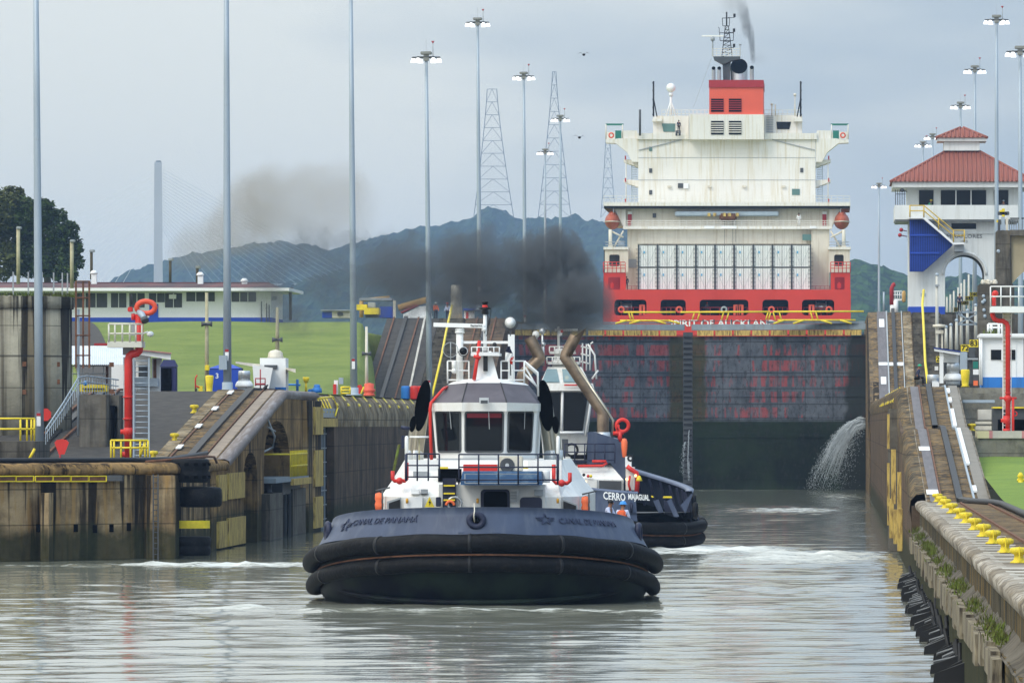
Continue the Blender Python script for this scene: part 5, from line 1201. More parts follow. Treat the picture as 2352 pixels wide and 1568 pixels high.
# railed roof platforms
for x0, x1, n_ in ((1028, 1077, 2), (1151, 1204, 2)): rail(tug, x0, x1, 829, 880, 238.2, n_, M['whiteclean'], .028, 2)
m = MB(); m.bar(P(1056, 880, 238.6), P(1056, 762, 238.6), .13, 10); m.ball(P(1056, 758, 238.6), .17, .17, .12); m.lathe([(.18, 0), (.18, .06)], P(1056, 765, 238.6), 12); m.build('antenna_post', M['whiteclean'], tug)
m = MB(); a, b = P(1167, 880, 238.6), P(1182, 768, 238.6); m.box(a.x, b.x, 238.5, 238.75, a.z, b.z); lp = m.build('light_post', M['whiteclean'], tug)
def searchlight(px, py, Y, r_, parent, mt):
    t0 = MB(); c = P(px, py, Y); t0.lathe([(r_*.9, 0), (r_, .03), (r_, .2), (r_*.75, .34), (r_*.3, .4)], c, 16, 'Y'); o = t0.build('searchlight', M['alu'] if mt is None else M['dkgrey'], parent)
    t1 = MB(); t1.lathe([(0, -.03), (r_*.88, -.01)], c, 16, 'Y'); t1.build('lens', mt or M['glass'], o)
    t2 = MB(); t2.ring(c+Vector((0, .12, 0)), r_*1.15, .02, 'Y', 14, 4, 180, 360); t2.bar(c+Vector((0, .12, -r_*1.15)), c+Vector((0, .12, -r_*2.1)), .03); t2.build('yoke', M['dkgrey'], o)
searchlight(1172, 741, 238.4, .23, lp, M['whiteclean']); searchlight(1064, 806, 238.0, .16, tug, None)
m = MB(); m.ring(P(1035, 803, 238.3), .27, .018, 'Y', 20, 4); m.bar(P(1035, 830, 238.3), P(1035, 786, 238.3), .02); m.build('direction_loop', M['grey'], tug)
m = MB(); m.bar(P(1043, 850, 238.1), P(1043, 828, 238.1), .09, 8); m.ball(P(1043, 852, 238.0), .1); m.build('sound_signal', M['white'], tug)
m = MB()
for o_ in (0, 10): m.bar(P(1204+o_*.2, 832+o_, 238.4), P(1236, 862+o_*3.2, 238.4), .035)
for pts in (((1204, 829), (1235, 855), (1236, 910)), ((1204, 858), (1234, 888))): m.tube([P(x, y, 238.3) for x, y in pts], .04, 6)
m.build('stay_frame', M['whiteclean'], tug)
# flag: white, blue, red quarters with stars
fl = thing('flag', 'small red, white and blue flag with two stars hanging on the front tug mast', 'flag', P(1167, 838, 237.9))
def cloth(pts, n=6):
    (a, b, c, d) = [Vector(P(x, y, 237.9)) for x, y in pts]; rows = []
    for j in range(n+1): rows.append([a.lerp(b, i/n).lerp(d.lerp(c, i/n), j/n)+Vector((0, .05*math.sin(i*2.1+j), 0)) for i in range(n+1)])
    m = MB(); m.grid(rows, True); return m
cloth([(1166, 795), (1170, 795), (1178, 812), (1161, 808)]).build('cloth', M['dkcloth'], fl); cloth([(1161, 808), (1178, 812), (1179, 830), (1160, 828)]).build('cloth', M['whiteclean'], fl); cloth([(1172, 822), (1180, 818), (1177, 838), (1171, 834)]).build('cloth', M['red'], fl)
m = MB(); m.bar(P(1171, 795, 237.95), P(1173, 862, 237.95), .02, 5); m.build('halyard', M['black'], fl)
# stainless exhausts with slanted black mouths
def exhaust(px, r_, pyb, pyt, pyf, Y, lean_, parent, mt=None, skew=.12):
    c = P(px, pyb, Y); zt, zf = PZ(pyt, Y), PZ(pyf, Y); n_ = 24; vs0, vs1 = [], []
    for k in range(n_):
        a = 2*math.pi*k/n_; x, y = r_*math.cos(a), r_*math.sin(a); w_ = (y/r_+1)/2
        vs0.append((c.x+x, c.y+y, c.z)); z = lerp(zf, zt, w_)+skew*x; vs1.append((c.x+x+lean_*(z-c.z), c.y+y, z))
    m = MB(); m.grid([vs0, vs1], True, True); e = m.build('exhaust_pipe', mt or M['steel'], parent)
    m = MB(); m.add([(v[0], v[1]-.01, v[2]) for v in vs1], [tuple(range(n_))]); m.build('exhaust_mouth', M['soot_and_dark'], e)
    m = MB(); m.lathe([(r_*1.12, 0), (r_*1.15, .06), (r_*1.12, .34), (r_*1.02, .36)], c, 20); m.build('flange', M['alu'], e)
exhaust(954, .265, 1056, 872, 990, 239.5, .13, tug); exhaust(940, .12, 1056, 955, 992, 238.6, .10, tug)
exhaust(1269, .275, 1056, 872, 990, 239.5, -.13, tug); exhaust(1284, .13, 1056, 955, 996, 238.6, -.10, tug)
for px in (934, 1282): m = MB(); m.lathe([(.07, 0), (.07, .78), (.05, .84), (0, .86)], P(px, 1055, 236), 10); m.build('antenna_cover', M['whiteclean'], tug)
m = MB(); m.lathe([(.02, 0), (.33, .0), (.33, .03)], P(963, 1004, 236), 18); m.ring(P(963, 1003, 236), .33, .03, 'Z', 20, 6); m.build('ring_antenna', M['whiteclean'], tug)
m = MB(); m.bar(P(963, 1004, 236), P(963, 1056, 236), .03); m.build('whip', M['pole'], tug)
m = MB(); m.bar(P(921, 981, 237), P(941, 984, 237), .07); a, b = P(922, 1029, 237), P(936, 1000, 237); m.box(a.x, b.x, 237, 237.4, a.z, b.z); m.build('davit', M['navydk'], tug)
m = MB(); m.bar(P(900, 1100, 236.5), P(917, 1020, 236.5), .05); m.build('boom', M['weed'], tug)
patch('window_box', rp(1003, 1228, 1052, 1062), 235.9, M['grey'], th=.3)
# crew by the right bulwark
person((PX(1394, 231.3), 231.3, 1.80), R(70), 'man with short dark hair in a pale shirt leaning on the front tug bulwark', M['shirt'], M['dkcloth'], hair=M['black'], arms={'l': ((-.2, -.2, 1.2), (-.1, -.42, 1.1)), 'r': ((.22, -.18, 1.2), (.12, -.42, 1.1))}, lean=.25, fingers=True)
person((PX(1428, 232.0), 232.0, 1.70), R(160), 'worker in blue helmet and orange life vest at the front tug side', M['shirt'], M['dkcloth'], helmet=M['helmetblue'] if 'helmetblue' in M else M['brightblue'], vest=M['orange'], arms={'l': ((-.24, -.12, 1.17), (-.12, -.36, 1.1)), 'r': ((.24, -.12, 1.17), (.14, -.36, 1.1))}, lean=.2, fingers=True)
# ================= SECOND TUG, lying across behind the first, stern quarter to the viewer
A2 = R(37); C2 = (-7.6, 323.0)
dd = (math.cos(A2), -math.sin(A2)); nn2 = (-math.sin(A2), -math.cos(A2))
fx2 = lambda x, y, z: (C2[0]-y*dd[0]+x*nn2[0], C2[1]-y*dd[1]+x*nn2[1], z)
tug2 = thing('tugboat', 'rear tugboat CERRO MAJAGUAL partly hidden behind the front one, with tall bent exhausts', 'tugboat', (C2[0]-10, C2[1]+5, 0))
TAPER = (1.2, 1.56); UX = sorted(UX+[-1.56, -1.54, -1.5, -1.44, -1.28, 1.28, 1.44, 1.5, 1.54, 1.56])
bf2, bw2 = build_hull(tug2, fx2, bul=(5.8, 5.45), bz=(1.25, 2.78), bzd=(-1.0, -1.15), segs=((.26, 1.56), (-1.56, -.24)), umax=1.56, lev=[(1.35, 5.75, .15), (1.0, 5.8, .1), (.6, 5.85, .1), (.3, 5.8, .2), (0., 5.6, .5), (-.5, 5.4, 1.0)], fz=((1.05, -1.3), (.42, -1.15)), hd=(-1.0, -.5))
TAPER = (1.2, 1.56)
# lettering on the near side
def fit_text(txt, bf, fx, u0, u1, w0, w1, name, mt, parent, bold=True): 
    return wrap_text(text_mb(txt, .5, .03, bold), bf, fx, u0, u1, w0, w1).build(name, mt, parent)
def u2(px):
    best = min((abs(CX+F*fx2(*bf2(u/1000, .68))[0]/fx2(*bf2(u/1000, .68))[1]-px), u/1000) for u in range(100, 1000, 4)); return best[1]
fit_text('CERRO', bf2, fx2, u2(1385), u2(1437), .70, .95, 'lettering', M['whiteclean'], bw2); fit_text('MAJAGUAL', bf2, fx2, u2(1443), u2(1492), .70, .95, 'lettering', M['whiteclean'], bw2)
for sg in ((.26, 1.5), (-1.5, -.24)):
    us_ = [sg[0]+(sg[1]-sg[0])*i/30 for i in range(31)]; m = MB(); m.grid([[fx2(*(Vector(bf2(u, 1, o_))+Vector((0, 0, h_)))) for u in us_] for o_, h_ in ((-.03, -.06), (-.03, .05), (.32, .06), (.32, -.04))], True); m.build('bulwark_cap', M['navylt'], tug2)
# ribs inside the far bulwark; darker navy stands in for their shade
for i in range(11):
    u = -.32-i*.085; m = MB(); a = Vector(bf2(u, 1, .2)); b = Vector(bf2(u, 0, .2)); m.sq(fx2(a.x*.97, a.y+.15, a.z-.1), fx2(b.x*.97, b.y+.15, b.z), .12); m.build('rib', M['navydk'], bw2)
Y2 = 328.0
def patch2(name, pts, Y, mt, th=.05): return patch(name, pts, Y, mt, tug2, th)
# stern opening: deck, slanted ramp plates, corner tyre
m = MB(); m.grid([[fx2(x, y, 1.15) for x in (-4.5, 4.5)] for y in (.5, 9)]); m.build('aft_deck', M['navy'], tug2)
for pts in ([(1500, 1150), (1512, 1146), (1524, 1176), (1513, 1178)], [(1532, 1150), (1541, 1144), (1560, 1186), (1548, 1186)], [(1563, 1160), (1588, 1133), (1591, 1136), (1574, 1178)]):
    patch2('stern_plate', pts, 322.5, M['navy'], .25)
patch2('stern_plate', [(1524, 1150), (1540, 1150), (1556, 1190), (1527, 1180)], 323.2, M['navydk'], .3)
patch2('hazard_step', [(1524, 1139), (1542, 1139), (1544, 1143), (1522, 1143)], 325, M['yellow'], .3); patch2('hazard_step', [(1495, 1138), (1499, 1138), (1502, 1142), (1497, 1142)], 324, M['yellow'], .2)
m = MB(); m.ring(P(1597, 1172, 322), .28, .15, 'X', 18, 8); m.build('tyre', M['rubber'], tug2); m = MB(); m.ring(P(1594, 1150, 323), .2, .12, 'X', 16, 8); m.build('tyre', M['rubber'], tug2)
m = MB(); m.ring(fx2(*bf2(.30, .5)), .2, .07, 'X', 16, 6); m.build('fairlead', M['navydk'], tug2)
# white casings
Yc = 325.5
def boxpx(name, x0, x1, y0, y1, Y, dep, mt, parent=None, topin=0):
    m = MB(); a, b = P(x0, y1, Y), P(x1, y0, Y)
    m.hexa([(a.x, Y, a.z), (b.x, Y, a.z), (b.x, Y+dep, a.z), (a.x, Y+dep, a.z)], [(a.x+topin, Y+abs(topin), b.z), (b.x-topin, Y+abs(topin), b.z), (b.x-topin, Y+dep, b.z), (a.x+topin, Y+dep, b.z)])
    return m.build(name, mt, parent or tug2)
m = MB(); m.hexa([P(1255, 1135, Yc), P(1432, 1130, Yc), P(1432, 1130, Yc+5), P(1255, 1135, Yc+5)], [P(1255, 1098, Yc), P(1432, 1101, Yc), P(1432, 1101, Yc+5), P(1255, 1098, Yc+5)]); m.build('casing', M['white'], tug2)
m = MB(); m.hexa([P(1255, 1098, Yc), P(1432, 1101, Yc), P(1432, 1101, Yc+5), P(1255, 1098, Yc+5)], [P(1255, 1062, Yc+1.5), P(1400, 1064, Yc+1.5), P(1400, 1064, Yc+5), P(1255, 1062, Yc+5)]); cs = m.build('sloped_casing', M['white'], tug2)
t_ = text_mb('548', .26, .02, True, squash=1.35); c = P(1313, 1082, Yc+.6); t_.v = [(v[0]+c.x, v[1]+c.y, v[2]+c.z) for v in t_.v]; t_.build('number', M['black'], cs)
patch2('louvre', [(1376, 1124), (1427, 1126), (1427, 1104), (1376, 1103)], Yc-.06, M['dkgrey'])
for px in (1372, 1429): patch2('louvre_frame', rp(px-1, px+1, 1102, 1126), Yc-.09, M['grey'])
# navy superstructure block and deck
m = MB(); m.prism([P(x, y, 326.5) for x, y in ((1349, 1066), (1349, 992), (1361, 991), (1420, 1009), (1436, 1062), (1436, 1112), (1402, 1063))], (0, 4, 0)); nb = m.build('navy_casing', M['navy'], tug2)
boxpx('deck_edge', 1295, 1402, 1058, 1063, 326.6, 3, M['navydk'])
rail(tug2, 1297, 1412, 1019, 1063, 326.2, 5, M['navydk'], .03, 2)
m = MB(); m.ring(P(1313, 1033, 327.5), .3, .06, 'Y', 16, 6); m.build('hose_reel', M['black'], tug2); boxpx('locker', 1291, 1304, 1008, 1048, 327, .5, M['dkgrey'])
m = MB(); m.tube([P(1327, 1070, 325.9), P(1385, 1069, 325.9), P(1394, 1063, 325.9), P(1392, 1059, 325.9), P(1360, 1059, 325.9)], .07, 6); m.build('fire_pipe', M['red'], tug2)
boxpx('tyre_store', 1310, 1362, 1044, 1054, 326.9, 1, M['rubber'])
# wheelhouse
YB = 331.0
w2 = thing  # noqa
m = MB(); m.hexa([P(1248, 1062, YB), P(1343, 1062, YB), P(1340, 1062, YB+5), P(1248, 1062, YB+5)], [P(1236, 897, YB-.6), P(1362, 897, YB-.6), P(1360, 897, YB+5), P(1236, 897, YB+5)]); wh2 = m.build('wheelhouse', M['white'], tug2)
for pts in ([(1256, 990), (1286, 990), (1287, 901), (1251, 901)], [(1294, 990), (1338, 991), (1351, 901), (1296, 901)]):
    patch('window', pts, YB-.75, M['glass'], wh2, .06)
m = MB(); m.bar(P(1290, 990, YB-.8), P(1292, 899, YB-.8), .07); m.bar(P(1345, 1000, YB-.7), P(1360, 899, YB-.7), .06); m.bar(P(1254, 993, YB-.8), P(1341, 993, YB-.8), .07); m.build('window_frame', M['whiteclean'], wh2)
m = MB(); m.hexa([P(1236, 897, YB-1), P(1366, 897, YB-1), P(1366, 897, YB+5), P(1236, 897, YB+5)], [P(1238, 880, YB-.9), P(1362, 880, YB-.9), P(1362, 880, YB+5), P(1238, 880, YB+5)]); m.build('visor', M['white'], wh2)
m = MB(); m.hexa([P(1241, 880, YB-.5), P(1355, 880, YB-.5), P(1355, 880, YB+4), P(1241, 880, YB+4)], [P(1258, 842, YB+.8), P(1335, 842, YB+.8), P(1335, 842, YB+3.5), P(1258, 842, YB+3.5)]); m.build('roof', M['white'], wh2)
for pts in ([(1245, 877), (1285, 877), (1279, 848), (1256, 848)], [(1294, 877), (1336, 877), (1325, 848), (1291, 848)]):
    m = MB(); m.prism([P(x, y, YB-.62+1.35*(880-y)/38) for x, y in pts], (0, .04, .02)); m.build('skylight', M['glassblue'], wh2)
m = MB(); m.tube([P(1296, 884, YB-1.1), P(1352, 884, YB-1.1)], .04, 5); m.build('red_rail', M['red'], wh2)
# mast cluster
m = MB(); m.hexa([P(1268, 843, YB+1), P(1312, 843, YB+1), P(1312, 843, YB+2.5), P(1268, 843, YB+2.5)], [P(1276, 800, YB+1.2), P(1300, 800, YB+1.2), P(1300, 800, YB+2.2), P(1276, 800, YB+2.2)]); mt2 = m.build('mast_tower', M['white'], tug2)
boxpx('mast_platform', 1262, 1320, 808, 812, YB+.8, 1.8, M['white'], mt2); boxpx('mast_platform', 1258, 1330, 832, 836, YB+.6, 1.8, M['white'], mt2)
rail(mt2, 1262, 1320, 796, 810, YB+.8, 5, M['white'], .03, 1); rail(mt2, 1256, 1332, 820, 834, YB+.6, 6, M['white'], .03, 1)
m = MB(); m.bar(P(1283, 800, YB+1.5), P(1283, 750, YB+1.5), .07, 8); m.bar(P(1274, 758, YB+1.5), P(1327, 757, YB+1.5), .06, 6); m.build('top_mast', M['white'], mt2)
for px, py, r_ in ((1231, 768, .19), (1229, 787, .13), (1246, 760, .17), (1248, 790, .12)): m = MB(); m.ball(P(px, py, YB+1), r_*1.0); m.bar(P(px, py, YB+1), P(px, 840, YB+1.2), .07); m.build('antenna_dome', M['white'] if r_ > .17 else M['alu'], tug2)
m = MB(); m.ball(P(1301, 825, YB+.3), .11); m.build('lit_lamp', M['lampwarm'] if 'lampwarm' in M else M['lamp'], tug2)
m = MB()
for px in (1338, 1347, 1355): m.bar(P(px, 850, YB+1), P(px, 788+(px-1338)*.2, YB+1), .04)
for py in (795, 812, 830): m.bar(P(1334, py, YB+1), P(1357, py+6, YB+1), .04)
m.build('roof_frame', M['white'], tug2); m = MB(); m.tube([P(1350, 790, YB), P(1366, 815, YB), P(1370, 870, YB)], .05); m.build('roof_frame', M['white'], tug2)
m = MB(); m.bar(P(1356, 790, YB), P(1362, 785, YB), .04); m.bar(P(1360, 870, YB-.5), P(1374, 850, YB-.5), .05); m.build('boom', M['white'], tug2)
fl2 = thing('flag', 'tiny red and white flag at the mast of the rear tug', 'flag', P(1289, 772, YB+1))
patch('cloth', [(1284, 772), (1291, 770), (1292, 758), (1285, 760)], YB+1, M['whiteclean'], fl2, .03); patch('cloth', [(1288, 764), (1294, 763), (1293, 757), (1287, 758)], YB+.93, M['red'], fl2, .03)
# bent exhausts
def bent(pts, Y, r_, nm='exhaust_pipe'):
    m = MB(); q = [P(x, y, Y) for x, y in pts]
    full = [q[0]]
    for i in range(1, len(q)-1): full += [q[i].lerp(q[i-1], .1), q[i], q[i].lerp(q[i+1], .1)]
    full.append(q[-1]); m.tube(full, r_, 14, cap=False); return m.build(nm, M['rustpipe'], tug2), q
e, q = bent([(1385, 1000), (1385, 947), (1298, 819), (1322, 772)], 328.5, .30)
m = MB(); n_ = 18; d_ = (q[3]-q[2]).normalized(); sd = Vector((d_.z, 0, -d_.x)); mth = [q[3]+sd*.29*math.cos(R(i*20))+Vector((0, 1, 0))*.29*math.sin(R(i*20))+d_*.62*math.cos(R(i*20)+R(0))*1.0 for i in range(n_)]
base_ = [q[3]+sd*.3*math.cos(R(i*20))+Vector((0, 1, 0))*.3*math.sin(R(i*20)) for i in range(n_)]
m.grid([base_, [v+Vector((0, -.01, 0)) for v in mth]], True, True); m.build('exhaust_tip', M['rustpipe'], e)
m = MB(); m.add([v+Vector((0, -.02, 0)) for v in mth], [tuple(range(n_))]); m.build('exhaust_mouth', M['soot_and_dark'], e)
m = MB(); m.lathe([(.36, 0), (.38, .05), (.36, .35)], P(1385, 1008, 328.5), 16); m.build('flange', M['alu'], e)
e2_, q2 = bent([(1200, 900), (1200, 862), (1240, 822), (1216, 775)], 331.5, .3)
m = MB(); d_ = (q2[3]-q2[2]).normalized(); sd = Vector((d_.z, 0, -d_.x)); m.add([q2[3]+sd*.29*math.cos(R(i*20))+Vector((0, 1, 0))*.29*math.sin(R(i*20))-d_*.4*math.cos(R(i*20))+Vector((0, -.02, 0)) for i in range(n_)], [tuple(range(n_))]); m.build('exhaust_mouth', M['soot_and_dark'], e2_)
m = MB(); m.tube([P(1406, 1010, 327), P(1408, 965, 327), P(1395, 945, 327), P(1312, 820, 327.8)], .07, 8); m.build('steel_rail', M['steel'], tug2)
m = MB(); m.ring(P(1430, 977, 327), .30, .1, 'Y', 22, 8); m.bar(P(1419, 1000, 327), P(1419, 975, 327), .1, 8); m.bar(P(1408, 995, 327), P(1432, 993, 327), .11, 8); m.bar(P(1424, 1015, 327), P(1424, 990, 327), .12, 8); m.build('fire_monitor', M['red'], tug2)
m = MB(); c = P(1434, 1028, 326.3); m.lathe([(0, -.5), (.1, -.45), (.15, 0), (.16, .3), (.1, .45), (0, .48)], c, 12); m.build('life_float', M['orange'], tug2)
for pts in (((1440, 1070), (1450, 1078), (1462, 1085), (1465, 1100), (1462, 1130)), ((1448, 1128), (1444, 1112), (1447, 1092))): m = MB(); m.tube([P(x, y, 325) for x, y in pts], .12 if len(pts) > 4 else .06, 8); m.build('red_pipe', M['red'], tug2)
boxpx('white_locker', 1437, 1457, 1072, 1125, 325.2, 1.2, M['white']); boxpx('white_locker', 1436, 1450, 1048, 1072, 325.4, .8, M['whiteclean'])
m = MB(); m.lathe([(.17, 0), (.13, .1), (.09, .2), (.05, .26), (0, .27)], P(1468, 1104, 324.6), 12); m.build('bell', M['yellow'], tug2)
for px, py in ((1440, 1100), (1460, 1092), (1345, 1106)): m = MB(); m.ball(P(px, py, 324.9), .07); m.build('lit_lamp', M['lampwarm'] if 'lampwarm' in M else M['lamp'], tug2)
m = MB(); m.ring(P(1448, 1052, 325.4), .12, .05, 'Y', 14, 5); m.build('hose', M['black'], tug2)
for px, py, k in ((1331, 1105, 'red'), (1357, 1093, 'yellow'), (1351, 1093, 'red'), (1341, 1090, 'black')): m = MB(); m.ball(P(px, py, Yc-.1), .08); m.build('alarm', M[k], tug2)
# ================= CONTAINER SHIP in the upper chamber ======================
def holed(outer, holes, depth, to3d):
    """flat panel with holes, extruded; outer/holes are lists of 2d points"""
    cu = bpy.data.curves.new('c', 'CURVE'); cu.dimensions = '2D'; cu.fill_mode = 'BOTH'; cu.extrude = depth/2
    for pts in [outer]+holes:
        sp_ = cu.splines.new('POLY'); sp_.points.add(len(pts)-1)
        for i, p in enumerate(pts): sp_.points[i].co = (p[0], p[1], 0, 1)
        sp_.use_cyclic_u = True
    ob = bpy.data.objects.new('c', cu); COL.objects.link(ob); dg = bpy.context.evaluated_depsgraph_get(); me = bpy.data.meshes.new_from_object(ob.evaluated_get(dg))
    m = MB(); m.add([to3d(v.co.x, v.co.y, v.co.z) for v in me.vertices], [tuple(p.vertices) for p in me.polygons])
    bpy.data.objects.remove(ob); bpy.data.meshes.remove(me); bpy.data.curves.remove(cu); return m
SY = 852.0
SS = F/SY
ship = thing('container_ship', 'red and white refrigerated container ship seen from the stern beyond the closed gate', 'ship', (PX(1670, SY), SY+100, 8))
sx = lambda px, Y=SY: PX(px, Y)
def sbox(name, x0, x1, y0, y1, mt, Y=SY, d=.5, parent=None, bev=0):
    a, b = P(x0, y1, Y), P(x1, y0, Y); m = MB()
    (m.bevbox(a.x, b.x, Y, Y+d, a.z, b.z, bev) if bev else m.box(a.x, b.x, Y, Y+d, a.z, b.z)); return m.build(name, mt, parent or ship)
def hole_px(x0, x1, y0, y1, r=9): return [(PX(x, SY), PZ(y, SY)) for x, y in rrp(x0, x1, y0, y1, r, 4)]
# transom
H_ = [(1411, 1485), (1517, 1575), (1607, 1719), (1751, 1811), (1842, 1916)]
m = holed([(sx(1385), PZ(665, SY)), (sx(1385), 4), (sx(1954), 4), (sx(1954), PZ(665, SY))], [hole_px(a, b, 688, 724, 8) for a, b in H_], .5, lambda x, y, z: (x, SY+.25+z, y))
tr_ = m.build('transom', M['redhull'], ship)
m = MB(); m.box(sx(1385), sx(1385)+.4, SY+.5, SY+190, 4, PZ(665, SY)); m.box(sx(1954)-.4, sx(1954), SY+.5, SY+190, 4, PZ(665, SY)); m.box(sx(1386), sx(1953), SY+9, SY+9.4, 10, PZ(667, SY)); m.build('hull_side', M['redhull'], ship)
m = MB(); m.box(sx(1386), sx(1953), SY+.5, SY+180, PZ(666, SY)-.15, PZ(665, SY)); m.build('main_deck', M['redhull'], ship)
m = MB(); m.box(sx(1386)+.3, sx(1953)-.3, SY+.55, SY+8.9, PZ(726, SY), PZ(725, SY)); m.build('mooring_deck', M['darkred'], ship)
m = MB(); m.box(sx(1387)+.3, sx(1952)-.3, SY+6.5, SY+6.8, PZ(725, SY), PZ(668, SY)); m.build('mooring_bulkhead', M['soot_and_dark'], ship)  # near-black bulkhead colour stands in for the dark deck interior
for px in (1440, 1887):
    m = MB(); c = P(px, 705, SY+2.5); m.lathe([(.75, -.8), (.75, -.7), (.5, -.65), (.5, .5), (.75, .55), (.75, .65)], c, 16, 'X'); m.build('winch_drum', M['alu'], ship)
for px, k in ((1427, 'orangered'), (1560, 'orangered'), (1663, 'grey'), (1772, 'orangered'), (1904, 'orangered')):
    m = MB(); m.ring(P(px, 711, SY+.2), .33, .14, 'Y', 16, 8); m.build('fairlead', M[k], ship)
for px in (1690, 1863, 1474, 1700):
    m = MB(); m.sq(P(px-3, 723, SY+.8), P(px-3, 700, SY+.8), .3); m.sq(P(px+5, 723, SY+.8), P(px+5, 700, SY+.8), .3); m.sq(P(px-4, 701, SY+.8), P(px+6, 701, SY+.8), .2); m.build('roller_guide', M['orangered'], ship)
for a, b in H_:
    m = MB(); [m.bar(P(a+2, y, SY+.9), P(b-2, y, SY+.9), .05, 5) for y in (706, 714)]
    for i in range(6): m.bar(P(lerp(a+3, b-3, i/5), 706, SY+.9), P(lerp(a+3, b-3, i/5), 724, SY+.9), .05, 5)
    m.build('railing', M['darkred'], ship)
tm = text_mb('SPIRIT OF AUCKLAND', 1.2, .05, True); xs_ = [v[0] for v in tm.v]; k_ = (sx(1782)-sx(1536))/(max(xs_)-min(xs_)); c = P(1659, 743, SY-.05)
tm.v = [(v[0]*k_+c.x, v[1]+c.y, v[2]*.95+c.z) for v in tm.v]; tm.build('lettering', M['whiteclean'], tr_)
# accommodation block
CR = M['offwhite']; WH = M['shipwhite'] if 'shipwhite' in M else M['white']
sbox('lower_wall', 1441, 1903, 526, 665, CR, SY+8, 12)
sbox('side_wall', 1466, 1862, 520, 560, CR, SY+7.7, .25)
for x0, x1 in ((1387, 1441), (1903, 1952)):
    wx = [(1397, 1421), (1916, 1938)][x0 > 1500]
    holes = [hole_px(wx[0], wx[1], 583, 610, 4)]
    m = holed([(sx(x0), PZ(571, SY)), (sx(x1), PZ(571, SY)), (sx(x1), PZ(624, SY)), (sx(x0), PZ(624, SY))], holes, .5, lambda x, y, z: (x, SY+4+z, y)); m.build('side_tower', CR, ship)
    sbox('tower_back', x0, x1, 571, 626, M['dkgrey'], SY+7.5, .3)
    sbox('tower_top', x0-1, x1+2, 567, 573, WH, SY+3.5, 4)
    rx = [(1386, 1436), (1908, 1953)][x0 > 1500]
    m = holed([(sx(rx[0]), PZ(626, SY)), (sx(rx[1]), PZ(626, SY)), (sx(rx[1]), PZ(665, SY)), (sx(rx[0]), PZ(665, SY))], [hole_px(rx[0]+9, rx[1]-13, 635, 664, 3)], .4, lambda x, y, z: (x, SY+3+z, y)); m.build('red_house', M['redhull'], ship)
    sbox('house_back', rx[0], rx[1], 626, 665, M['darkred'], SY+7, .5)
    m = MB()
    for y in (602, 609, 616): m.bar(P(rx[0], y, SY+2.2), P(rx[1], y, SY+2.2), .05)
    for i in range(6): m.bar(P(lerp(rx[0], rx[1], i/5), 602, SY+2.2), P(lerp(rx[0], rx[1], i/5), 626, SY+2.2), .05)
    m.build('railing', M['red'], ship)
    sbox('drum', rx[0]+15, rx[0]+24, 648, 664, M['red'], SY+3.2, 1.0, bev=.15)
sbox('deck_overhang', 1412, 1466, 625, 634, WH, SY+8, 8); 
sbox('side_house', 1437, 1466, 571, 665, CR, SY+7, 4); sbox('side_house', 1863, 1905, 526, 665, CR, SY+7, 6)
sbox('green_window', 1843, 1863, 538, 552, M['glassgreen'] if 'glassgreen' in M else M['glassblue'], SY+6.9, .1)
sbox('vent_panel', 1443, 1462, 595, 615, M['grey'], SY+6.9, .1)
sbox('balcony', 1431, 1911, 519.5, 526, WH, SY+6.5, 2)
for px0, px1 in ((1618, 1640), (1657, 1692), (1860, 1875)): sbox('sign_board', px0, px1, 519, 525, M['whiteclean'], SY+6.35, .1)
sbox('upper_recess', 1412, 1905, 479, 520, CR, SY+8.5, 8)
m = MB(); m.prism([P(x, y, SY+8) for x, y in ((1412, 480), (1437, 480), (1437, 520), (1431, 520))], (0, 5, 0)); m.build('wing_bracket', WH, ship)
m = MB(); m.prism([P(x, y, SY+8) for x, y in ((1931, 480), (1905, 480), (1905, 520), (1911, 520))], (0, 5, 0)); m.build('wing_bracket', WH, ship)
for px in (1442, 1889): sbox('red_door', px, px+9, 491, 519, M['darkred'], SY+8.3, .15); sbox('white_panel', px, px+10, 486, 492, M['whiteclean'], SY+8.2, .1)
sbox('porthole', 1499, 1507, 490, 500, M['dkgrey'], SY+8.3, .15)
sbox('crane_beam', 1550, 1788, 485.5, 496, M['galv'], SY+7.2, 1.2, bev=.1); sbox('crane_trolley', 1652, 1692, 490, 506, M['rust'], SY+6.9, 1.3, bev=.2)
for px in (1625, 1638, 1660, 1672, 1690): sbox('crane_block', px, px+7, 489, 497, M['yellowworn'], SY+6.8, .3)
m = MB(); [m.bar(P(x, 506, SY+7), P(x, y, SY+7), .03, 4) for x, y in ((1664, 560), (1683, 610), (1690, 556))]; m.build('hoist_wire', M['black'], ship)
# wide deck
sbox('wide_deck', 1386, 1953, 465, 473, WH, SY+6.6, 18); sbox('deck_underside', 1387, 1952, 473, 478.5, M['black'], SY+6.9, 17.5)  # black slab puts the shade below the wide deck into its colour
def srail(x0, x1, y0, y1, Y, n, mt=None, r=.05, mid=2):
    m = MB()
    for i in range(mid+1): y = lerp(y0, y1, i/(mid+.5)); m.bar(P(x0, y, Y), P(x1, y, Y), r, 4)
    for i in range(n+1): x = lerp(x0, x1, i/n); m.bar(P(x, y0, Y), P(x, y1, Y), r, 4)
    return m.build('railing', mt or WH, ship)
srail(1387, 1952, 450, 466, SY+6.7, 40, None, .035); srail(1434, 1910, 507, 520, SY+6.6, 30); srail(1440, 1462, 603, 625, SY+8, 5); srail(1440, 1905, 657, 665, SY+3, 44, M['darkred'], .035, 1)
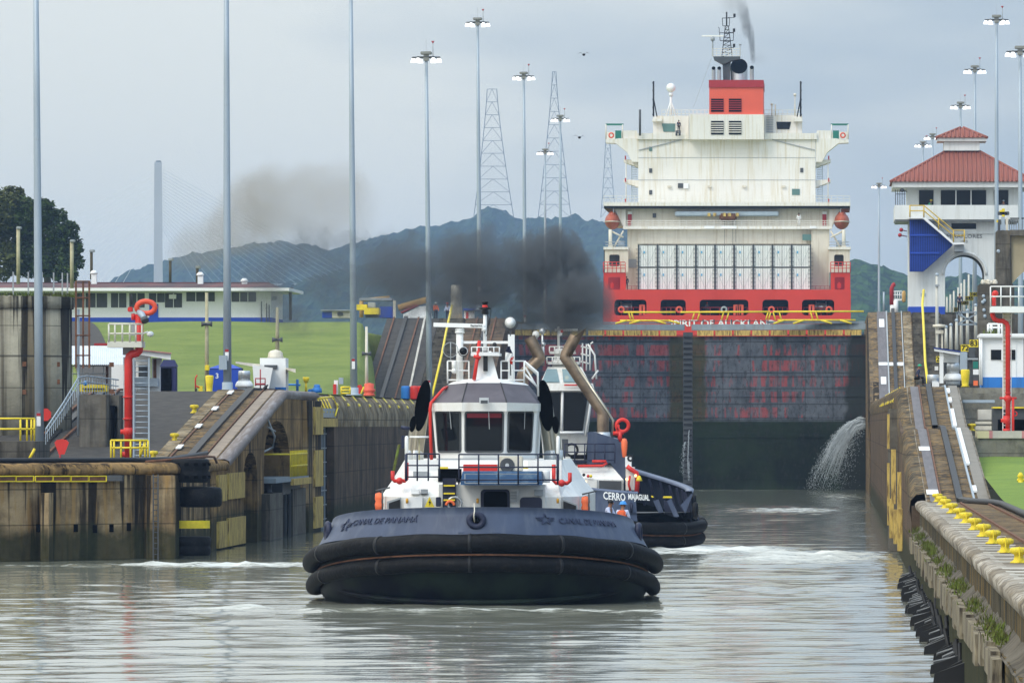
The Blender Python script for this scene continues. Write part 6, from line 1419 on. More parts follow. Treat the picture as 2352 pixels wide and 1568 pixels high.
# upper block
sbox('upper_block', 1466, 1873, 318, 466, WH, SY+14, 12); sbox('bridge_front', 1464, 1582, 306, 320, WH, SY+13.6, 12); sbox('bridge_front', 1756, 1876, 306, 320, WH, SY+13.6, 12)
for y in (362, 413): sbox('deck_seam', 1466, 1873, y, y+.8, M['grey'], SY+13.95, .1)
m = MB(); m.sq(P(1467, 345, SY+13.9), P(1566, 321, SY+13.9), .1); m.sq(P(1872, 345, SY+13.9), P(1774, 321, SY+13.9), .1); m.build('slanted_bracket', M['grey'], ship)
for px, py in ((1491, 337), (1491, 387), (1491, 437), (1838, 386)): sbox('window', px, px+7, py, py+10, M['dkgrey'] if py > 380 else M['glassgreen'], SY+13.9, .1)
sbox('green_window', 1819, 1837, 434, 448, M['glassgreen'], SY+13.9, .1)
sbox('hatch', 1557, 1569, 421, 432, M['dkgrey'], SY+13.8, .2); sbox('hatch_cover', 1570, 1581, 421, 433, M['whiteclean'], SY+13.7, .2)
for px in (1533, 1625, 1705, 1795): sbox('lamp_box', px, px+9, 426, 430, M['offwhite'], SY+13.6, .4)
sbox('casing_block', 1583, 1755, 263, 320, WH, SY+12, 14)
fn = sbox('funnel', 1629, 1753, 200, 264, M['orangered'], SY+12.5, 12); sbox('funnel_band', 1628, 1754, 184, 201, M['darkred'], SY+12.3, 12.4)
def louvre(x0, x1, y0, y1, Y, mt, n=6):
    o = sbox('louvre', x0, x1, y0, y1, M['soot_and_dark'], Y, .08)
    for i in range(n-1):
        y = lerp(y0, y1, (i+1)/n); a, b = P(x0, y+1, Y-.05), P(x1, y-1, Y-.05); m = MB(); m.box(a.x, b.x, Y-.08, Y-.01, a.z, b.z); m.build('slat', mt, o)
for x0, x1 in ((1633, 1662), (1674, 1703)): louvre(x0, x1, 227, 257, SY+12.4, M['darkred']); louvre(x0, x1, 278, 309, SY+11.9, WH)
# funnel top
def spipe(px, r_, y0, yt, Y, mt):
    c = P(px, y0, Y); zt = PZ(yt, Y); m = MB(); n_ = 16; a = []; b = []
    for k in range(n_):
        t_ = 2*math.pi*k/n_; x, y = r_*math.cos(t_), r_*math.sin(t_); a.append((c.x+x, c.y+y, c.z)); b.append((c.x+x, c.y+y, zt-r_*1.9+ (y/r_+1)*r_*.95))
    m.grid([a, b], True, True); o = m.build('exhaust_pipe', mt, ship); m = MB(); m.add([(v[0], v[1]-.02, v[2]+.01) for v in b], [tuple(range(n_))]); m.build('exhaust_mouth', M['soot_and_dark'], o)
spipe(1639, .25, 185, 153, SY+14, M['grey']); spipe(1652, .25, 185, 153, SY+14, M['grey']); spipe(1727, .27, 185, 151, SY+14, M['grey']); spipe(1697.5, 1.13, 185, 134, SY+16, M['alu'])
m = MB(); m.hexa([P(1661, 185, SY+15), P(1677, 185, SY+15), P(1677, 185, SY+16), P(1661, 185, SY+16)], [P(1659, 133, SY+15), P(1679, 133, SY+15), P(1679, 133, SY+16), P(1659, 133, SY+16)]); m.build('mast_column', M['dkgrey'], ship)
m = MB(); m.prism([P(x, y, SY+14.5) for x, y in ((1638, 130), (1700, 130), (1700, 136), (1680, 140), (1660, 148), (1640, 137))], (0, 2.5, 0)); m.build('mast_platform', M['dkgrey'], ship)
m = MB()
X0, X1, X0t, X1t = 1658, 1682, 1667, 1672
for sgn in (0, 1):
    for dy in (0, 1.3): m.bar(P(X1 if sgn else X0, 131, SY+14.8+dy), P(X1t+1 if sgn else X0t-1, 60, SY+15.2+dy*.3), .08, 4)
for i in range(9):
    t_ = i/8; y = lerp(131, 60, t_); a, b = lerp(X0, X0t, t_), lerp(X1, X1t, t_); m.bar(P(a, y, SY+14.8), P(b, y, SY+14.8), .06, 4)
    if i < 8: y2 = lerp(131, 60, (i+1)/8); m.bar(P(a, y, SY+14.8), P(lerp(X0, X1, .5+.4*(1-t_)), y2, SY+14.8), .05, 4)
m.bar(P(1669, 60, SY+15), P(1669, 28, SY+15), .1, 5)
for (a, b, y, up) in ((1659, 1676, 42, 18), (1653, 1685, 76, 18)):
    m.bar(P(a, y, SY+15), P(b, y, SY+15), .06, 4); m.bar(P(a+1, y+up, SY+15), P(b-1, y+up, SY+15), .06, 4)
    for x in (a, b): m.tube([P(x, y, SY+15), P(x+ (1 if x == a else -1), y+up, SY+15)], .06, 4)
for x, y in ((1687, 36), (1686, 70), (1686, 105)): m.bar(P(x, y+4, SY+15), P(x, y-4, SY+15), .16, 6); m.bar(P(1672, y+5, SY+15), P(x, y+5, SY+15), .05, 4)
m.tube([P(1652, 76, SY+15), P(1652, 66, SY+15), P(1650, 62, SY+15)], .05, 4)
m.build('lattice_mast', M['black'], ship)
sbox('radar_scanner', 1612, 1662, 81, 84.5, M['whiteclean'], SY+14.5, .4); m = MB(); m.bar(P(1637, 84, SY+14.7), P(1637, 130, SY+14.7), .09); m.bar(P(1637, 86, SY+14.6), P(1637, 94, SY+14.6), .3, 8); m.build('radar_post', M['grey'], ship)
srail(1637, 1700, 112, 131, SY+14.6, 7, WH, .04, 3)
m = MB(); m.bar(P(1634, 135, SY+14), P(1593, 246, SY+13), .03, 4); m.build('stay_wire', M['grey'], ship)
m = MB(); m.bar(P(1700, 131, SY+15), P(1700, 107, SY+15), .06, 5); m.bar(P(1697, 103, SY+15), P(1703, 103, SY+15), .12, 5); m.build('antenna', M['grey'], ship)
# bridge roof houses, masts, dome
sbox('bridge_house', 1500, 1582, 266, 308, WH, SY+16, 8); sbox('bridge_house', 1756, 1842, 264, 308, WH, SY+16, 8); sbox('roof_ledge', 1498, 1520, 273, 279, WH, SY+15, 2); sbox('roof_ledge', 1822, 1843, 271, 279, WH, SY+15, 2)
patch('window', [(1524, 303), (1550, 303), (1551, 284), (1520, 284)], SY+15.9, M['glassgreen'], ship, .08); patch('window', [(1785, 297), (1813, 297), (1817, 280), (1783, 280)], SY+15.9, M['glass'], ship, .08)
m = MB(); [m.bar(P(1760+i*.01, 267+i*4, SY+15.8), P(1776, 267+i*4, SY+15.8), .06, 4) for i in range(10)]; m.build('stair', M['grey'], ship)
srail(1520, 1628, 253, 266, SY+16, 12, WH, .04, 1); srail(1756, 1840, 253, 266, SY+16, 8, WH, .04, 1)
m = MB(); m.ball(P(1541, 202, SY+17), .62, n=16, m=10); m.bar(P(1541, 214, SY+17), P(1541, 221, SY+17), .28, 8); m.build('radome', M['whiteclean'], ship)
m = MB(); m.bar(P(1541, 220, SY+17), P(1541, 265, SY+17), .16, 6); m.bar(P(1541, 232, SY+17), P(1530, 266, SY+17), .09, 5); m.bar(P(1541, 232, SY+17), P(1553, 266, SY+17), .09, 5); m.build('dome_tripod', M['whiteclean'], ship)
for px, dx in ((1501, 8), (1839, -8)):
    m = MB(); m.bar(P(px, 187, SY+16), P(px, 268, SY+16), .12, 5); m.bar(P(px, 225, SY+16), P(px+dx, 268, SY+16), .08, 5)
    for y in (190, 207, 228, 246, 262): m.bar(P(px, y, SY+16), P(px-dx*.3, y+2, SY+16), .1, 5)
    m.build('signal_mast', M['black'], ship)
for px in (1470, 1554, 1561): m = MB(); m.bar(P(px, 252 if px < 1500 else 300, SY+13), P(px, 312, SY+13), .15, 6); m.build('post', M['dkgrey'], ship)
m = MB(); [m.bar(P(x, 240, SY+16), P(x, 266, SY+16), .09, 5) for x in (1773, 1781, 1826)]; m.bar(P(1770, 240, SY+16), P(1776, 240, SY+16), .15, 5); m.bar(P(1823, 218, SY+16), P(1829, 218, SY+16), .2, 5); m.bar(P(1826, 218, SY+16), P(1826, 266, SY+16), .06, 5); m.build('antenna', M['offwhite'], ship)
# wings
for sg in (-1, 1):
    q = lambda px: 1669.5+sg*(px-1669.5) if sg > 0 else px
    mir = (lambda x: x) if sg < 0 else (lambda x: 1669.5*2-x+1)
    m = MB(); m.prism([P(mir(x), y, SY+14) for x, y in ((1391, 320), (1391, 328), (1414, 329), (1440, 350), (1452, 372), (1466, 372), (1466, 318), (1440, 318), (1420, 318), (1402, 322))], (0, 3, 0)); m.build('bridge_wing', WH, ship)
    x0, x1 = sorted((mir(1391), mir(1430))); sbox('wing_rail_panel', x0, x1, 303, 321, WH, SY+16.6, .15)
    x0, x1 = sorted((mir(1431), mir(1464))); sbox('wing_panel', x0, x1, 300, 320, WH, SY+14.5, .15)
    x0, x1 = sorted((mir(1391), mir(1432))); sbox('awning_roller', x0, x1, 284, 288, M['teal'] if 'teal' in M else M['weed'], SY+14.6, .5)
    x0, x1 = sorted((mir(1413), mir(1427))); sbox('green_box', x0, x1, 300, 319, M['teal'] if 'teal' in M else M['weed'], SY+14.3, .4)
    m = MB(); [m.bar(P(mir(x), 286, SY+14.6), P(mir(x), 320, SY+14.6), .09, 5) for x in (1392, 1430)]; m.build('wing_post', WH, ship)
    m = MB(); m.ring(P(mir(1404), 311, SY+13.9), .3, .1, 'Y', 14, 6); m.build('life_ring', M['orangered'], ship)
    # side stair tower
    for (ya, yb) in ((372, 384), (418, 430)):
        m = MB(); m.prism([P(mir(x), y, SY+15) for x, y in ((1432, ya-6), (1466, ya-4), (1466, yb), (1433, ya))], (0, 5, 0)); m.build('stair_landing', WH, ship)
    for (ya, yb) in ((316, 368), (378, 414), (424, 466)):
        m = MB(); n_ = int((yb-ya)/4)
        for i in range(n_): m.bar(P(mir(1452), ya+4*i, SY+15.5), P(mir(1464), ya+4*i, SY+15.5), .06, 4)
        m.bar(P(mir(1451), ya, SY+15.5), P(mir(1451), yb, SY+15.5), .08, 4); m.build('stair', M['galv'], ship)
    m = MB(); m.bar(P(mir(1438), 372, SY+15), P(mir(1438), 466, SY+15), .08, 5); m.build('stanchion', WH, ship)
    for y in (358, 409, 456): x0, x1 = sorted((mir(1435), mir(1438))); sbox('red_extinguisher', x0, x1, y, y+9, M['darkred'], SY+14.5, .2)
    # lifeboat
    lb = thing('lifeboat', 'round orange enclosed lifeboat hanging at the %s of the ship stern' % ('left' if sg < 0 else 'right'), 'lifeboat', P(mir(1407), 527, SY+6), 'lifeboats of the ship')
    m = MB(); c = P(mir(1407), 508, SY+9); m.ball(c, 1.02, 3.6, 1.1, 16, 10); m.ball(c+Vector((0, 0, .75)), .62, 2.6, .6, 12, 8); m.build('boat_hull', M['lifeboat'] if 'lifeboat' in M else M['orangered'], lb)
    m = MB(); m.ring(c+Vector((0, 0, -.12)), 1.04, .07, 'Z', 24, 6); m.v = [(v[0], c.y+(v[1]-c.y)*3.5, v[2]) for v in m.v]; m.build('fender_rim', M['offwhite'], lb)
    m = MB(); m.bar(P(mir(1402), 527, SY+5.5), P(mir(1402), 571, SY+5.5), .25, 8); m.bar(P(mir(1402), 530, SY+5.6), P(mir(1432), 545, SY+5.6), .12, 6); m.hexa([P(mir(1395), 571, SY+5.2), P(mir(1409), 571, SY+5.2), P(mir(1409), 571, SY+6), P(mir(1395), 571, SY+6)], [P(mir(1401), 552, SY+5.2), P(mir(1404), 552, SY+5.2), P(mir(1404), 552, SY+6), P(mir(1401), 552, SY+6)]); m.bar(P(mir(1410), 568, SY+6), P(mir(1432), 530, SY+6), .12, 6); m.build('davit', CR, ship)
    m = MB(); m.bar(P(mir(1409), 478, SY+7), P(mir(1409), 500, SY+7), .06); m.bar(P(mir(1390), 562, SY+5), P(mir(1436), 562, SY+5), .05); m.bar(P(mir(1390), 556, SY+5), P(mir(1436), 556, SY+5), .05); m.build('boat_gear', M['grey'], ship)
    m = MB(); c = P(mir(1420), 561, SY+7); m.lathe([(.5, 0), (.5, .8)], c, 14, 'X'); m.build('boat_winch', M['galv'], ship)
# people on board
person(P(1835, 519.5, SY+7), R(0), 'crew member in white overalls on the balcony deck of the ship', M['whiteclean'], M['whiteclean'], hair=M['black'])
person(P(1559, 306, SY+15.3), R(20), 'crew member in dark clothes standing on the ship bridge deck', M['dkcloth'], M['black'], hair=M['black'])
person(P(1439, 665, SY+5), R(10), 'crew member in dark shirt at the left end of the ship main deck', M['dkcloth'], M['dkcloth'], hair=M['black'])
person(P(1624, 725, SY+1.8), R(0), 'worker with red helmet inside the middle mooring opening of the ship', M['dkcloth'], M['weed'], helmet=M['red'])
# containers: two tiers of nine
cw_ = (sx(1862)-sx(1465))/9
cx0 = sx(1465)
def container(k, row):
    nth = ['first', 'second', 'third', 'fourth', 'fifth', 'sixth', 'seventh', 'eighth', 'ninth'][k]
    za, zb_ = (PZ(664, SY), PZ(615.5, SY)) if row else (PZ(612, SY), PZ(562, SY))
    return Vector((cx0+(k+.5)*cw_, SY+2.2, za)), zb_-za, '%s white refrigerated container from the left in the %s tier on the ship' % (nth, 'lower' if row else 'upper')
p0, hc, lab = container(0, 0)
ct = thing('container', lab, 'container', p0, 'white refrigerated containers on the ship stern')
w_ = cw_/2-.08
m = MB(); m.box(-w_, w_, 0, 4.2, 0, hc); m.build('container_body', M['cont'] if 'cont' in M else M['whiteclean'], ct, local=True)
m = MB()
for x in (-w_, w_): m.box(x-.04, x+.04, -.04, .05, -.02, hc+.02)
for z in (0, hc): m.box(-w_, w_, -.03, .05, z-.04, z+.04)
m.build('corner_frame', M['dkgrey'], ct, local=True)
for x in (-.8*w_, -.52*w_, -.24*w_, .24*w_, .52*w_, .8*w_): m = MB(); m.bar((x, -.06, .1), (x, -.06, hc-.1), .022, 4); m.build('locking_bar', M['grey'], ct, local=True)
m = MB(); m.sq((0, -.05, .05), (0, -.05, hc-.05), .05); m.build('door_seam', M['black'], ct, local=True)
m = MB(); m.sq((-w_+.1, -.1, hc-.2), (-.1, -.1, .3), .025); m.sq((w_-.1, -.1, hc-.2), (.1, -.1, .3), .025); m.build('lashing_rod', M['grey'], ct, local=True)
m = MB(); m.box(-.5*w_, -.33*w_, -.07, -.02, .62*hc, .73*hc); m.build('blue_mark', M['skyblue'] if 'skyblue' in M else M['brightblue'], ct, local=True)
for row in (0, 1):
    for k in range(9):
        if (k, row) == (0, 0): continue
        p, h_, lab = container(k, row); dup(ct, p, lab)
for k in range(10):
    m = MB(); x = cx0+k*cw_; m.box(x-.07, x+.07, SY+1.9, SY+2.1, PZ(665, SY), PZ(560, SY))
    for i in range(10): m.box(x-.3, x+.3, SY+1.85, SY+1.9, PZ(572+i*9.5, SY), PZ(571+i*9.5, SY))
    m.build('lashing_bridge', M['dkgrey'], ship)
# ================= lamp poles ==============================================
PH = 27.0
def tower_lamp(base, label, lean=0):
    t = thing('lamp_pole', label, 'lamp pole', base, 'tall floodlight poles along the locks')
    m = MB(); m.tube([(0, 0, 0), (0, 0, 9), (0, 0, 18), (0, 0, PH)], [.24, .205, .165, .12], 12); m.build('pole', M['galv'], t, local=True)
    for z in (7.5, 16): m = MB(); m.lathe([(.235-z*.004, 0), (.235-z*.004, .08)], (0, 0, z), 12); m.build('joint', M['grey'], t, local=True)
    m = MB(); m.bevbox(-.42, .42, -.42, .42, PH+.28, PH+.5, .04); m.box(-.2, .2, -.2, .2, PH-.2, PH+.3); m.build('head_frame', M['polehead'], t, local=True)
    m = MB(); m.sq((-1.05, 0, PH+.06), (1.05, 0, PH+.06), .1); m.ring((0, 0, PH+.06), .95, .04, 'Z', 16, 5); m.build('ring_beam', M['dkgrey'], t, local=True)
    for x, y in ((-.98, 0), (-.58, -.7), (.58, -.7), (.98, 0), (-.5, .75), (.5, .75)):
        m = MB(); m.lathe([(.07, .0), (.12, -.05), (.2, -.22), (.22, -.36)], (x, y, PH+.02), 12); l_ = m.build('floodlight', M['lamp'], t, local=True)
        m = MB(); m.lathe([(.05, .1), (.1, .06), (.13, -.03)], (x, y, PH+.02), 10); m.build('lamp_housing', M['dkgrey'], l_, local=True)
    m = MB(); m.bar((.52, 0, PH+.1), (.52, 0, PH+1.15), .03, 5); m.bar((.0, 0, PH+.4), (0, 0, PH+1.5), .012, 4); m.build('beacon_rod', M['grey'], t, local=True)
    m = MB(); m.ball((.52, 0, PH+1.2), .07); m.bar((.40, 0, PH+1.28), (.64, 0, PH+1.28), .035, 5); m.build('wind_vane', M['darkred'], t, local=True)
    t.rotation_euler.y = lean
    return t
M['polehead'] = mat('weathered_pole_head', (.25, .25, .22), .7, var=.15)
lp0 = tower_lamp((-39.7, 327, Z0L-.02), 'thick grey lamp pole at the far left in front of the concrete drum', R(-.45))
m = MB(); m.lathe([(.5, 0), (.5, .06), (.3, .1), (.3, .5)], (0, 0, 0), 12); m.build('base_plate', M['galv'], lp0, local=True)
m = MB(); m.box(-.1, .1, -.27, -.24, 1.7, 2.35); s_ = m.build('notice', M['whiteclean'], lp0, local=True); m = MB(); m.box(-.1, .1, -.285, -.272, 2.2, 2.35); m.build('red_heading', M['darkred'], s_, local=True)
def lp(px, ytop, Y, label, lean=0, px_at='top'):
    z = PZ(ytop, Y)-PH-.3; x = PX(px, Y); o = dup(lp0, (x-math.sin(lean)*PH, Y, z), label); o.rotation_euler.y = lean; return o
lp_ = dup(lp0, (-34.0, 367, Z1), 'grey lamp pole with meter box beside the blue tent numbered 3'); lp_.rotation_euler.y = R(-.15)
m = MB(); m.box(-.42, .02, -.6, -.26, 1.2, 2.0); m.build('meter_box', M['galv'], lp_, local=True)
dup(lp0, (-30.85, 421, Z1), 'slim grey lamp pole standing by the orange bollard at the chamber edge')
for a in ((979, 125, 500, 'floodlight pole rising left above the front tug radar', R(-.55)), (1097, 46, 615, 'tallest looking floodlight pole above the front tug mast', R(-.4)), (1203, 170, 675, 'floodlight pole between the two pale pylons', R(-.3)),
          (1287, 268, 803, 'far floodlight pole in front of the right pale pylon', 0), (1252, 345, 912, 'farthest small floodlight pole left of the ship, over the smoke', 0),
          (2289, 40, 592, 'tall floodlight pole behind the right part of the tower roof', 0), (2343, 112, 512, 'floodlight pole cut by the right photo edge', R(-.1)), (2239, 155, 675, 'floodlight pole rising just right of the tower peak', 0),
          (2206, 238, 750, 'floodlight pole directly above the tower peak', 0), (2142, 310, 888, 'right one of the two small floodlight poles left of the tower peak', 0), (2120, 328, 912, 'left one of the two small floodlight poles left of the tower peak', 0),
          (2019, 423, 1022, 'lone floodlight pole between the ship and the arched tower', 0)):
    lp(*a)
# ================= concrete drum with caged ladder =========================
CXd, CYd, Rd = -43.3, 342.0, 3.45
dr = thing('concrete_drum', 'tall round streaked concrete drum with weeds on its rim, far left', 'concrete drum', (CXd, CYd, Z0L))
m = MB(); m.lathe([(Rd, 0), (Rd, 8.3)], (CXd, CYd, Z0L-.5), 64); m.build('drum_wall', WM['tank'], dr)
for z in (6.6, 9.75): m = MB(); m.lathe([(Rd+.008, 0), (Rd+.008, .035)], (CXd, CYd, z), 64); m.build('joint', M['black'], dr)
m = MB(); m.lathe([(Rd, 0), (Rd+.1, .03), (Rd+.1, .62), (Rd-.1, .68)], (CXd, CYd, 12.2), 64); m.build('rim', WM['tank'], dr)
m = MB()
for i in range(12): a = R(200+i*14); m.sq((CXd+3.3*math.cos(a), CYd+3.3*math.sin(a), 12.8), (CXd+3.3*math.cos(a), CYd+3.3*math.sin(a), 14.1), .07)
m.build('rim_post', M['grey'], dr)
r5 = random.Random(5); pts = []
for _ in range(170): a = R(r5.uniform(170, 370)); pts.append((CXd+3.4*math.cos(a), CYd+3.4*math.sin(a), 12.85))
o = blades('weeds', pts, M['weed'], None, .08, .3, .02); o['kind'] = 'stuff'
for px, y in ((56, 836), (56, 900), (243, 836), (243, 898), (126, 836), (126, 876)):
    m = MB(); Yq = 339; a = P(px, y, Yq); xx = a.x; yy = CYd-math.sqrt(max(.1, Rd**2-(xx-CXd)**2))-.01; m.box(xx-.12, xx+.12, yy-.02, yy+.05, a.z-.12, a.z+.12); m.build('rust_plate', M['rust'], dr)
cl_ = thing('caged_ladder', 'dark rusty ladder cage beside the concrete drum', 'ladder', P(180, 845, 338))
m = MB()
for px in (174.5, 191, 205): m.sq(P(px, 845, 338), P(px, 645, 338), .09)
m.build('post', M['rust'], cl_)
m = MB()
for py in (646, 684, 725, 770, 816): m.ring(P(191, py, 338.2), .36, .035, 'Z', 14, 5)
m.build('hoop', M['rust'], cl_); m = MB(); m.bar(P(180, 710, 338.2), P(180, 1000, 338.2), .07); m.build('stand_pipe', M['galv'], cl_)
# grey handrail running up the return track
hr = thing('handrail', 'bent galvanised handrail climbing beside the return track, in front of the drum', 'railing', P(105, 985, 322))
path = [(105, 1012, 985, 318), (145, 955, 925, 326), (180, 898, 866, 335), (200, 893, 863, 340), (272, 905, 872, 350)]
m = MB(); m.tube([P(a, c, d) for a, b, c, d in path], .035, 6); m.tube([P(a, (b*.45+c*.55), d) for a, b, c, d in path], .03, 6); m.build('top_rail', M['galv'], hr)
m = MB()
for k in range(4):
    (a, b, c, d), (a2, b2, c2, d2) = path[k], path[k+1]; n_ = (9, 8, 3, 12)[k]
    for i in range(n_): t_ = i/n_; m.bar(P(lerp(a, a2, t_), lerp(b, b2, t_)+8, lerp(d, d2, t_)), P(lerp(a, a2, t_), lerp(c, c2, t_), lerp(d, d2, t_)), .022, 4)
m.build('baluster', M['galv'], hr)
m = MB(); m.box(PX(183, 352), PX(245, 352), 352, 353, PZ(899, 352), PZ(883, 352)); mc = thing('machine', 'yellow machine behind the grey handrail on the left', 'machine', P(210, 900, 352)); m.build('housing', M['yellow'], mc); m = MB(); m.box(PX(190, 352), PX(240, 352), 351.9, 352, PZ(893, 352), PZ(891, 352)); m.build('slot', M['black'], mc); m = MB(); m.ball(P(196, 880, 351.5), .14, n=8, m=5); m.build('helmet', M['helmetblue'], mc)
# low wall and yellow rail, far left
yr = thing('railing', 'yellow pipe railing on the low dark wall at the left photo edge', 'railing', P(40, 1015, 318))
m = MB(); [m.bar(P(-60, y, 318), P(80, y, 318), .05) for y in (961, 985)]; [m.bar(P(x, 961, 318), P(x, 1012, 318), .05) for x in (-20, 47, 62, 72, 79)]; m.bar(P(80, 1030, 318), P(66, 1056, 318), .07); m.build('rail', M['yellow'], yr)
lw2 = thing('low_wall', 'low dark stained concrete wall carrying the yellow railing', 'wall', P(30, 1055, 319))
m = MB(); a, b = P(-80, 1058, 319), P(81, 1013, 319); m.box(a.x, b.x, 319, 325, a.z-.2, b.z); m.build('wall_face', WM['block'], lw2)
# concrete hut with doorway
hb = thing('concrete_block', 'dark weathered concrete block house with a doorway on the left slope', 'block house', P(225, 1022, 333))
m = MB(); a, b = P(182, 1024, 333), P(245, 906, 333); m.bevbox(a.x, b.x, 333, 337, a.z-.4, b.z, .04); m.build('block', WM['block'], hb)
m = MB(); a, b = P(245, 1010, 334), P(271, 906, 334); m.box(a.x, b.x, 334.5, 337, b.z-.55, b.z-.03); m.box(b.x-.07, b.x, 334.4, 337, a.z-.3, b.z-.56); m.box(a.x, b.x, 336.8, 337, a.z-.3, b.z-.57); m.build('lintel', WM['block'], hb)
# red fan shaped sign and stop sign
sg_ = thing('sign', 'red fan-shaped target sign on a short stand near the guide wall edge', 'sign', P(140, 1056, 312))
m = MB(); pts = [P(x, y, 312) for x, y in ((125, 1016), (130, 1010), (142, 1008), (153, 1010), (158, 1016), (148, 1043), (135, 1043))]; m.prism(pts, (0, .08, 0)); m.build('board', M['red'], sg_); m = MB(); m.bar(P(138, 1043, 312), P(138, 1058, 312), .05); m.build('stand', M['darkred'], sg_)
st_ = thing('sign', 'small red octagonal stop sign peeping out behind the leftmost lamp pole', 'sign', P(104, 1010, 330))
m = MB(); c = P(103, 952, 330); m.prism([c+Vector((.34*math.cos(R(22.5+45*i)), 0, .34*math.sin(R(22.5+45*i)))) for i in range(8)], (0, .03, 0)); m.build('plate', M['red'], st_)
# ================= red fire monitor tower, left ============================
def monitor(t, mir=False): pass
fm = thing('fire_monitor', 'red fire monitor pipe with white basket platform and ladder on the left wall', 'fire monitor', P(290, 1056, 318))
Yf = 318.0
m = MB(); m.tube([P(295, 1055, Yf), P(295, 826, Yf), P(297, 818, Yf), P(304, 813, Yf), P(314, 811, Yf), P(319, 806, Yf), P(320, 798, Yf), P(320, 722, Yf)], .2, 12); p_ = m.build('riser_pipe', M['red'], fm)
m = MB()
for y in (913, 900+63): m.lathe([(.28, 0), (.28, .06)], P(295, y, Yf), 12)
m.bar(P(277, 991, Yf), P(310, 991, Yf), .12, 8); m.ball(P(295, 991, Yf), .28); m.bar(P(281, 1043, Yf), P(300, 1043, Yf), .14, 8); m.build('flange', M['red'], p_)
m = MB(); c = P(335, 706, Yf-.1); pts = [c+Vector((.36*math.cos(R(a))*1.25, 0, .3*math.sin(R(a)))) for a in range(200, -150, -25)]; m.tube([P(320, 722, Yf), P(318, 714, Yf)]+pts, .13, 10); m.build('swivel_loop', M['redorange'] if 'redorange' in M else M['orangered'], fm)
m = MB(); m.tube([P(319, 717, Yf-.3), P(326, 722, Yf-.6), P(333, 734, Yf-.9)], [.14, .16, .13], 10); m.build('nozzle', M['galv'], fm); m = MB(); m.tube([P(331, 731, Yf-.9), P(334, 738, Yf-1)], .19, 10); m.build('nozzle_tip', M['dkgrey'], fm)
m = MB(); a, b = P(294, 716, Yf), P(305, 710, Yf); m.bevbox(a.x, b.x, Yf-.2, Yf+.2, a.z, b.z+.1, .03); m.bar(P(306, 720, Yf), P(306, 735, Yf), .1); m.build('actuator', M['red'], fm)
m = MB(); m.lathe([(0, -.02), (.26, 0), (.26, .05)], P(301, 688, Yf), 14, 'X'); m.v = m.v; m.build('lamp', M['black'], fm)
m = MB(); a, b = P(250, 798, Yf), P(329, 784, Yf); m.box(a.x, b.x, Yf-.7, Yf+.9, a.z, b.z); m.build('platform', M['whiteold'] if 'whiteold' in M else M['offwhite'], fm)
m = MB()
for yy in (Yf-.68, Yf+.85):
    for y in (744, 766): m.bar(P(250, y, yy), P(326, y, yy), .045)
    for x in (250, 264, 281, 298, 312, 326): m.bar(P(x, 744, yy), P(x, 785, yy), .045)
m.build('railing', M['whiteold'] if 'whiteold' in M else M['offwhite'], fm)
m = MB(); m.sq(P(295, 815, Yf+.5), P(295, 798, Yf+.5), .5); m.bar(P(287, 1052, Yf+.2), P(287, 820, Yf+.2), .08); m.build('column', M['grey'], fm)
m = MB(); c = P(345, 767, Yf-.3); m.bar(P(328, 766, Yf-.3), P(340, 762, Yf-.3), .04); m.ball(c, .17, .17, .14); m.build('camera_dome', M['whiteclean'], fm)
m = MB(); a, b = P(302, 770, Yf), P(310, 740, Yf); m.box(a.x, b.x, Yf-.1, Yf+.2, a.z, b.z); m.build('control_box', M['grey'], fm)
ladder(fm, PX(308, Yf), PX(343, Yf), Yf-.2, PZ(1052, Yf), PZ(822, Yf), 18, M['galv'], .04); ladder(fm, PX(303, Yf), PX(309, Yf), Yf+.3, PZ(1052, Yf), PZ(830, Yf), 22, M['galv'], .025)
yb = thing('railing', 'yellow guard railing around the foot of the left red fire pipe', 'railing', P(298, 1056, 314))
m = MB()
for y in (1011, 1028): m.bar(P(255, y, 314), P(340, y, 314), .05); m.bar(P(255, y, 314), P(262, y, 320), .05)
for x in (255, 262, 278, 300, 322, 333, 340): m.bar(P(x, 1011, 314), P(x, 1056, 314), .05)
m.bar(P(322, 1048, 314), P(334, 1011, 314), .05); m.build('rail', M['yellow'], yb)
# ================= bollards on the slope ===================================
for (x, y, z, lab) in ((-34.2, 350, 6.8, 'yellow mushroom bollard highest on the dark left slope'), (-33.8, 335.5, 5.3, 'yellow mushroom bollard in the middle of the dark left slope'), (-33.9, 326, Z0L, 'yellow mushroom bollard half hidden behind the left guide wall rail')):
    o = dup(b0, (x, y, z), lab, scale=(.58, .58, .85)); o['group'] = 'yellow bollards on the left slope'
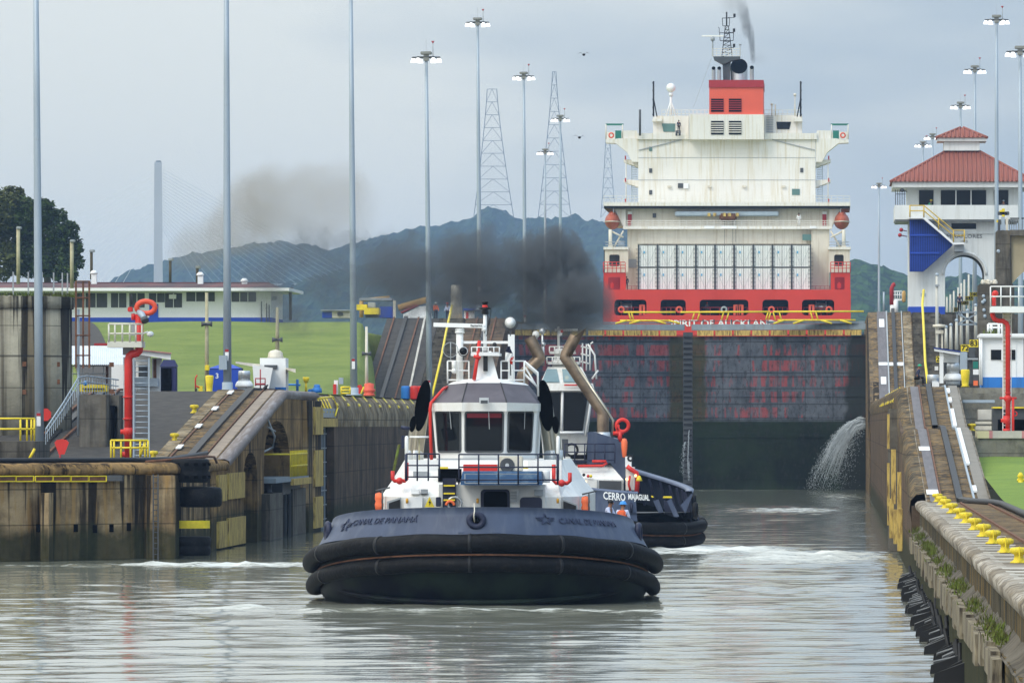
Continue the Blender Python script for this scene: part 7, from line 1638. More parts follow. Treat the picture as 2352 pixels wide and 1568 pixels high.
# ================= objects on the left plateau =============================
def obj_box(t, name, x0, x1, y0, y1, Y, d, mt, bev=0):
    m = MB(); a, b = P(x0, y1, Y), P(x1, y0, Y); (m.bevbox(a.x, b.x, Y, Y+d, a.z, b.z, bev) if bev else m.box(a.x, b.x, Y, Y+d, a.z, b.z)); return m.build(name, mt, t)
def tent(label, x0, x1, y0, ye, y1, Y, mt, num=None):
    t = thing('tent', label, 'tent', P((x0+x1)/2, y1, Y)); a, b = P(x0, y1, Y), P(x1, ye, Y); d = (b.x-a.x)
    m = MB(); zt = PZ(y0, Y); xm = (a.x+b.x)/2; m.hexa([(a.x-.05, Y-.05, b.z), (b.x+.05, Y-.05, b.z), (b.x+.05, Y+d+.05, b.z), (a.x-.05, Y+d+.05, b.z)], [(xm-.3, Y+d/2-.3, zt), (xm+.3, Y+d/2-.3, zt), (xm+.3, Y+d/2+.3, zt), (xm-.3, Y+d/2+.3, zt)]); m.build('canopy', mt, t)
    m = MB(); m.box(a.x, b.x, Y, Y+d, a.z, b.z-.01); s_ = m.build('side_wall', mt, t)
    if num: q = text_mb(num, .42, .02, True); c = P(x0+(x1-x0)*.26, lerp(ye, y1, .33), Y-.02); q.v = [(v[0]+c.x, v[1]+c.y, v[2]+c.z) for v in q.v]; q.build('number', M['whiteclean'], s_)
    return t
tent('bright blue square tent with a white number 3 on its side', 480, 552, 836, 846, 899, 380, M['blue'], '3')
t = tent('dark navy gazebo with an open black front beside the white shelter', 369, 404, 826, 842, 900, 372, M['navyt'] if 'navyt' in M else M['navydk']); obj_box(t, 'opening', 370, 394, 845, 900, 371.9, .05, M['soot_and_dark'])
t = thing('shelter', 'white shelter with a thin pinkish roof and counter behind the red fire pipe', 'shelter', P(320, 900, 378))
obj_box(t, 'back_wall', 256, 345, 812, 900, 382, .3, M['whiteclean']); obj_box(t, 'front_wall', 300, 368, 868, 900, 378, 2, M['whiteclean']); obj_box(t, 'pillar', 348, 368, 822, 870, 378.2, 1, M['whiteclean']); obj_box(t, 'brick_strip', 352, 359, 824, 868, 378.1, .08, M['rust']); obj_box(t, 'window_opening', 318, 338, 838, 866, 378, .4, M['dkgrey'])
m = MB(); m.hexa([P(300, 811, 376), P(392, 826, 376), P(392, 826, 384), P(300, 811, 384)], [P(300, 802, 376), P(393, 812, 376), P(393, 812, 384), P(300, 802, 384)]); r_ = m.build('roof', M['whiteclean'], t)
m = MB(); m.hexa([P(299, 802, 375.8), P(394, 812, 375.8), P(394, 812, 384.2), P(299, 802, 384.2)], [P(299, 800, 375.8), P(394, 810, 375.8), P(394, 810, 384.2), P(299, 800, 384.2)]); m.build('roof_sheet', M['pinkroof'] if 'pinkroof' in M else M['darkred'], r_)
obj_box(t, 'counter', 300, 363, 868, 887, 377.5, .4, M['galv']); obj_box(t, 'rear_roof', 216, 256, 788, 793, 384, 3, M['darkred'])
t = thing('canopy', 'wide white corrugated canopy roof beside the concrete drum', 'canopy', P(230, 840, 372))
m = MB(); rows = []
for i in range(61): x = lerp(150, 288, i/60); k = (i % 2)*.05; rows.append([P(x, 838, 370)+Vector((0, 0, k)), P(x, 797, 376)+Vector((0, 0, k))])
m.grid(rows); m.build('corrugated_roof', M['alu2'] if 'alu2' in M else M['whiteclean'], t); obj_box(t, 'fascia', 165, 288, 794, 798, 375.9, .3, M['whiteclean']); obj_box(t, 'post', 243, 248, 840, 896, 372, .3, M['rust'])
t = thing('fence', 'chain link fence with a grey top rail beside the drum', 'fence', P(215, 896, 371)); m = MB(); m.bar(P(165, 840, 371), P(243, 840, 371), .03); m.bar(P(165, 858, 371), P(245, 858, 371), .03); [m.bar(P(x, 840, 371), P(x, 896, 371), .03, 4) for x in (167, 190, 214, 238)]; m.build('rail', M['grey'], t)
def vent(label, px, y0, y1, w, Y):
    t = thing('ventilator', label, 'ventilator', P(px, y1, Y)); s_ = F/Y; r_ = w/2/s_; h = (y1-y0)/s_; c = P(px, y1, Y)
    m = MB(); m.lathe([(r_*.65, h*.5), (r_*.66, h*.9), (r_*.6, h)], c, 24); m.build('drum', M['alu'], t)
    m = MB(); m.lathe([(r_*.85, h*.2), (r_, h*.24), (r_*.97, h*.34), (r_*.8, h*.48), (r_*.6, h*.52)], c, 24); m.build('dome', M['whiteclean'], t)
    m = MB(); m.lathe([(r_*.75, 0), (r_*.75, h*.21)], c, 20); m.build('base', M['grey'], t); return t
vent('silver mushroom ventilator between the blue tent and the white kiosk', 561, 851, 899, 42, 368)
t = thing('bollard', 'tall flared yellow bollard in front of the blue tent', 'bollard', P(481, 900, 366)); m = MB(); m.lathe([(.22, 0), (.17, .08), (.19, .3), (.24, .86), (.2, .93), (0, .94)], P(481, 900, 366), 18); m.build('bollard_body', M['yellow'], t)
def horn_pole(label, px, y0, y1, Y, yh, mt='pole', box=None):
    t = thing('speaker_pole', label, 'speaker pole', P(px, y1, Y)); m = MB(); m.tube([P(px, y1, Y), P(px, y0, Y)], [.13, .09], 8); m.build('pole', M[mt], t)
    for s_ in (-1, 1): m = MB(); m.lathe([(.06, 0), (.09, s_*.12), (.17, s_*.3)], P(px, yh, Y-.15), 10, 'X'); m.build('horn', M['dkgrey'], t)
    if box: obj_box(t, 'yellow_box', px-4.5, px+5.5, box, box+13, Y-.4, .3, M['yellow'], .03)
    return t
horn_pole('cream pole with two loudspeaker horns and a yellow box by the blue tent', 475, 672, 898, 372, 744, box=838)
horn_pole('cream pole with two loudspeaker horns on top of the white kiosk', 637, 706, 806, 384, 780)
horn_pole('worn white pole with horns in front of the left stepped ramp', 842, 750, 908, 432, 812, 'offwhite')
t = thing('kiosk', 'small white kiosk tower with domed cap and blue foot on the left plateau', 'kiosk', P(625, 897, 382))
m = MB(); c = P(634, 897, 384); m.lathe([(.95, 0), (.93, 1.95)], c, 6); kb = obj_box(t, 'wall', 597, 656, 822, 897, 382, 2, M['whiteclean']); obj_box(t, 'blue_foot', 632, 656.5, 889, 898, 381.95, .3, M['brightblue']); obj_box(t, 'window', 607, 637, 838, 847, 381.9, .1, M['dkgrey'])
m = MB(); m.lathe([(.48, 0), (.44, .12), (.42, .3), (.3, .42), (0, .5)], P(633, 822, 383), 18); m.build('domed_cap', M['offwhite'], t)
for x0, x1, ya, yb_ in ((541, 597, 829, 836), (656, 679, 843, 847)):
    m = MB(); m.hexa([P(x0, ya+5, 381), P(x1, yb_+9, 381), P(x1, yb_+9, 384), P(x0, ya+5, 384)], [P(x0, ya+1, 381), P(x1, yb_, 381), P(x1, yb_, 384), P(x0, ya+1, 384)]); m.build('side_roof', M['offwhite'], t)
m = MB(); m.hexa([P(584, 895, 380), P(617, 895, 380), P(617, 895, 381.9), P(584, 895, 381.9)], [P(580, 838, 380), P(627, 845, 380), P(627, 845, 381.9), P(580, 838, 381.9)]); m.build('lean_to', M['whiteclean'], t)
t = thing('hand_trolley', 'red hand trolley with a yellow box next to the tall yellow bollard', 'trolley', P(455, 899, 364)); m = MB(); m.tube([P(449, 899, 364), P(449, 868, 364), P(453, 861, 364)], .04, 6); m.bar(P(449, 885, 364), P(458, 890, 364), .04); m.build('frame', M['red'], t); obj_box(t, 'box', 456, 465, 886, 898, 364, .3, M['yellow']); m = MB(); m.lathe([(.13, -.05), (.13, .05)], P(450, 897, 364), 12, 'X'); m.build('wheel', M['black'], t)
t = thing('hand_trolley', 'small red framed trolley in front of the white kiosk', 'trolley', P(598, 895, 374)); m = MB(); m.tube([P(587, 886, 374), P(587, 869, 374), P(609, 869, 374), P(609, 886, 374)], .04, 6); m.bar(P(587, 882, 374), P(609, 882, 374), .06); m.bar(P(598, 892, 374), P(598, 848, 374), .035); m.build('frame', M['darkred'], t)
t = thing('vulture', 'black vulture perched on the rounded edge of the left incline', 'bird', P(608, 898, 362))
m = skin_mesh([P(604, 897, 362), P(607, 893, 362), P(611, 888, 362), P(614, 885, 362), P(616, 886, 362)], [(0, 1), (1, 2), (2, 3), (3, 4)], [.03, .1, .12, .05, .02], 1); m.build('body', M['black'], t)
m = MB(); m.ball(P(614.5, 884.5, 362), .05); m.build('head', M['dkgrey'], t); m = MB(); [m.bar(P(609+i*2, 892, 362), P(609+i*2, 898, 362), .015, 4) for i in (0, 1)]; m.build('legs', M['black'], t)
t = thing('hydrant_post', 'slim blue post on the left plateau', 'post', P(683, 899, 384)); m = MB(); m.bar(P(683, 900, 384), P(683, 871, 384), .08, 8); m.bar(P(661, 883, 386), P(690, 884, 386), .06); m.build('post', M['brightblue'], t)
t = thing('post', 'yellow post with a wide head on the left plateau', 'post', P(703, 900, 384)); m = MB(); m.bar(P(703, 900, 384), P(703, 876, 384), .07, 8); m.lathe([(.12, 0), (.19, .2), (.19, .32)], P(703, 878, 384), 12); m.build('post', M['yellow'], t)
t = thing('pump', 'low blue pump with a round cap on the left plateau', 'pump', P(721, 901, 384)); obj_box(t, 'body', 707, 718, 893, 902, 384, .4, M['brightblue'], .05); m = MB(); m.lathe([(.3, 0), (.28, .28), (.18, .3), (.2, .42), (.12, .5)], P(728, 902, 384), 14); m.build('dome', M['brightblue'], t)
t = thing('tool_rack', 'white rack with red gear beside the third lamp pole', 'rack', P(772, 905, 404)); obj_box(t, 'board', 767, 776, 873, 905, 404, .2, M['whiteclean']); obj_box(t, 'red_gear', 765, 772, 882, 905, 403.8, .2, M['red']); obj_box(t, 'grey_box', 778, 788, 867, 882, 404, .3, M['galv'])
t = thing('barrier', 'low yellow barrier frame left of the third lamp pole', 'barrier', P(794, 906, 413)); m = MB(); [m.bar(P(784, y, 413), P(804, y, 413), .06) for y in (889, 896, 903)]; [m.bar(P(x, 888, 413), P(x, 906, 413), .05) for x in (784, 804)]; m.build('frame', M['yellow'], t)
t = thing('bollard', 'orange mushroom bollard right of the third lamp pole', 'bollard', P(848, 909, 432)); m = MB(); m.lathe([(.40, 0), (.38, .13), (.3, .18), (.42, .33), (.42, .42), (.31, .5), (.33, .8), (.0, .87)], P(848, 909, 432), 18); m.build('bollard_body', M['orangered'], t)
t = thing('sign', 'red fan-shaped board right behind the third lamp pole', 'sign', P(825, 908, 426)); m = MB(); m.prism([P(x, y, 426) for x, y in ((818, 886), (829, 883), (833, 890), (826, 905), (819, 905))], (0, .08, 0)); m.build('board', M['red'], t); m = MB(); m.bar(P(828, 908, 425), P(836, 888, 425), .06); m.build('stay', M['yellow'], t)
for px, k, lab in ((931, 'brightblue', 'blurred blue barrel at the foot of the left ramp'), (952, 'red', 'left of the two red barrels at the foot of the left ramp'), (969, 'red', 'right of the two red barrels at the foot of the left ramp')):
    t = thing('barrel', lab, 'barrel', P(px, 914, 488)); m = MB(); m.lathe([(.3, 0), (.33, .1), (.33, .85), (.28, 1.0), (0, 1.02)], P(px, 917, 488), 14); m.build('barrel_body', M[k], t)
# ================= white building on the hill ==============================
YBd = 556.0
t = thing('building', 'long low white building with faded red roof and blue base band on the lawn', 'building', P(310, 738, YBd))
def bx(name, x0, x1, y0, y1, mt, dY=0, d=.3, par=None): return obj_box(par or t, name, x0, x1, y0, y1, YBd+dY, d, mt)
bx('wall', -260, 622, 660, 742, M['whiteclean'], 0, 12); bx('base_band', -260, 622.5, 729, 742, M['blue'], -.06, 12.2); bx('eave', -262, 664, 661, 668, M['whiteclean'], -2, 15)
m = MB(); a, b = P(-262, 661, YBd-2), P(630, 661, YBd-2); m.hexa([(a.x, YBd-2, a.z), (b.x, YBd-2, a.z), (b.x, YBd+13, a.z), (a.x, YBd+13, a.z)], [(a.x, YBd+4, a.z+.52), (b.x-.9, YBd+4, a.z+.52), (b.x-.9, YBd+7, a.z+.52), (a.x, YBd+7, a.z+.52)]); m.build('roof', M['roofred'], t)
m = MB(); a, b = P(-262, 655, YBd+5), P(618, 648, YBd+5); m.box(a.x, b.x, YBd+5, YBd+6.5, a.z-.3, b.z); m.build('roof_ridge', M['roofred'], t)
for x0, x1, y0, y1, nm in ((-30, 60, 673, 706, 3), (75, 150, 673, 706, 2), (170, 246, 673, 706, 2), (255, 290, 673, 706, 1), (297, 332, 673, 706, 1), (342, 378, 673, 694, 1), (379, 418, 673, 706, 1), (428, 493, 671, 692, 2), (532, 588, 671, 693, 2)):
    w_ = bx('window', x0, x1, y0, y1, M['dkgrey'], -.05, .2); m = MB()
    for i in range(1, nm+1): m.sq(P(lerp(x0, x1, i/(nm+1)), y0, YBd-.1), P(lerp(x0, x1, i/(nm+1)), y1, YBd-.1), .06)
    m.build('mullion', M['whiteclean'], w_)
bx('door', 343, 363, 698, 742, M['blue'], -.12, .2); bx('air_unit', 388, 404, 676, 686, M['whiteclean'], -.5, .5)
for px, y0, y1 in ((215.5, 625, 657), (460, 629, 658), (561, 643, 656)): c_ = obj_box(t, 'chimney', px-6, px+6, y0+4, y1, YBd+3, .5, M['whiteclean']); m = MB(); m.lathe([(.32, 0), (.34, .1), (.15, .3)], P(px, y0+4, YBd+3.2), 10); m.build('chimney_cap', M['whiteclean'], c_)
for i, px in enumerate((600, 612, 618)): bx('drain_pipe', px-1, px+1, 692+i*4, 740, M['dkgrey'], -.2, .1)
bx('wall_unit', 624, 634, 680, 688, M['grey'], 1, 1)
for px, y0, y1, Y, lab in ((42, 522, 652, 545, 'mossy wooden lamp post in front of the big tree, left of the first lamp pole'), (165, 552, 662, 545, 'mossy wooden lamp post at the right edge of the big tree'), (210, 575, 642, 575, 'dark wooden lamp post beside the first white chimney'), (391, 595, 650, 590, 'dark lamp post left of the second lamp pole'), (453, 612, 655, 590, 'dark lamp post directly behind the second white chimney'), (667, 662, 735, 560, 'dark post standing free right of the white building')):
    t2 = thing('street_lamp', lab, 'lamp post', P(px, y1, Y)); m = MB(); m.bar(P(px, y1, Y), P(px, y0, Y), .16 if px < 200 else .13, 8); m.build('pole', M['pole'] if px < 200 else M['darkwood'], t2); obj_box(t2, 'lamp_head', px-5, px+6, y0-2, y0+4, Y-.3, .8, M['grey'] if px < 500 else M['dkgrey'], .05)
# ================= far clutter at the top of the left ramp =================
def simple(name, label, cat, parts, base):
    t = thing(name, label, cat, base)
    for (nm, x0, x1, y0, y1, Y, d, k) in parts: obj_box(t, nm, x0, x1, y0, y1, Y, d, M[k], .03)
    return t
simple('hut', 'low white and blue hut on the lawn edge before the dark hills', 'hut', [('wall', 762, 808, 713, 730, 640, 3, 'offwhite'), ('blue_annex', 740, 763, 716, 730, 640, 3, 'blue'), ('roof', 736, 808, 711, 714, 639.5, 4, 'grey'), ('window', 775, 787, 717, 725, 639.8, .3, 'dkgrey')], P(770, 730, 640))
simple('excavator', 'yellow machine half hidden in smoke left of the ramp top', 'machine', [('cab', 818, 843, 699, 712, 625, 2, 'yellow'), ('engine_cover', 836, 870, 707, 722, 624, 2.5, 'yellow'), ('undercarriage', 838, 868, 722, 729, 624.5, 2.5, 'dkgrey'), ('glass', 845, 862, 694, 706, 625.5, 1, 'grey')], P(845, 729, 625))
simple('container_office', 'blue site box beside the yellow machine', 'site box', [('box', 872, 900, 704, 730, 628, 3, 'blue'), ('post', 903, 909, 690, 730, 626, .5, 'offwhite'), ('cover', 825, 900, 684, 690, 630, 3, 'grey')], P(886, 730, 628))
t = thing('locomotive', 'white and red towing locomotive at the head of the left ramp', 'locomotive', P(955, 730, 622))
m = MB(); m.prism([P(x, y, 622) for x, y in ((926, 730), (926, 722), (960, 704), (986, 701), (990, 730))], (0, 2.5, 0)); m.build('body', M['whiteclean'], t); m = MB(); m.prism([P(x, y, 621.9) for x, y in ((920, 716), (958, 700), (958, 703), (921, 719))], (0, 2.6, 0)); m.build('red_edge', M['darkred'], t)
m = MB(); m.tube([P(915, 707, 624), P(988, 686, 624)], .3, 6); m.build('boom', M['boomtan'] if 'boomtan' in M else M['yellowworn'], t)
t = thing('crane', 'faint tan crane boom above the yellow machine in the smoke', 'crane', P(845, 728, 634)); m = MB(); m.tube([P(826, 690, 634), P(895, 683, 634)], .18, 5); m.bar(P(830, 729, 634), P(830, 690, 634), .2); m.build('boom', M['boomtan'] if 'boomtan' in M else M['yellowworn'], t)
t = thing('smokestack', 'thick beige stack standing in the smoke at the ramp head', 'stack', P(1048, 732, 640)); m = MB(); m.lathe([(.62, 0), (.5, 3.3)], P(1048, 732, 640), 14); m.build('stack', M['offwhite'], t)
simple('hut', 'small white hut right of the beige stack at the left ramp head', 'hut', [('wall', 1066, 1088, 712, 732, 632, 2, 'whiteclean'), ('door', 1070, 1076, 716, 732, 631.9, .2, 'red'), ('roof', 1064, 1100, 708, 713, 631.5, 3, 'blue')], P(1078, 732, 632))
person(P(1001, 735, 612), R(20), 'worker in orange vest and white helmet, left one on the left ramp top', M['orange'], M['dkcloth'], helmet=M['whiteclean'], vest=M['orange'], scale=.95)
person(P(1028, 736, 612), R(-20), 'worker in red helmet and pale shirt, right one on the left ramp top', M['shirt'], M['dkcloth'], helmet=M['red'], scale=.95)
# ================= big tree ================================================
def tree(name, label, blobs, trunk, n, mt, seed, leaf=.32):
    t = thing(name, label, 'tree', trunk[0]); r_ = random.Random(seed)
    m = MB(); m.tube([trunk[0], trunk[1]], [.5, .25], 8)
    for b in blobs: m.tube([trunk[0].lerp(trunk[1], r_.uniform(.5, 1)), Vector(b[0])], [.2, .06], 5)
    m.build('trunk', M['darkwood'], t)
    m = MB(); tot = sum(b[1]**2 for b in blobs)
    for c, rad in blobs:
        for _ in range(int(n*rad**2/tot)):
            v = Vector((r_.gauss(0, 1), r_.gauss(0, 1), r_.gauss(0, 1))).normalized(); d = rad*(r_.random()**.25)*(1+.22*mnoise.noise(v*3+Vector(c)))
            p = Vector(c)+Vector((v.x*d, v.y*d, v.z*d*.8)); s_ = r_.uniform(.5, 1.3)*leaf; a = Vector((r_.gauss(0, 1), r_.gauss(0, 1), r_.gauss(0, .5))).normalized(); b = a.cross(Vector((r_.gauss(0, 1), r_.gauss(0, 1), r_.gauss(0, 1)))).normalized()
            m.add([p-a*s_, p-b*s_*.6, p+a*s_, p+b*s_*.6], [(0, 1, 2, 3)])
    m.build('crown', mt, t); return t
M['leaf'] = mat('tree_leaves', (.05, .085, .018), .8, scale=1.1, col2=(.012, .024, .007), cmix=.5)
M['leaf2'] = mat('olive_tree_leaves', (.075, .085, .022), .8, var=.5, scale=.45)
r6 = random.Random(11); Yt = 800.
def blobsfrom(L_): return [(P(x, y, Yt+r6.uniform(-3, 3)), r/ (F/Yt)) for x, y, r in L_]
tree('tree', 'big dark green tree behind the drum and the white building roof', blobsfrom([(60, 500, 58), (110, 530, 50), (150, 555, 36), (168, 600, 26), (120, 600, 50), (70, 590, 60), (95, 480, 32), (160, 525, 22), (172, 570, 20), (135, 495, 20), (150, 630, 30)]), [P(110, 665, Yt), P(105, 560, Yt)], 16000, M['leaf'], 2, .26)
tree('tree', 'olive green tree at the left photo edge', blobsfrom([(0, 480, 56), (-40, 500, 70), (30, 450, 30), (20, 540, 50), (-10, 600, 60), (40, 600, 30)]), [P(-10, 665, Yt), P(-5, 560, Yt)], 12000, M['leaf2'], 3, .26)
# ================= cable stayed bridge =====================================
YBr = 4500.
br = thing('bridge_pylon', 'pale cable-stayed bridge pylon with fans of thin cables in the haze', 'bridge', P(363, 660, YBr))
m = MB(); m.hexa([P(353, 660, YBr), P(374, 660, YBr), P(374, 660, YBr+10), P(353, 660, YBr+10)], [P(354.5, 372, YBr), P(371.5, 372, YBr), P(371.5, 372, YBr+8), P(354.5, 372, YBr+8)]); a, b = P(358, 372, YBr), P(368, 369, YBr); m.build('pylon', M['concpale'] if 'concpale' in M else M['grey'], br)
m = MB(); m.box(a.x, b.x, YBr+1, YBr+6, a.z, b.z); m.build('pylon_cap', M['dkgrey'], br)
for i in range(20):
    m = MB(); y0 = 388+i*7.2; m.bar(P(355, y0, YBr+3), P(-80+i*19, 652, YBr+3), .15, 4); m.build('cable', M['whiteclean'], br)
    m = MB(); m.bar(P(372, y0, YBr+3), P(850-i*21, 652, YBr+3), .13, 4); m.build('cable', M['galv'], br)
m = MB(); a, b = P(-120, 656, YBr), P(900, 651, YBr); m.box(a.x, b.x, YBr, YBr+12, a.z, b.z); m.build('deck', M['grey'], br)
# ================= lattice power pylons ====================================
def pylon(label, xb0, xb1, xt0, xt1, yb, yt, Y, n):
    t = thing('power_pylon', label, 'power pylon', P((xb0+xb1)/2, yb, Y), 'pale lattice pylons on the ridge'); m = MB(); d = (xb1-xb0)*Y/F*.5
    L_ = []
    for i in range(n+1): k = 1-(1-i/n)**1.25; L_.append((lerp(xb0, xt0, k), lerp(xb1, xt1, k), lerp(yb, yt, i/n), d*(1-k*.8)))
    for i in range(n):
        (a, b, y, dd_), (a2, b2, y2, dd2) = L_[i], L_[i+1]
        for s_, s2 in ((0, 0), (dd_, dd2)):
            m.bar(P(a, y, Y+s_), P(a2, y2, Y+s2), .34, 4); m.bar(P(b, y, Y+s_), P(b2, y2, Y+s2), .34, 4)
            m.bar(P(a2, y2, Y+s2), P(b2, y2, Y+s2), .24, 4); m.bar(P(a, y, Y+s_), P((a2+b2)/2, y2, Y+s2), .18, 4); m.bar(P(b, y, Y+s_), P((a2+b2)/2, y2, Y+s2), .18, 4)
    m.build('lattice', M['pylonsteel'] if 'pylonsteel' in M else M['grey'], t)
pylon('wide pale lattice pylon, left one of the three on the ridge', 1088, 1180, 1119, 1141, 500, 205, 4400, 10)
pylon('tall pale lattice pylon, middle one of the three on the ridge', 1236, 1312, 1269, 1277, 500, 165, 4500, 11)
pylon('small pale lattice pylon just left of the ship bridge wing', 1380, 1414, 1391, 1401, 500, 318, 5200, 8)
# ================= birds ===================================================
for px, py, sp_, lab in ((1341, 126, 16, 'pale bird gliding high, upper one left of the ship'), (1331, 316, 16, 'dark bird gliding level with the ship bridge')):
    t = thing('bird', lab, 'bird', P(px, py, 500)); c = P(px, py, 500); s_ = sp_*500/F
    m = MB(); m.ball(c, .12, .3, .1, 8, 6); m.build('body', M['black'], t)
    for g_ in (-1, 1): m = MB(); m.add([c+Vector((0, -.12, 0)), c+Vector((0, .14, 0)), c+Vector((g_*s_*.5, .08, .16)), c+Vector((g_*s_, .2, .02 if py < 200 else -.12*g_)), c+Vector((g_*s_*.5, -.1, .18))], [(0, 4, 2, 1), (4, 3, 2)]); m.build('wing', M['dkgrey'] if py < 200 else M['black'], t)
# ================= ARCHED CONTROL TOWER ====================================
YT = 640.0
tw = thing('control_tower', 'white arched control tower with red tiled double roof and blue stair screen', 'tower', P(2190, 720, YT))
def tb(name, x0, x1, y0, y1, mt, dY=0, d=.3, par=None): return obj_box(par or tw, name, x0, x1, y0, y1, YT+dY, d, mt)
def pt(x, y): return (PX(x, YT), PZ(y, YT))
TW = M['towerwhite']
ar = [pt(2215.5+45*math.cos(R(a)), 631-46*math.sin(R(a))) for a in range(0, 181, 9)]
hole = ar+[pt(2170.5, 735), pt(2260.5, 735)]
m = holed([pt(2087, 500), pt(2087, 736), pt(2291, 736), pt(2291, 500)], [hole], 1.0, lambda x, y, z: (x, YT+.5+z, y)); m.build('arched_wall', TW, tw)
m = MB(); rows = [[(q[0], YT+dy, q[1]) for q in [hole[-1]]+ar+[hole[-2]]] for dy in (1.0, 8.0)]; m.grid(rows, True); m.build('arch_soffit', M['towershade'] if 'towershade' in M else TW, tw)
m = holed([pt(2087, 500), pt(2087, 736), pt(2291, 736), pt(2291, 500)], [hole], .5, lambda x, y, z: (x, YT+8.2+z, y)); m.build('rear_wall', TW, tw)
m = MB(); m.tube([(PX(2215.5+50*math.cos(R(a)), YT), YT-.02, PZ(631-51*math.sin(R(a)), YT)) for a in range(0, 181, 9)], .14, 6); m.build('arch_moulding', TW, tw)
for x0, x1 in ((2087, 2089), (2289, 2291)): m = MB(); a, b = P(x0, 736, YT), P(x1, 500, YT); m.box(a.x, b.x, YT+1, YT+8, a.z, b.z); m.build('side_wall', TW, tw)
tb('blue_band', 2086.5, 2170.5, 704, 737, M['blue'], -.08, 8.2); tb('blue_band', 2260.5, 2291.5, 704, 737, M['blue'], -.08, 8.2)
tb('string_course', 2086, 2292, 534, 537, TW, -.12, .3); tb('upper_floor', 2087, 2298, 504, 512, TW, .1, 8)
tb('slit_window', 2185, 2242, 513, 526, M['glass'], -.04, .1)
tb('balcony', 2055, 2343, 471, 504, TW, -1.6, 12); tb('balcony_slab', 2057, 2341, 504, 508, M['grey'], -1.3, 11)
tb('gallery_wall', 2083, 2347, 428, 474, TW, .4, 9)
for x0, x1, n_ in ((2111, 2144, 0), (2161, 2265, 2), (2283, 2316, 0)):
    w_ = tb('window', x0, x1, 437, 471, M['glass'], .3, .15); m = MB()
    for i in range(n_): x = lerp(x0, x1, (i+1)/(n_+1)); m.sq(P(x, 437, YT+.25), P(x, 471, YT+.25), .1)
    if n_: m.build('mullion', M['whiteclean'], w_)
tb('eave', 2050, 2375, 417, 430, TW, -1.8, 13)
def hip(x0, x1, ye, xa, xb, yr, dY, dep, nm, mt):
    a, b = P(x0, ye, YT+dY), P(x1, ye, YT+dY); zt = PZ(yr, YT+dY); xa_, xb_ = PX(xa, YT), PX(xb, YT); y0, y1 = YT+dY, YT+dY+dep; ym = (y0+y1)/2; h = zt-a.z
    m = MB(); r1, r2 = y0+dep*.36, y1-dep*.36
    A = [(a.x, y0, a.z), (b.x, y0, a.z), (b.x, y1, a.z), (a.x, y1, a.z)]; B = [(xa_, r1, zt), (xb_, r1, zt), (xb_, r2, zt), (xa_, r2, zt)]
    m.hexa(A, B); o = m.build(nm, mt, tw)
    # rolled tile courses running down the slopes
    m = MB(); n_ = max(8, int((b.x-a.x)/.42))
    for i in range(n_):
        x = lerp(a.x+.1, b.x-.1, i/(n_-1)); k = min(1, (x-a.x)/max(.01, xa_-a.x), (b.x-x)/max(.01, b.x-xb_)); m.tube([(x, y0-.02, a.z+.03), (x, lerp(y0, r1, k), lerp(a.z, zt, k)+.04)], .1, 5)
    m.build('roof_tile', mt, o)
    m = MB(); m.tube([A[0], B[0]], .14, 6); m.tube([A[1], B[1]], .14, 6); m.build('hip_ridge', mt, o); return o
hip(2045, 2378, 417, 2178, 2246, 340, -2.1, 13.6, 'roof', M['tile']); hip(2150, 2268, 316, 2208, 2214, 291, 1.6, 5.6, 'roof', M['tile'])
tb('roof_lantern', 2168, 2250, 322, 346, TW, 2.2, 4.2); tb('lantern_eave', 2153, 2266, 316.5, 324, TW, 1.8, 5.2)
for txt, cx_, cy_, s_, lo_ in (('MIRAFLORES', 2215, 543, .5, 1.25), ('1913', 2214, 555, .34, 1.1)):
    q = text_mb(txt, s_, .02, squash=lo_); c = P(cx_, cy_, YT-.03); q.v = [(v[0]+c.x, v[1]+c.y, v[2]+c.z) for v in q.v]; q.build('lettering', M['dkgrey'], tw)
tb('plaque', 2115, 2127, 673, 681, M['galv'], -.03, .05)
# blue screened stair with white stringer and yellow rail
m = MB(); poly = [(2089, 624), (2089, 503), (2121, 501), (2188, 561), (2186, 566), (2128, 618), (2120, 624)]
m.prism([P(x, y, YT-1.4) for x, y in poly], (0, .08, 0)); sc_ = m.build('stair_screen', M['bluedk'] if 'bluedk' in M else M['blue'], tw)
m = MB()
for i in range(24):
    x = 2092+i*4.05; yt = 503 if x < 2121 else lerp(501, 561, (x-2121)/67); yb_ = 624 if x < 2120 else lerp(624, 566, (x-2120)/66)
    if x < 2187: m.sq(P(x, yt+1, YT-1.5), P(x, yb_-1, YT-1.5), .07)
m.build('slat', M['blue'], sc_)
for y, x1 in ((540, 2155), (581, 2158)): m = MB(); a, b = P(2089, y+2, YT-1.6), P(x1, y-2, YT-1.6); m.box(a.x, b.x, YT-1.62, YT-1.5, a.z, b.z); m.build('cross_bar', M['blue'], sc_)
m = MB(); m.prism([P(x, y, YT-2.6) for x, y in ((2088, 498), (2122, 496), (2191, 557), (2215, 557), (2215, 561), (2190, 562), (2120, 502), (2088, 502))], (0, 1.1, 0)); m.build('stringer', M['whiteclean'], tw)
m = MB()
for o_ in (0, 12): m.tube([P(2090, 472+o_, YT-2.6), P(2122, 472+o_, YT-2.6), P(2190, 529+o_, YT-2.6), P(2215, 529+o_, YT-2.6), P(2215, 529+o_, YT-1)], .06, 5)
for x, y in ((2090, 472), (2122, 472), (2156, 500), (2190, 529), (2215, 529)): m.bar(P(x, y, YT-2.6), P(x, y+27, YT-2.6), .07, 5)
m.build('yellow_railing', M['railyellow'] if 'railyellow' in M else M['yellow'], tw)
tb('landing_corbel', 2192, 2214, 562, 577, M['grey'], -2, 2)
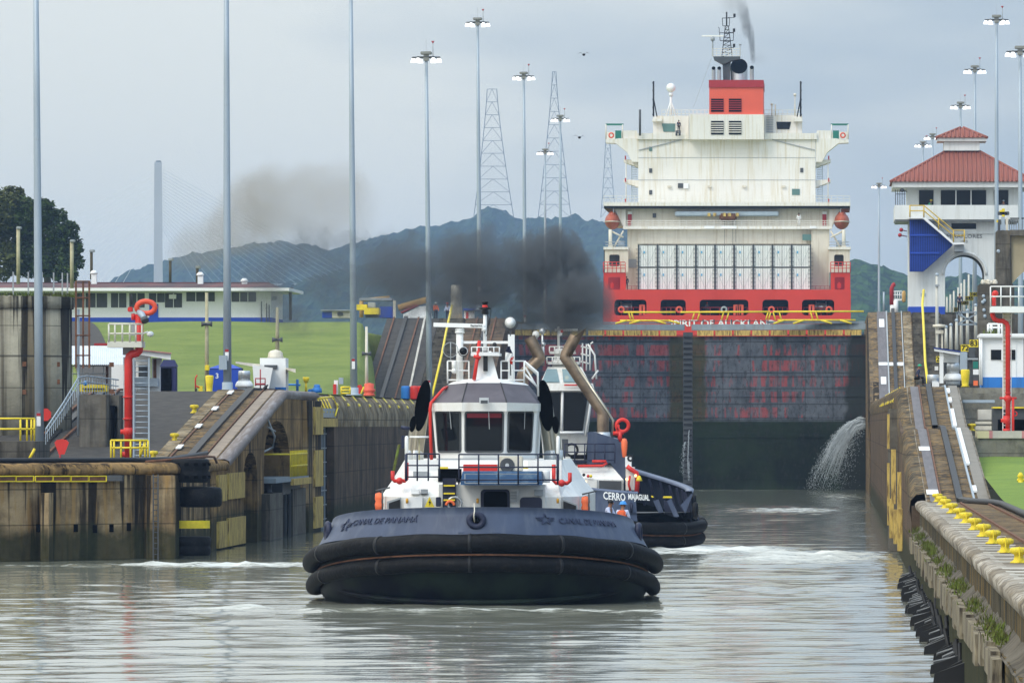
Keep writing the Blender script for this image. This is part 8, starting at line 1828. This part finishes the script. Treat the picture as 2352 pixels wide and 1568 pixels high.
m = MB(); [m.bar(P(2057+i*5, 436, YT-1), P(2057+i*5, 471, YT-1), .05, 4) for i in range(5)]; m.bar(P(2057, 446, YT-1), P(2080, 446, YT-1), .05, 4); m.build('balcony_grille', M['dkgrey'], tw)
for px, y in ((2070, 528), (2067, 540), (2072, 437)): m = MB(); m.ball(P(px, y, YT-1.5), .2, n=10, m=6); m.bar(P(px, y, YT-1.5), P(2083, y+3, YT), .05, 5); m.build('lamp', M['darkred'] if y > 500 else M['dkgrey'], tw)
person(P(2134, 500, YT+.0), R(60), 'person in green shirt and yellow helmet at the left tower window', M['teal2'] if 'teal2' in M else M['teal'], M['dkcloth'], helmet=M['yellow'], lean=.4, scale=1.0)
person(P(2305, 500, YT+.0), R(0), 'person with grey cap at the right tower window', M['dkcloth'], M['dkcloth'], hair=M['galv'])
# ================= dark concrete pier with a tan arch springing ============
YP = 420.0
dp = thing('concrete_pier', 'dark mouldy concrete pier with a pale tan arch springing off to the right', 'pier', P(2290, 770, YP))
for (nm, x0, x1, y0, y1, Y, d, k) in (('pier', 2288, 2323, 529, 660, YP, 2.2, 'block'), ('pier', 2247, 2330, 652, 790, YP-.4, 3, 'block')): m = MB(); a, b = P(x0, y1, Y), P(x1, y0, Y); m.bevbox(a.x, b.x, Y, Y+d, a.z, b.z, .08); m.build(nm, WM['block'], dp)
m = MB(); m.prism([P(x, y, YP+.3) for x, y in ((2322.5, 540), (2480, 540), (2480, 590), (2400, 598), (2360, 618), (2342, 632), (2324, 652))], (0, 1.6, 0)); m.build('arch_web', M['tanconc'] if 'tanconc' in M else M['offwhite'], dp)
m = MB(); m.box(PX(2320, YP), PX(2480, YP), YP-.2, YP+2.6, PZ(541, YP), PZ(528, YP)); m.build('beam', WM['block'], dp)
for px, py in ((2259, 680), (2261, 690), (2260, 712), (2262, 726), (2257, 694), (2293, 577)): m = MB(); m.ball(P(px, py, YP-.45), .12, .06, .12, 8, 5); m.build('spalled_patch', M['galv'], dp)
m = MB()
rq = random.Random(8)
for _ in range(26): x = rq.uniform(2254, 2288); m.ball(P(x, 651-rq.uniform(0, 7), YP), rq.uniform(.06, .16), n=6, m=4)
dbr = m.build('rubble', M['offwhite'], dp); dbr['kind'] = 'stuff'
mc2 = thing('valve_gear', 'grey and yellow mechanical gear standing on top of the dark pier', 'machinery', P(2304, 529, YP))
for x0, x1, y0, y1, k in ((2300, 2308, 498, 529, 'galv'), (2292, 2298, 505, 529, 'dkgrey'), (2310, 2316, 500, 529, 'offwhite'), (2292, 2318, 486, 494, 'dkgrey'), (2296, 2302, 483, 492, 'yellow'), (2308, 2313, 487, 494, 'yellow'), (2301, 2308, 479, 498, 'yellow'), (2289, 2293, 505, 511, 'yellow')): obj_box(mc2, 'gear_part', x0, x1, y0, y1, YP+.4, .4, M[k], .02)
t = thing('post', 'tall grey box post beside the right photo edge above the pier', 'post', P(2344, 529, YP)); obj_box(t, 'post', 2341, 2346, 487, 529, YP+.4, .3, M['galv']); obj_box(t, 'cross_bar', 2320, 2352, 500, 503, YP+.6, .2, M['dkgrey'])
for i in range(7): obj_box(t, 'picket', 2318+i*5, 2320+i*5, 503, 528, YP+1, .15, M['grey'])
# ================= white and blue house ====================================
YHo = 334.0
ho = thing('control_house', 'small white house with bright blue base and flat roof behind the right red pipe', 'control house', P(2300, 904, YHo))
def hbx(name, x0, x1, y0, y1, mt, dY=0, d=.3, par=None, bev=0): return obj_box(par or ho, name, x0, x1, y0, y1, YHo+dY, d, mt, bev)
hbx('wall', 2256, 2351, 776, 870, M['whiteclean'], 0, 4); hbx('base', 2254.5, 2352, 866, 908, M['brightblue'], -.08, 4.2); hbx('roof', 2249, 2356, 766, 776, M['whiteclean'], -.35, 4.8, bev=.05)
hbx('wall_panel', 2274, 2334, 783, 866, M['whiteclean'], -.05, .1); w_ = hbx('window', 2276, 2332, 803, 826, M['glass'], -.1, .1); hbx('window_frame', 2300, 2308, 800, 828, M['whiteclean'], -.16, .06, w_)
for x in (2251, 2255): m = MB(); m.bar(P(x, 776, YHo-.2), P(x, 884, YHo-.2), .05, 6); m.build('drain_pipe', M['whiteclean'], ho)
m = MB(); [m.bar(P(2270, y, YHo+1), P(2302, y, YHo+1), .05) for y in (744, 752)]; [m.bar(P(x, 744, YHo+1), P(x, 766, YHo+1), .07) for x in (2270, 2277, 2294, 2302)]; m.build('roof_railing', M['whiteclean'], ho)
o = blades('roof_weeds', [(PX(x, YHo), YHo+.5, PZ(767, YHo)) for x in (2268, 2272, 2280, 2283, 2286)], M['weed'], None, .1, .35, .04); o['kind'] = 'stuff'
# red monitor, right
YM = 303.5
rm2 = thing('fire_monitor', 'tall red fire pipe with valves and white basket before the blue-based house', 'fire monitor', P(2312, 1001, YM))
m = MB(); m.tube([P(2315, 1001, YM), P(2315, 750, YM), P(2312, 742, YM), P(2303, 737, YM), P(2293, 737, YM), P(2284, 733, YM), P(2280, 724, YM), P(2280, 712, YM)], .115, 12); pp = m.build('riser_pipe', M['red'], rm2)
m = MB()
for y in (772, 870, 903): m.lathe([(.15, 0), (.15, .04)], P(2315, y, YM), 12)
m.build('flange', M['red'], pp)
m = MB(); m.bar(P(2296, 914, YM), P(2335, 914, YM), .055, 8); m.ball(P(2315, 915, YM), .19); m.bar(P(2327, 1000, YM-.1), P(2327, 915, YM-.1), .06, 8); m.lathe([(.17, 0), (.17, .35)], P(2312, 972, YM), 12); m.lathe([(.18, 0), (.18, .12)], P(2312, 990, YM), 12); m.ball(P(2312, 965, YM-.1), .17); m.bar(P(2299, 965, YM), P(2320, 965, YM), .09, 8); m.ring(P(2331, 950, YM), .1, .03, 'Y', 14, 5); m.build('valve_body', M['red'], rm2)
m = MB(); a, b = P(2315, 1003, YM), P(2330, 1000, YM); m.box(a.x, b.x, YM-.3, YM-.1, a.z, b.z); m.build('foot', M['red'], rm2)
m = MB(); a, b = P(2274, 718, YM), P(2372, 704, YM); m.box(a.x, b.x, YM-.6, YM+.9, a.z, b.z); m.build('platform', M['whiteclean'], rm2)
m = MB()
for yy in (YM-.58, YM+.85):
    for y in (658, 681): m.bar(P(2275, y, yy), P(2372, y, yy), .03)
    for x in (2275, 2299, 2321, 2340, 2360): m.bar(P(x, 658, yy), P(x, 705, yy), .03)
m.build('railing', M['whiteclean'], rm2)
m = MB(); a, b = P(2303, 790, YM+.6), P(2320, 718, YM+.6); m.box(a.x, b.x, YM+.5, YM+.8, a.z-3, b.z); m.build('column', M['offwhite'], rm2)
m = MB(); m.bar(P(2283, 702, YM), P(2283, 672, YM), .1); m.ball(P(2286, 674, YM), .15); m.build('monitor_head', M['red'], rm2)
ladder(rm2, PX(2304, YM), PX(2323, YM), YM+.4, PZ(1000, YM), PZ(720, YM), 30, M['whiteclean'], .02)
# platform strip red/white
t = thing('kerb', 'pale ledge painted white and pink under the right red pipe', 'kerb', P(2300, 1005, 300))
for x0, x1, k in ((2245, 2272, 'paleyellow'), (2272, 2280, 'pinkroof'), (2280, 2347, 'palestone'), (2347, 2370, 'pinkroof')): obj_box(t, 'painted_section', x0, x1, 989.5, 1006, 299.9, 5, M[k] if k in M else M['whiteclean'])
# terrace features
t = thing('terrace_wall', 'pale horizontal slab and steps on the grey terrace beside the right track', 'wall', P(2260, 985, 318))
for x0, x1, y0, y1, Y, k in ((2210, 2285, 918, 925, 322, 'galv'), (2246, 2282, 940, 964, 320, 'palestone'), (2240, 2282, 968, 974, 318, 'offwhite'), (2240, 2282, 978, 988, 316, 'offwhite'), (2196, 2352, 890, 918, 333.5, 'terr')): obj_box(t, 'slab', x0, x1, y0, y1, Y, 1.5, M[k] if k in M else WM['palewall'], .02)
t = thing('tank', 'long black box with a yellow top edge right of the red valve stack', 'tank', P(2320, 988, 308)); obj_box(t, 'body', 2281, 2380, 937, 989, 308, 3, M['dkgrey'], .03); obj_box(t, 'opening', 2292, 2380, 963, 988, 307.9, .1, M['soot_and_dark']); obj_box(t, 'edge', 2281, 2380, 934, 937.5, 307.8, 3.2, M['yellow'])
for px, py, Y, lab in ((2232, 989, 312, 'small yellow bollard beside the top of the right track'),): dup(b0, P(px, py, Y), lab, scale=(.5, .5, .66))
t = thing('hydrant', 'yellow hydrant standing in the bright grass at the right edge', 'hydrant', P(2344, 1113, 262)); m = MB(); m.lathe([(.17, 0), (.17, .05), (.1, .08), (.1, .3), (.14, .34), (.1, .42), (.05, .5)], P(2344, 1113, 262), 14); m.bar(P(2336, 1102, 262), P(2354, 1102, 262), .06, 8); m.build('hydrant_body', M['yellow'], t)
# ---- equipment on the right plateau
YQ = 345.0
vent('large silver ventilator with a white skirt under the small canopy', 2189, 833, 884, 44, YQ); 
t = thing('ventilator', 'short silver drum ventilator at the head of the right track', 'ventilator', P(2143, 887, 335)); m = MB(); m.lathe([(.28, .12), (.31, .14), (.31, .55), (.29, .6)], P(2143, 887, 335), 22); m.build('drum', M['alu'], t); obj_box(t, 'base', 2141, 2157, 877, 888, 334.6, .4, M['whiteclean'])
t = thing('bollard', 'tall flared yellow bollard left of the white and blue house', 'bollard', P(2217, 888, 340)); m = MB(); m.lathe([(.24, 0), (.17, .08), (.2, .3), (.24, .82), (.2, .9), (0, .91)], P(2217, 888, 340), 18); m.build('bollard_body', M['yellow'], t)
t = thing('canopy', 'small white canopy with a blue sloping roof edge on the right plateau', 'canopy', P(2163, 880, YQ))
m = MB(); m.hexa([P(2146, 806, YQ-1), P(2204, 815, YQ-1), P(2204, 815, YQ+2), P(2146, 806, YQ+2)], [P(2145, 799, YQ-1), P(2205, 808, YQ-1), P(2205, 808, YQ+2), P(2145, 799, YQ+2)]); m.build('roof', M['whiteclean'], t); m = MB(); m.hexa([P(2144, 800, YQ-1.05), P(2206, 809, YQ-1.05), P(2206, 809, YQ+2.05), P(2144, 800, YQ+2.05)], [P(2144, 797, YQ-1.05), P(2206, 806, YQ-1.05), P(2206, 806, YQ+2.05), P(2144, 797, YQ+2.05)]); m.build('roof_edge', M['bluedk'] if 'bluedk' in M else M['blue'], t)
obj_box(t, 'post', 2158, 2167, 808, 880, YQ-.8, .3, M['whiteclean']); obj_box(t, 'fascia', 2166, 2202, 812, 832, YQ+.5, .2, M['whiteclean']); obj_box(t, 'box', 2147, 2155, 841, 850, YQ, .3, M['whiteclean'])
t = thing('cabinet', 'pale blue grey cabinet behind the tall yellow bollard', 'cabinet', P(2214, 850, 352)); obj_box(t, 'body', 2205, 2222, 808, 850, 352, .8, M['galv'], .02); obj_box(t, 'dark_unit', 2225, 2240, 797, 822, 352, .6, M['dkgrey'], .03); obj_box(t, 'shelf', 2222, 2247, 822, 826, 351.8, 1, M['grey']); obj_box(t, 'column', 2225, 2233, 826, 880, 352, .3, M['dkgrey']); obj_box(t, 'green_unit', 2235, 2247, 830, 846, 351.7, .4, M['teal']); obj_box(t, 'white_unit', 2235, 2248, 848, 860, 351.7, .4, M['whiteclean']); obj_box(t, 'grey_unit', 2235, 2247, 861, 875, 351.7, .4, M['dkgrey']); obj_box(t, 'hazard_foot', 2236, 2246, 874, 885, 351.5, .3, M['orange'])
def nsign(txt, x0, x1, y0, y1, Y, lab):
    t = thing('sign', lab, 'number sign', P((x0+x1)/2, y1, Y)); obj_box(t, 'board', x0, x1, y0, y1, Y, .06, M['yellow'])
    h = (y1-y0)*Y/F; q = text_mb(txt, h*1.05, .02, True); xs_ = [v[0] for v in q.v]; w_ = max(xs_)-min(xs_); W_ = (x1-x0)*Y/F*.86; k = min(1.15, W_/w_); c = P((x0+x1)/2, (y0+y1)/2, Y-.02); q.v = [(v[0]*k+c.x, v[1]+c.y, v[2]+c.z) for v in q.v]; q.build('number', M['black'], t)
nsign('72', 2207, 2227, 791, 807, 400, 'yellow sign reading 72 on a white post'); nsign('83', 2227, 2247, 780, 797, 404, 'yellow sign reading 83 beside the house roof'); nsign('2', 2150, 2158, 818, 832, 398, 'small yellow sign reading 2 left of the canopy post')
nsign('740', 2227, 2247, 671, 681, 655, 'yellow sign reading 740, highest in the tower arch'); nsign('645', 2217, 2236, 680, 690, 652, 'yellow sign reading 645 in the tower arch'); nsign('530', 2208, 2225, 691, 700, 650, 'yellow sign reading 530 partly behind the dark figure'); nsign('3', 2191, 2200, 706, 716, 648, 'small yellow sign reading 3 at the foot of the tower arch')
nth_ = ['first', 'second', 'third', 'fourth', 'fifth', 'sixth', 'seventh']
for i, (px, y0, y1) in enumerate(((2152, 630, 800), (2173, 750, 800), (2184, 745, 803), (2197, 735, 803), (2208, 724, 792), (2222, 712, 790), (2241, 700, 780))):
    Yp = 545+i*4; t = thing('post', 'slim cream post above the canopy, %s from the left' % nth_[i], 'post', P(px, y1, Yp), 'slim cream posts above the right canopy'); m = MB(); m.tube([P(px, y1, Yp), P(px, y0, Yp)], [.17, .11], 8); m.build('post', M['creampost'] if 'creampost' in M else M['offwhite'], t); m = MB(); m.ball(P(px, y0+1, Yp), .16, n=8, m=5); m.build('post_cap', M['galv'], t)
    if i == 0: obj_box(t, 'lamp_head', 2148, 2158, 653, 658, Yp-.3, .4, M['grey'], .03)
for i, (px, y0) in enumerate(((2175, 682), (2183, 676), (2191, 668), (2201, 660), (2208, 650), (2215, 642), (2225, 630), (2236, 620))):
    Yp = 670+i*3; t = thing('post', 'slim cream post seen through the tower arch, %s from the left' % (nth_+['eighth'])[i], 'post', P(px, 735, Yp), 'slim cream posts seen through the tower arch'); m = MB(); m.tube([P(px, 735, Yp), P(px, y0, Yp)], [.16, .1], 8); m.build('post', M['creampost'] if 'creampost' in M else M['offwhite'], t)
m = MB(); m.box(PX(2165, 660), PX(2262, 660), 650, 700, 10, PZ(717, 650)); kind(m.build('ground', WM['palewall'], base=(0, 0, 0)), 'structure')
t = thing('steel_frame', 'grey braced steel frame behind the cream posts', 'frame', P(2225, 745, 560)); m = MB(); [m.sq(P(a, b, 560), P(c, d, 560), .14) for a, b, c, d in ((2198, 717, 2246, 717), (2198, 745, 2246, 719), (2198, 719, 2246, 745), (2198, 745, 2246, 745), (2198, 717, 2198, 745), (2246, 717, 2246, 745))]; m.build('frame', M['gategrey'], t)
t = thing('mixer', 'cream vent head on two legs above the small canopy', 'vent', P(2160, 800, 470)); m = MB(); m.lathe([(.4, 0), (.48, .05), (.45, .2), (0, .25)], P(2157, 752, 470), 16); m.build('head', M['offwhite'], t); m = MB(); m.sq(P(2152, 800, 470), P(2152, 752, 470), .12); m.sq(P(2164, 800, 470), P(2164, 760, 470), .12); m.box(PX(2149, 470), PX(2167, 470), 469.8, 470.2, PZ(766, 470), PZ(758, 470)); m.build('leg', M['offwhite'], t)
person(P(2204, 716, 560), R(10), 'dark clothed person standing before the yellow number signs in the tower arch', M['dkcloth'], M['black'], hair=M['black'], scale=.9)
person(P(2106, 900, 333), R(100), 'worker in navy with green helmet sitting at the head of the right track', M['dkcloth'], M['black'], helmet=M['teal2'] if 'teal2' in M else M['teal'], seated=True, lean=.3, scale=.8)
# far fire monitor between ship and tower
t = thing('fire_monitor', 'small distant red fire monitor with white basket between the ship and the tower', 'fire monitor', P(2060, 718, 600))
obj_box(t, 'platform', 2045, 2072, 686, 690, 600, 1.2, M['whiteclean']); m = MB(); [m.bar(P(2045, y, 600), P(2072, y, 600), .05) for y in (669, 677)]; [m.bar(P(2045+i*5.4, 669, 600), P(2045+i*5.4, 687, 600), .04) for i in range(6)]; m.build('railing', M['whiteclean'], t)
m = MB(); m.tube([P(2048, 700, 600), P(2048, 662, 600), P(2052, 654, 600), P(2056, 652, 600)], .2, 8); m.build('pipe', M['darkred'], t); m = MB(); m.bar(P(2057, 720, 600), P(2057, 690, 600), .25); m.bar(P(2049, 720, 600), P(2049, 700, 600), .2); m.build('column', M['whiteclean'], t)
t = thing('buoy', 'orange cylinder hanging beside the distant white basket', 'float', P(2076, 694, 600)); m = MB(); m.lathe([(.1, 0), (.18, .15), (.18, .9), (.1, 1.05)], P(2076, 694, 600), 10); m.build('float_body', M['boomtan'], t)
t = thing('post', 'slim pale post beside the lone floodlight pole', 'post', P(2030, 718, 600)); m = MB(); m.bar(P(2030, 720, 600), P(2030, 670, 600), .09); m.build('post', M['galv'], t)
# ================= exhaust smoke ===========================================
def smoke(name, x0, x1, y0, y1, z0, z1, col, dens, line, nscale, thr, gain, seed, emit=None):
    """box of smoke; density follows a centre line z(x) with half-height h(x), torn by noise"""
    m_ = bpy.data.materials.new(name); m_.use_nodes = True; n = m_.node_tree.nodes; l = m_.node_tree.links
    n.remove(n['Principled BSDF']); v = n.new('ShaderNodeVolumePrincipled'); v.inputs['Color'].default_value = (*col, 1); l.new(v.outputs[0], n['Material Output'].inputs['Volume'])
    geo = n.new('ShaderNodeNewGeometry'); pos = geo.outputs['Position']; sep = n.new('ShaderNodeSeparateXYZ'); l.new(pos, sep.inputs[0])
    t_ = nmath(n, l, 'DIVIDE', nmath(n, l, 'SUBTRACT', sep.outputs['X'], x0), x1-x0)
    def curve(vals, lo, hi):
        r_ = n.new('ShaderNodeValToRGB'); l.new(t_, r_.inputs[0]); e = r_.color_ramp.elements; r_.color_ramp.interpolation = 'B_SPLINE' if False else 'EASE'
        while len(e) < len(vals): e.new(.5)
        for i, (p, q) in enumerate(vals): e[i].position = p
        for i, (p, q) in enumerate(vals): k = (q-lo)/(hi-lo); e[i].color = (k, k, k, 1)
        return nmath(n, l, 'ADD', nmath(n, l, 'MULTIPLY', r_.outputs[0], hi-lo), lo)
    zc = curve([(p, q) for p, q, h, d in line], z0, z1); hh = curve([(p, h) for p, q, h, d in line], 0, 10); dn = curve([(p, d) for p, q, h, d in line], 0, 1)
    n1 = nnoise(n, l, pos, nscale, 1, .7, 1, 7, .62); n1.node.inputs['Distortion'].default_value = .9; n2 = nnoise(n, l, pos, nscale*.35, 1, .7, 1, 2, .5)
    ez = nmath(n, l, 'DIVIDE', nmath(n, l, 'SUBTRACT', sep.outputs['Z'], zc), hh); ey = nmath(n, l, 'DIVIDE', nmath(n, l, 'SUBTRACT', sep.outputs['Y'], (y0+y1)/2), (y1-y0)/2)
    r2 = nmath(n, l, 'ADD', nmath(n, l, 'MULTIPLY', ez, ez), nmath(n, l, 'MULTIPLY', ey, ey))
    f = nmath(n, l, 'SUBTRACT', 1, r2); nz_ = nmath(n, l, 'MULTIPLY', nmath(n, l, 'ADD', nmath(n, l, 'SUBTRACT', n1, .5), nmath(n, l, 'SUBTRACT', n2, .5)), gain)
    d = nmath(n, l, 'MULTIPLY', nmath(n, l, 'SUBTRACT', nmath(n, l, 'ADD', f, nz_), thr), 1.6, clamp=True)
    d = nmath(n, l, 'MULTIPLY', nmath(n, l, 'MULTIPLY', d, dn), dens)
    edge = nmath(n, l, 'MULTIPLY', nmath(n, l, 'MULTIPLY', t_, nmath(n, l, 'SUBTRACT', 1, t_)), 22, clamp=True)
    zz_ = nmath(n, l, 'DIVIDE', nmath(n, l, 'SUBTRACT', sep.outputs['Z'], z0), z1-z0); edz = nmath(n, l, 'MULTIPLY', nmath(n, l, 'MULTIPLY', zz_, nmath(n, l, 'SUBTRACT', 1, zz_)), 14, clamp=True)
    l.new(nmath(n, l, 'MULTIPLY', nmath(n, l, 'MULTIPLY', d, edge), edz), v.inputs['Density'])
    m = MB(); m.box(x0, x1, y0, y1, z0, z1); o = m.build('smoke', m_, base=((x0+x1)/2, (y0+y1)/2, z0)); kind(o, 'stuff'); return o
YS = 333.
X_ = lambda px: PX(px, YS)
Z_ = lambda py: PZ(py, YS)
def frac(px, a=520, b=1520): return (px-a)/(b-a)
smoke('dark_exhaust_smoke', X_(520), X_(1520), YS-3, YS+4, Z_(780), Z_(470), (.17, .18, .19), 1.1,
      [(0, Z_(640), 2.2, .03), (frac(700), Z_(645), 3.4, .22), (frac(880), Z_(645), 3.4, .30), (frac(980), Z_(635), 3.3, .42), (frac(1070), Z_(620), 3.1, .60), (frac(1160), Z_(665), 2.6, .45), (frac(1240), Z_(640), 3.0, .85), (frac(1310), Z_(645), 3.2, 1.0), (frac(1358), Z_(690), 2.5, .9), (frac(1392), Z_(712), 1.5, .45), (frac(1425), Z_(715), .8, .0), (1, Z_(700), .5, 0)], .75, .28, 3.8, 1)
YS2 = 590.
smoke('brown_drifting_smoke', PX(380, YS2), PX(900, YS2), YS2-8, YS2+8, PZ(640, YS2), PZ(360, YS2), (.40, .34, .26), .10,
      [(0, PZ(590, YS2), 2, .2), (.12, PZ(560, YS2), 3, .5), (.38, PZ(480, YS2), 4.5, 1.0), (.6, PZ(480, YS2), 4.5, .5), (.82, PZ(470, YS2), 4, .38), (.97, PZ(480, YS2), 2, .0)], .26, .30, 2.6, 2)
m_ = smoke('funnel_wisp', PX(1640, SY+15), PX(1775, SY+15), SY+13, SY+17, PZ(150, SY+15), PZ(-40, SY+15), (.12, .12, .13), .55,
      [(0, PZ(-20, SY), 2, .0), (.35, PZ(-10, SY), 3, .2), (.55, PZ(25, SY), 4, .9), (.66, PZ(100, SY), 4.5, .9), (.72, PZ(130, SY), 3, .1), (1, PZ(130, SY), 1, 0)], .5, .3, 1.2, 3)
# ================= air: one even haze box round everything
def volmat(name, col, dens, aniso=0.):
    m = bpy.data.materials.new(name); m.use_nodes = True; n = m.node_tree.nodes; l = m.node_tree.links
    n.remove(n['Principled BSDF']); v = n.new('ShaderNodeVolumePrincipled'); v.inputs['Color'].default_value = (*col, 1); v.inputs['Density'].default_value = dens; v.inputs['Anisotropy'].default_value = aniso
    l.new(v.outputs[0], n['Material Output'].inputs['Volume']); return m, v, n, l
hm, hv, _, _ = volmat('haze_air', (.40, .58, .92), .00008, .0)
m = MB(); m.box(-4300, 3300, -70, 7400, -6, 205); o = m.build('haze', hm, base=(0, 0, 0)); kind(o, 'stuff')
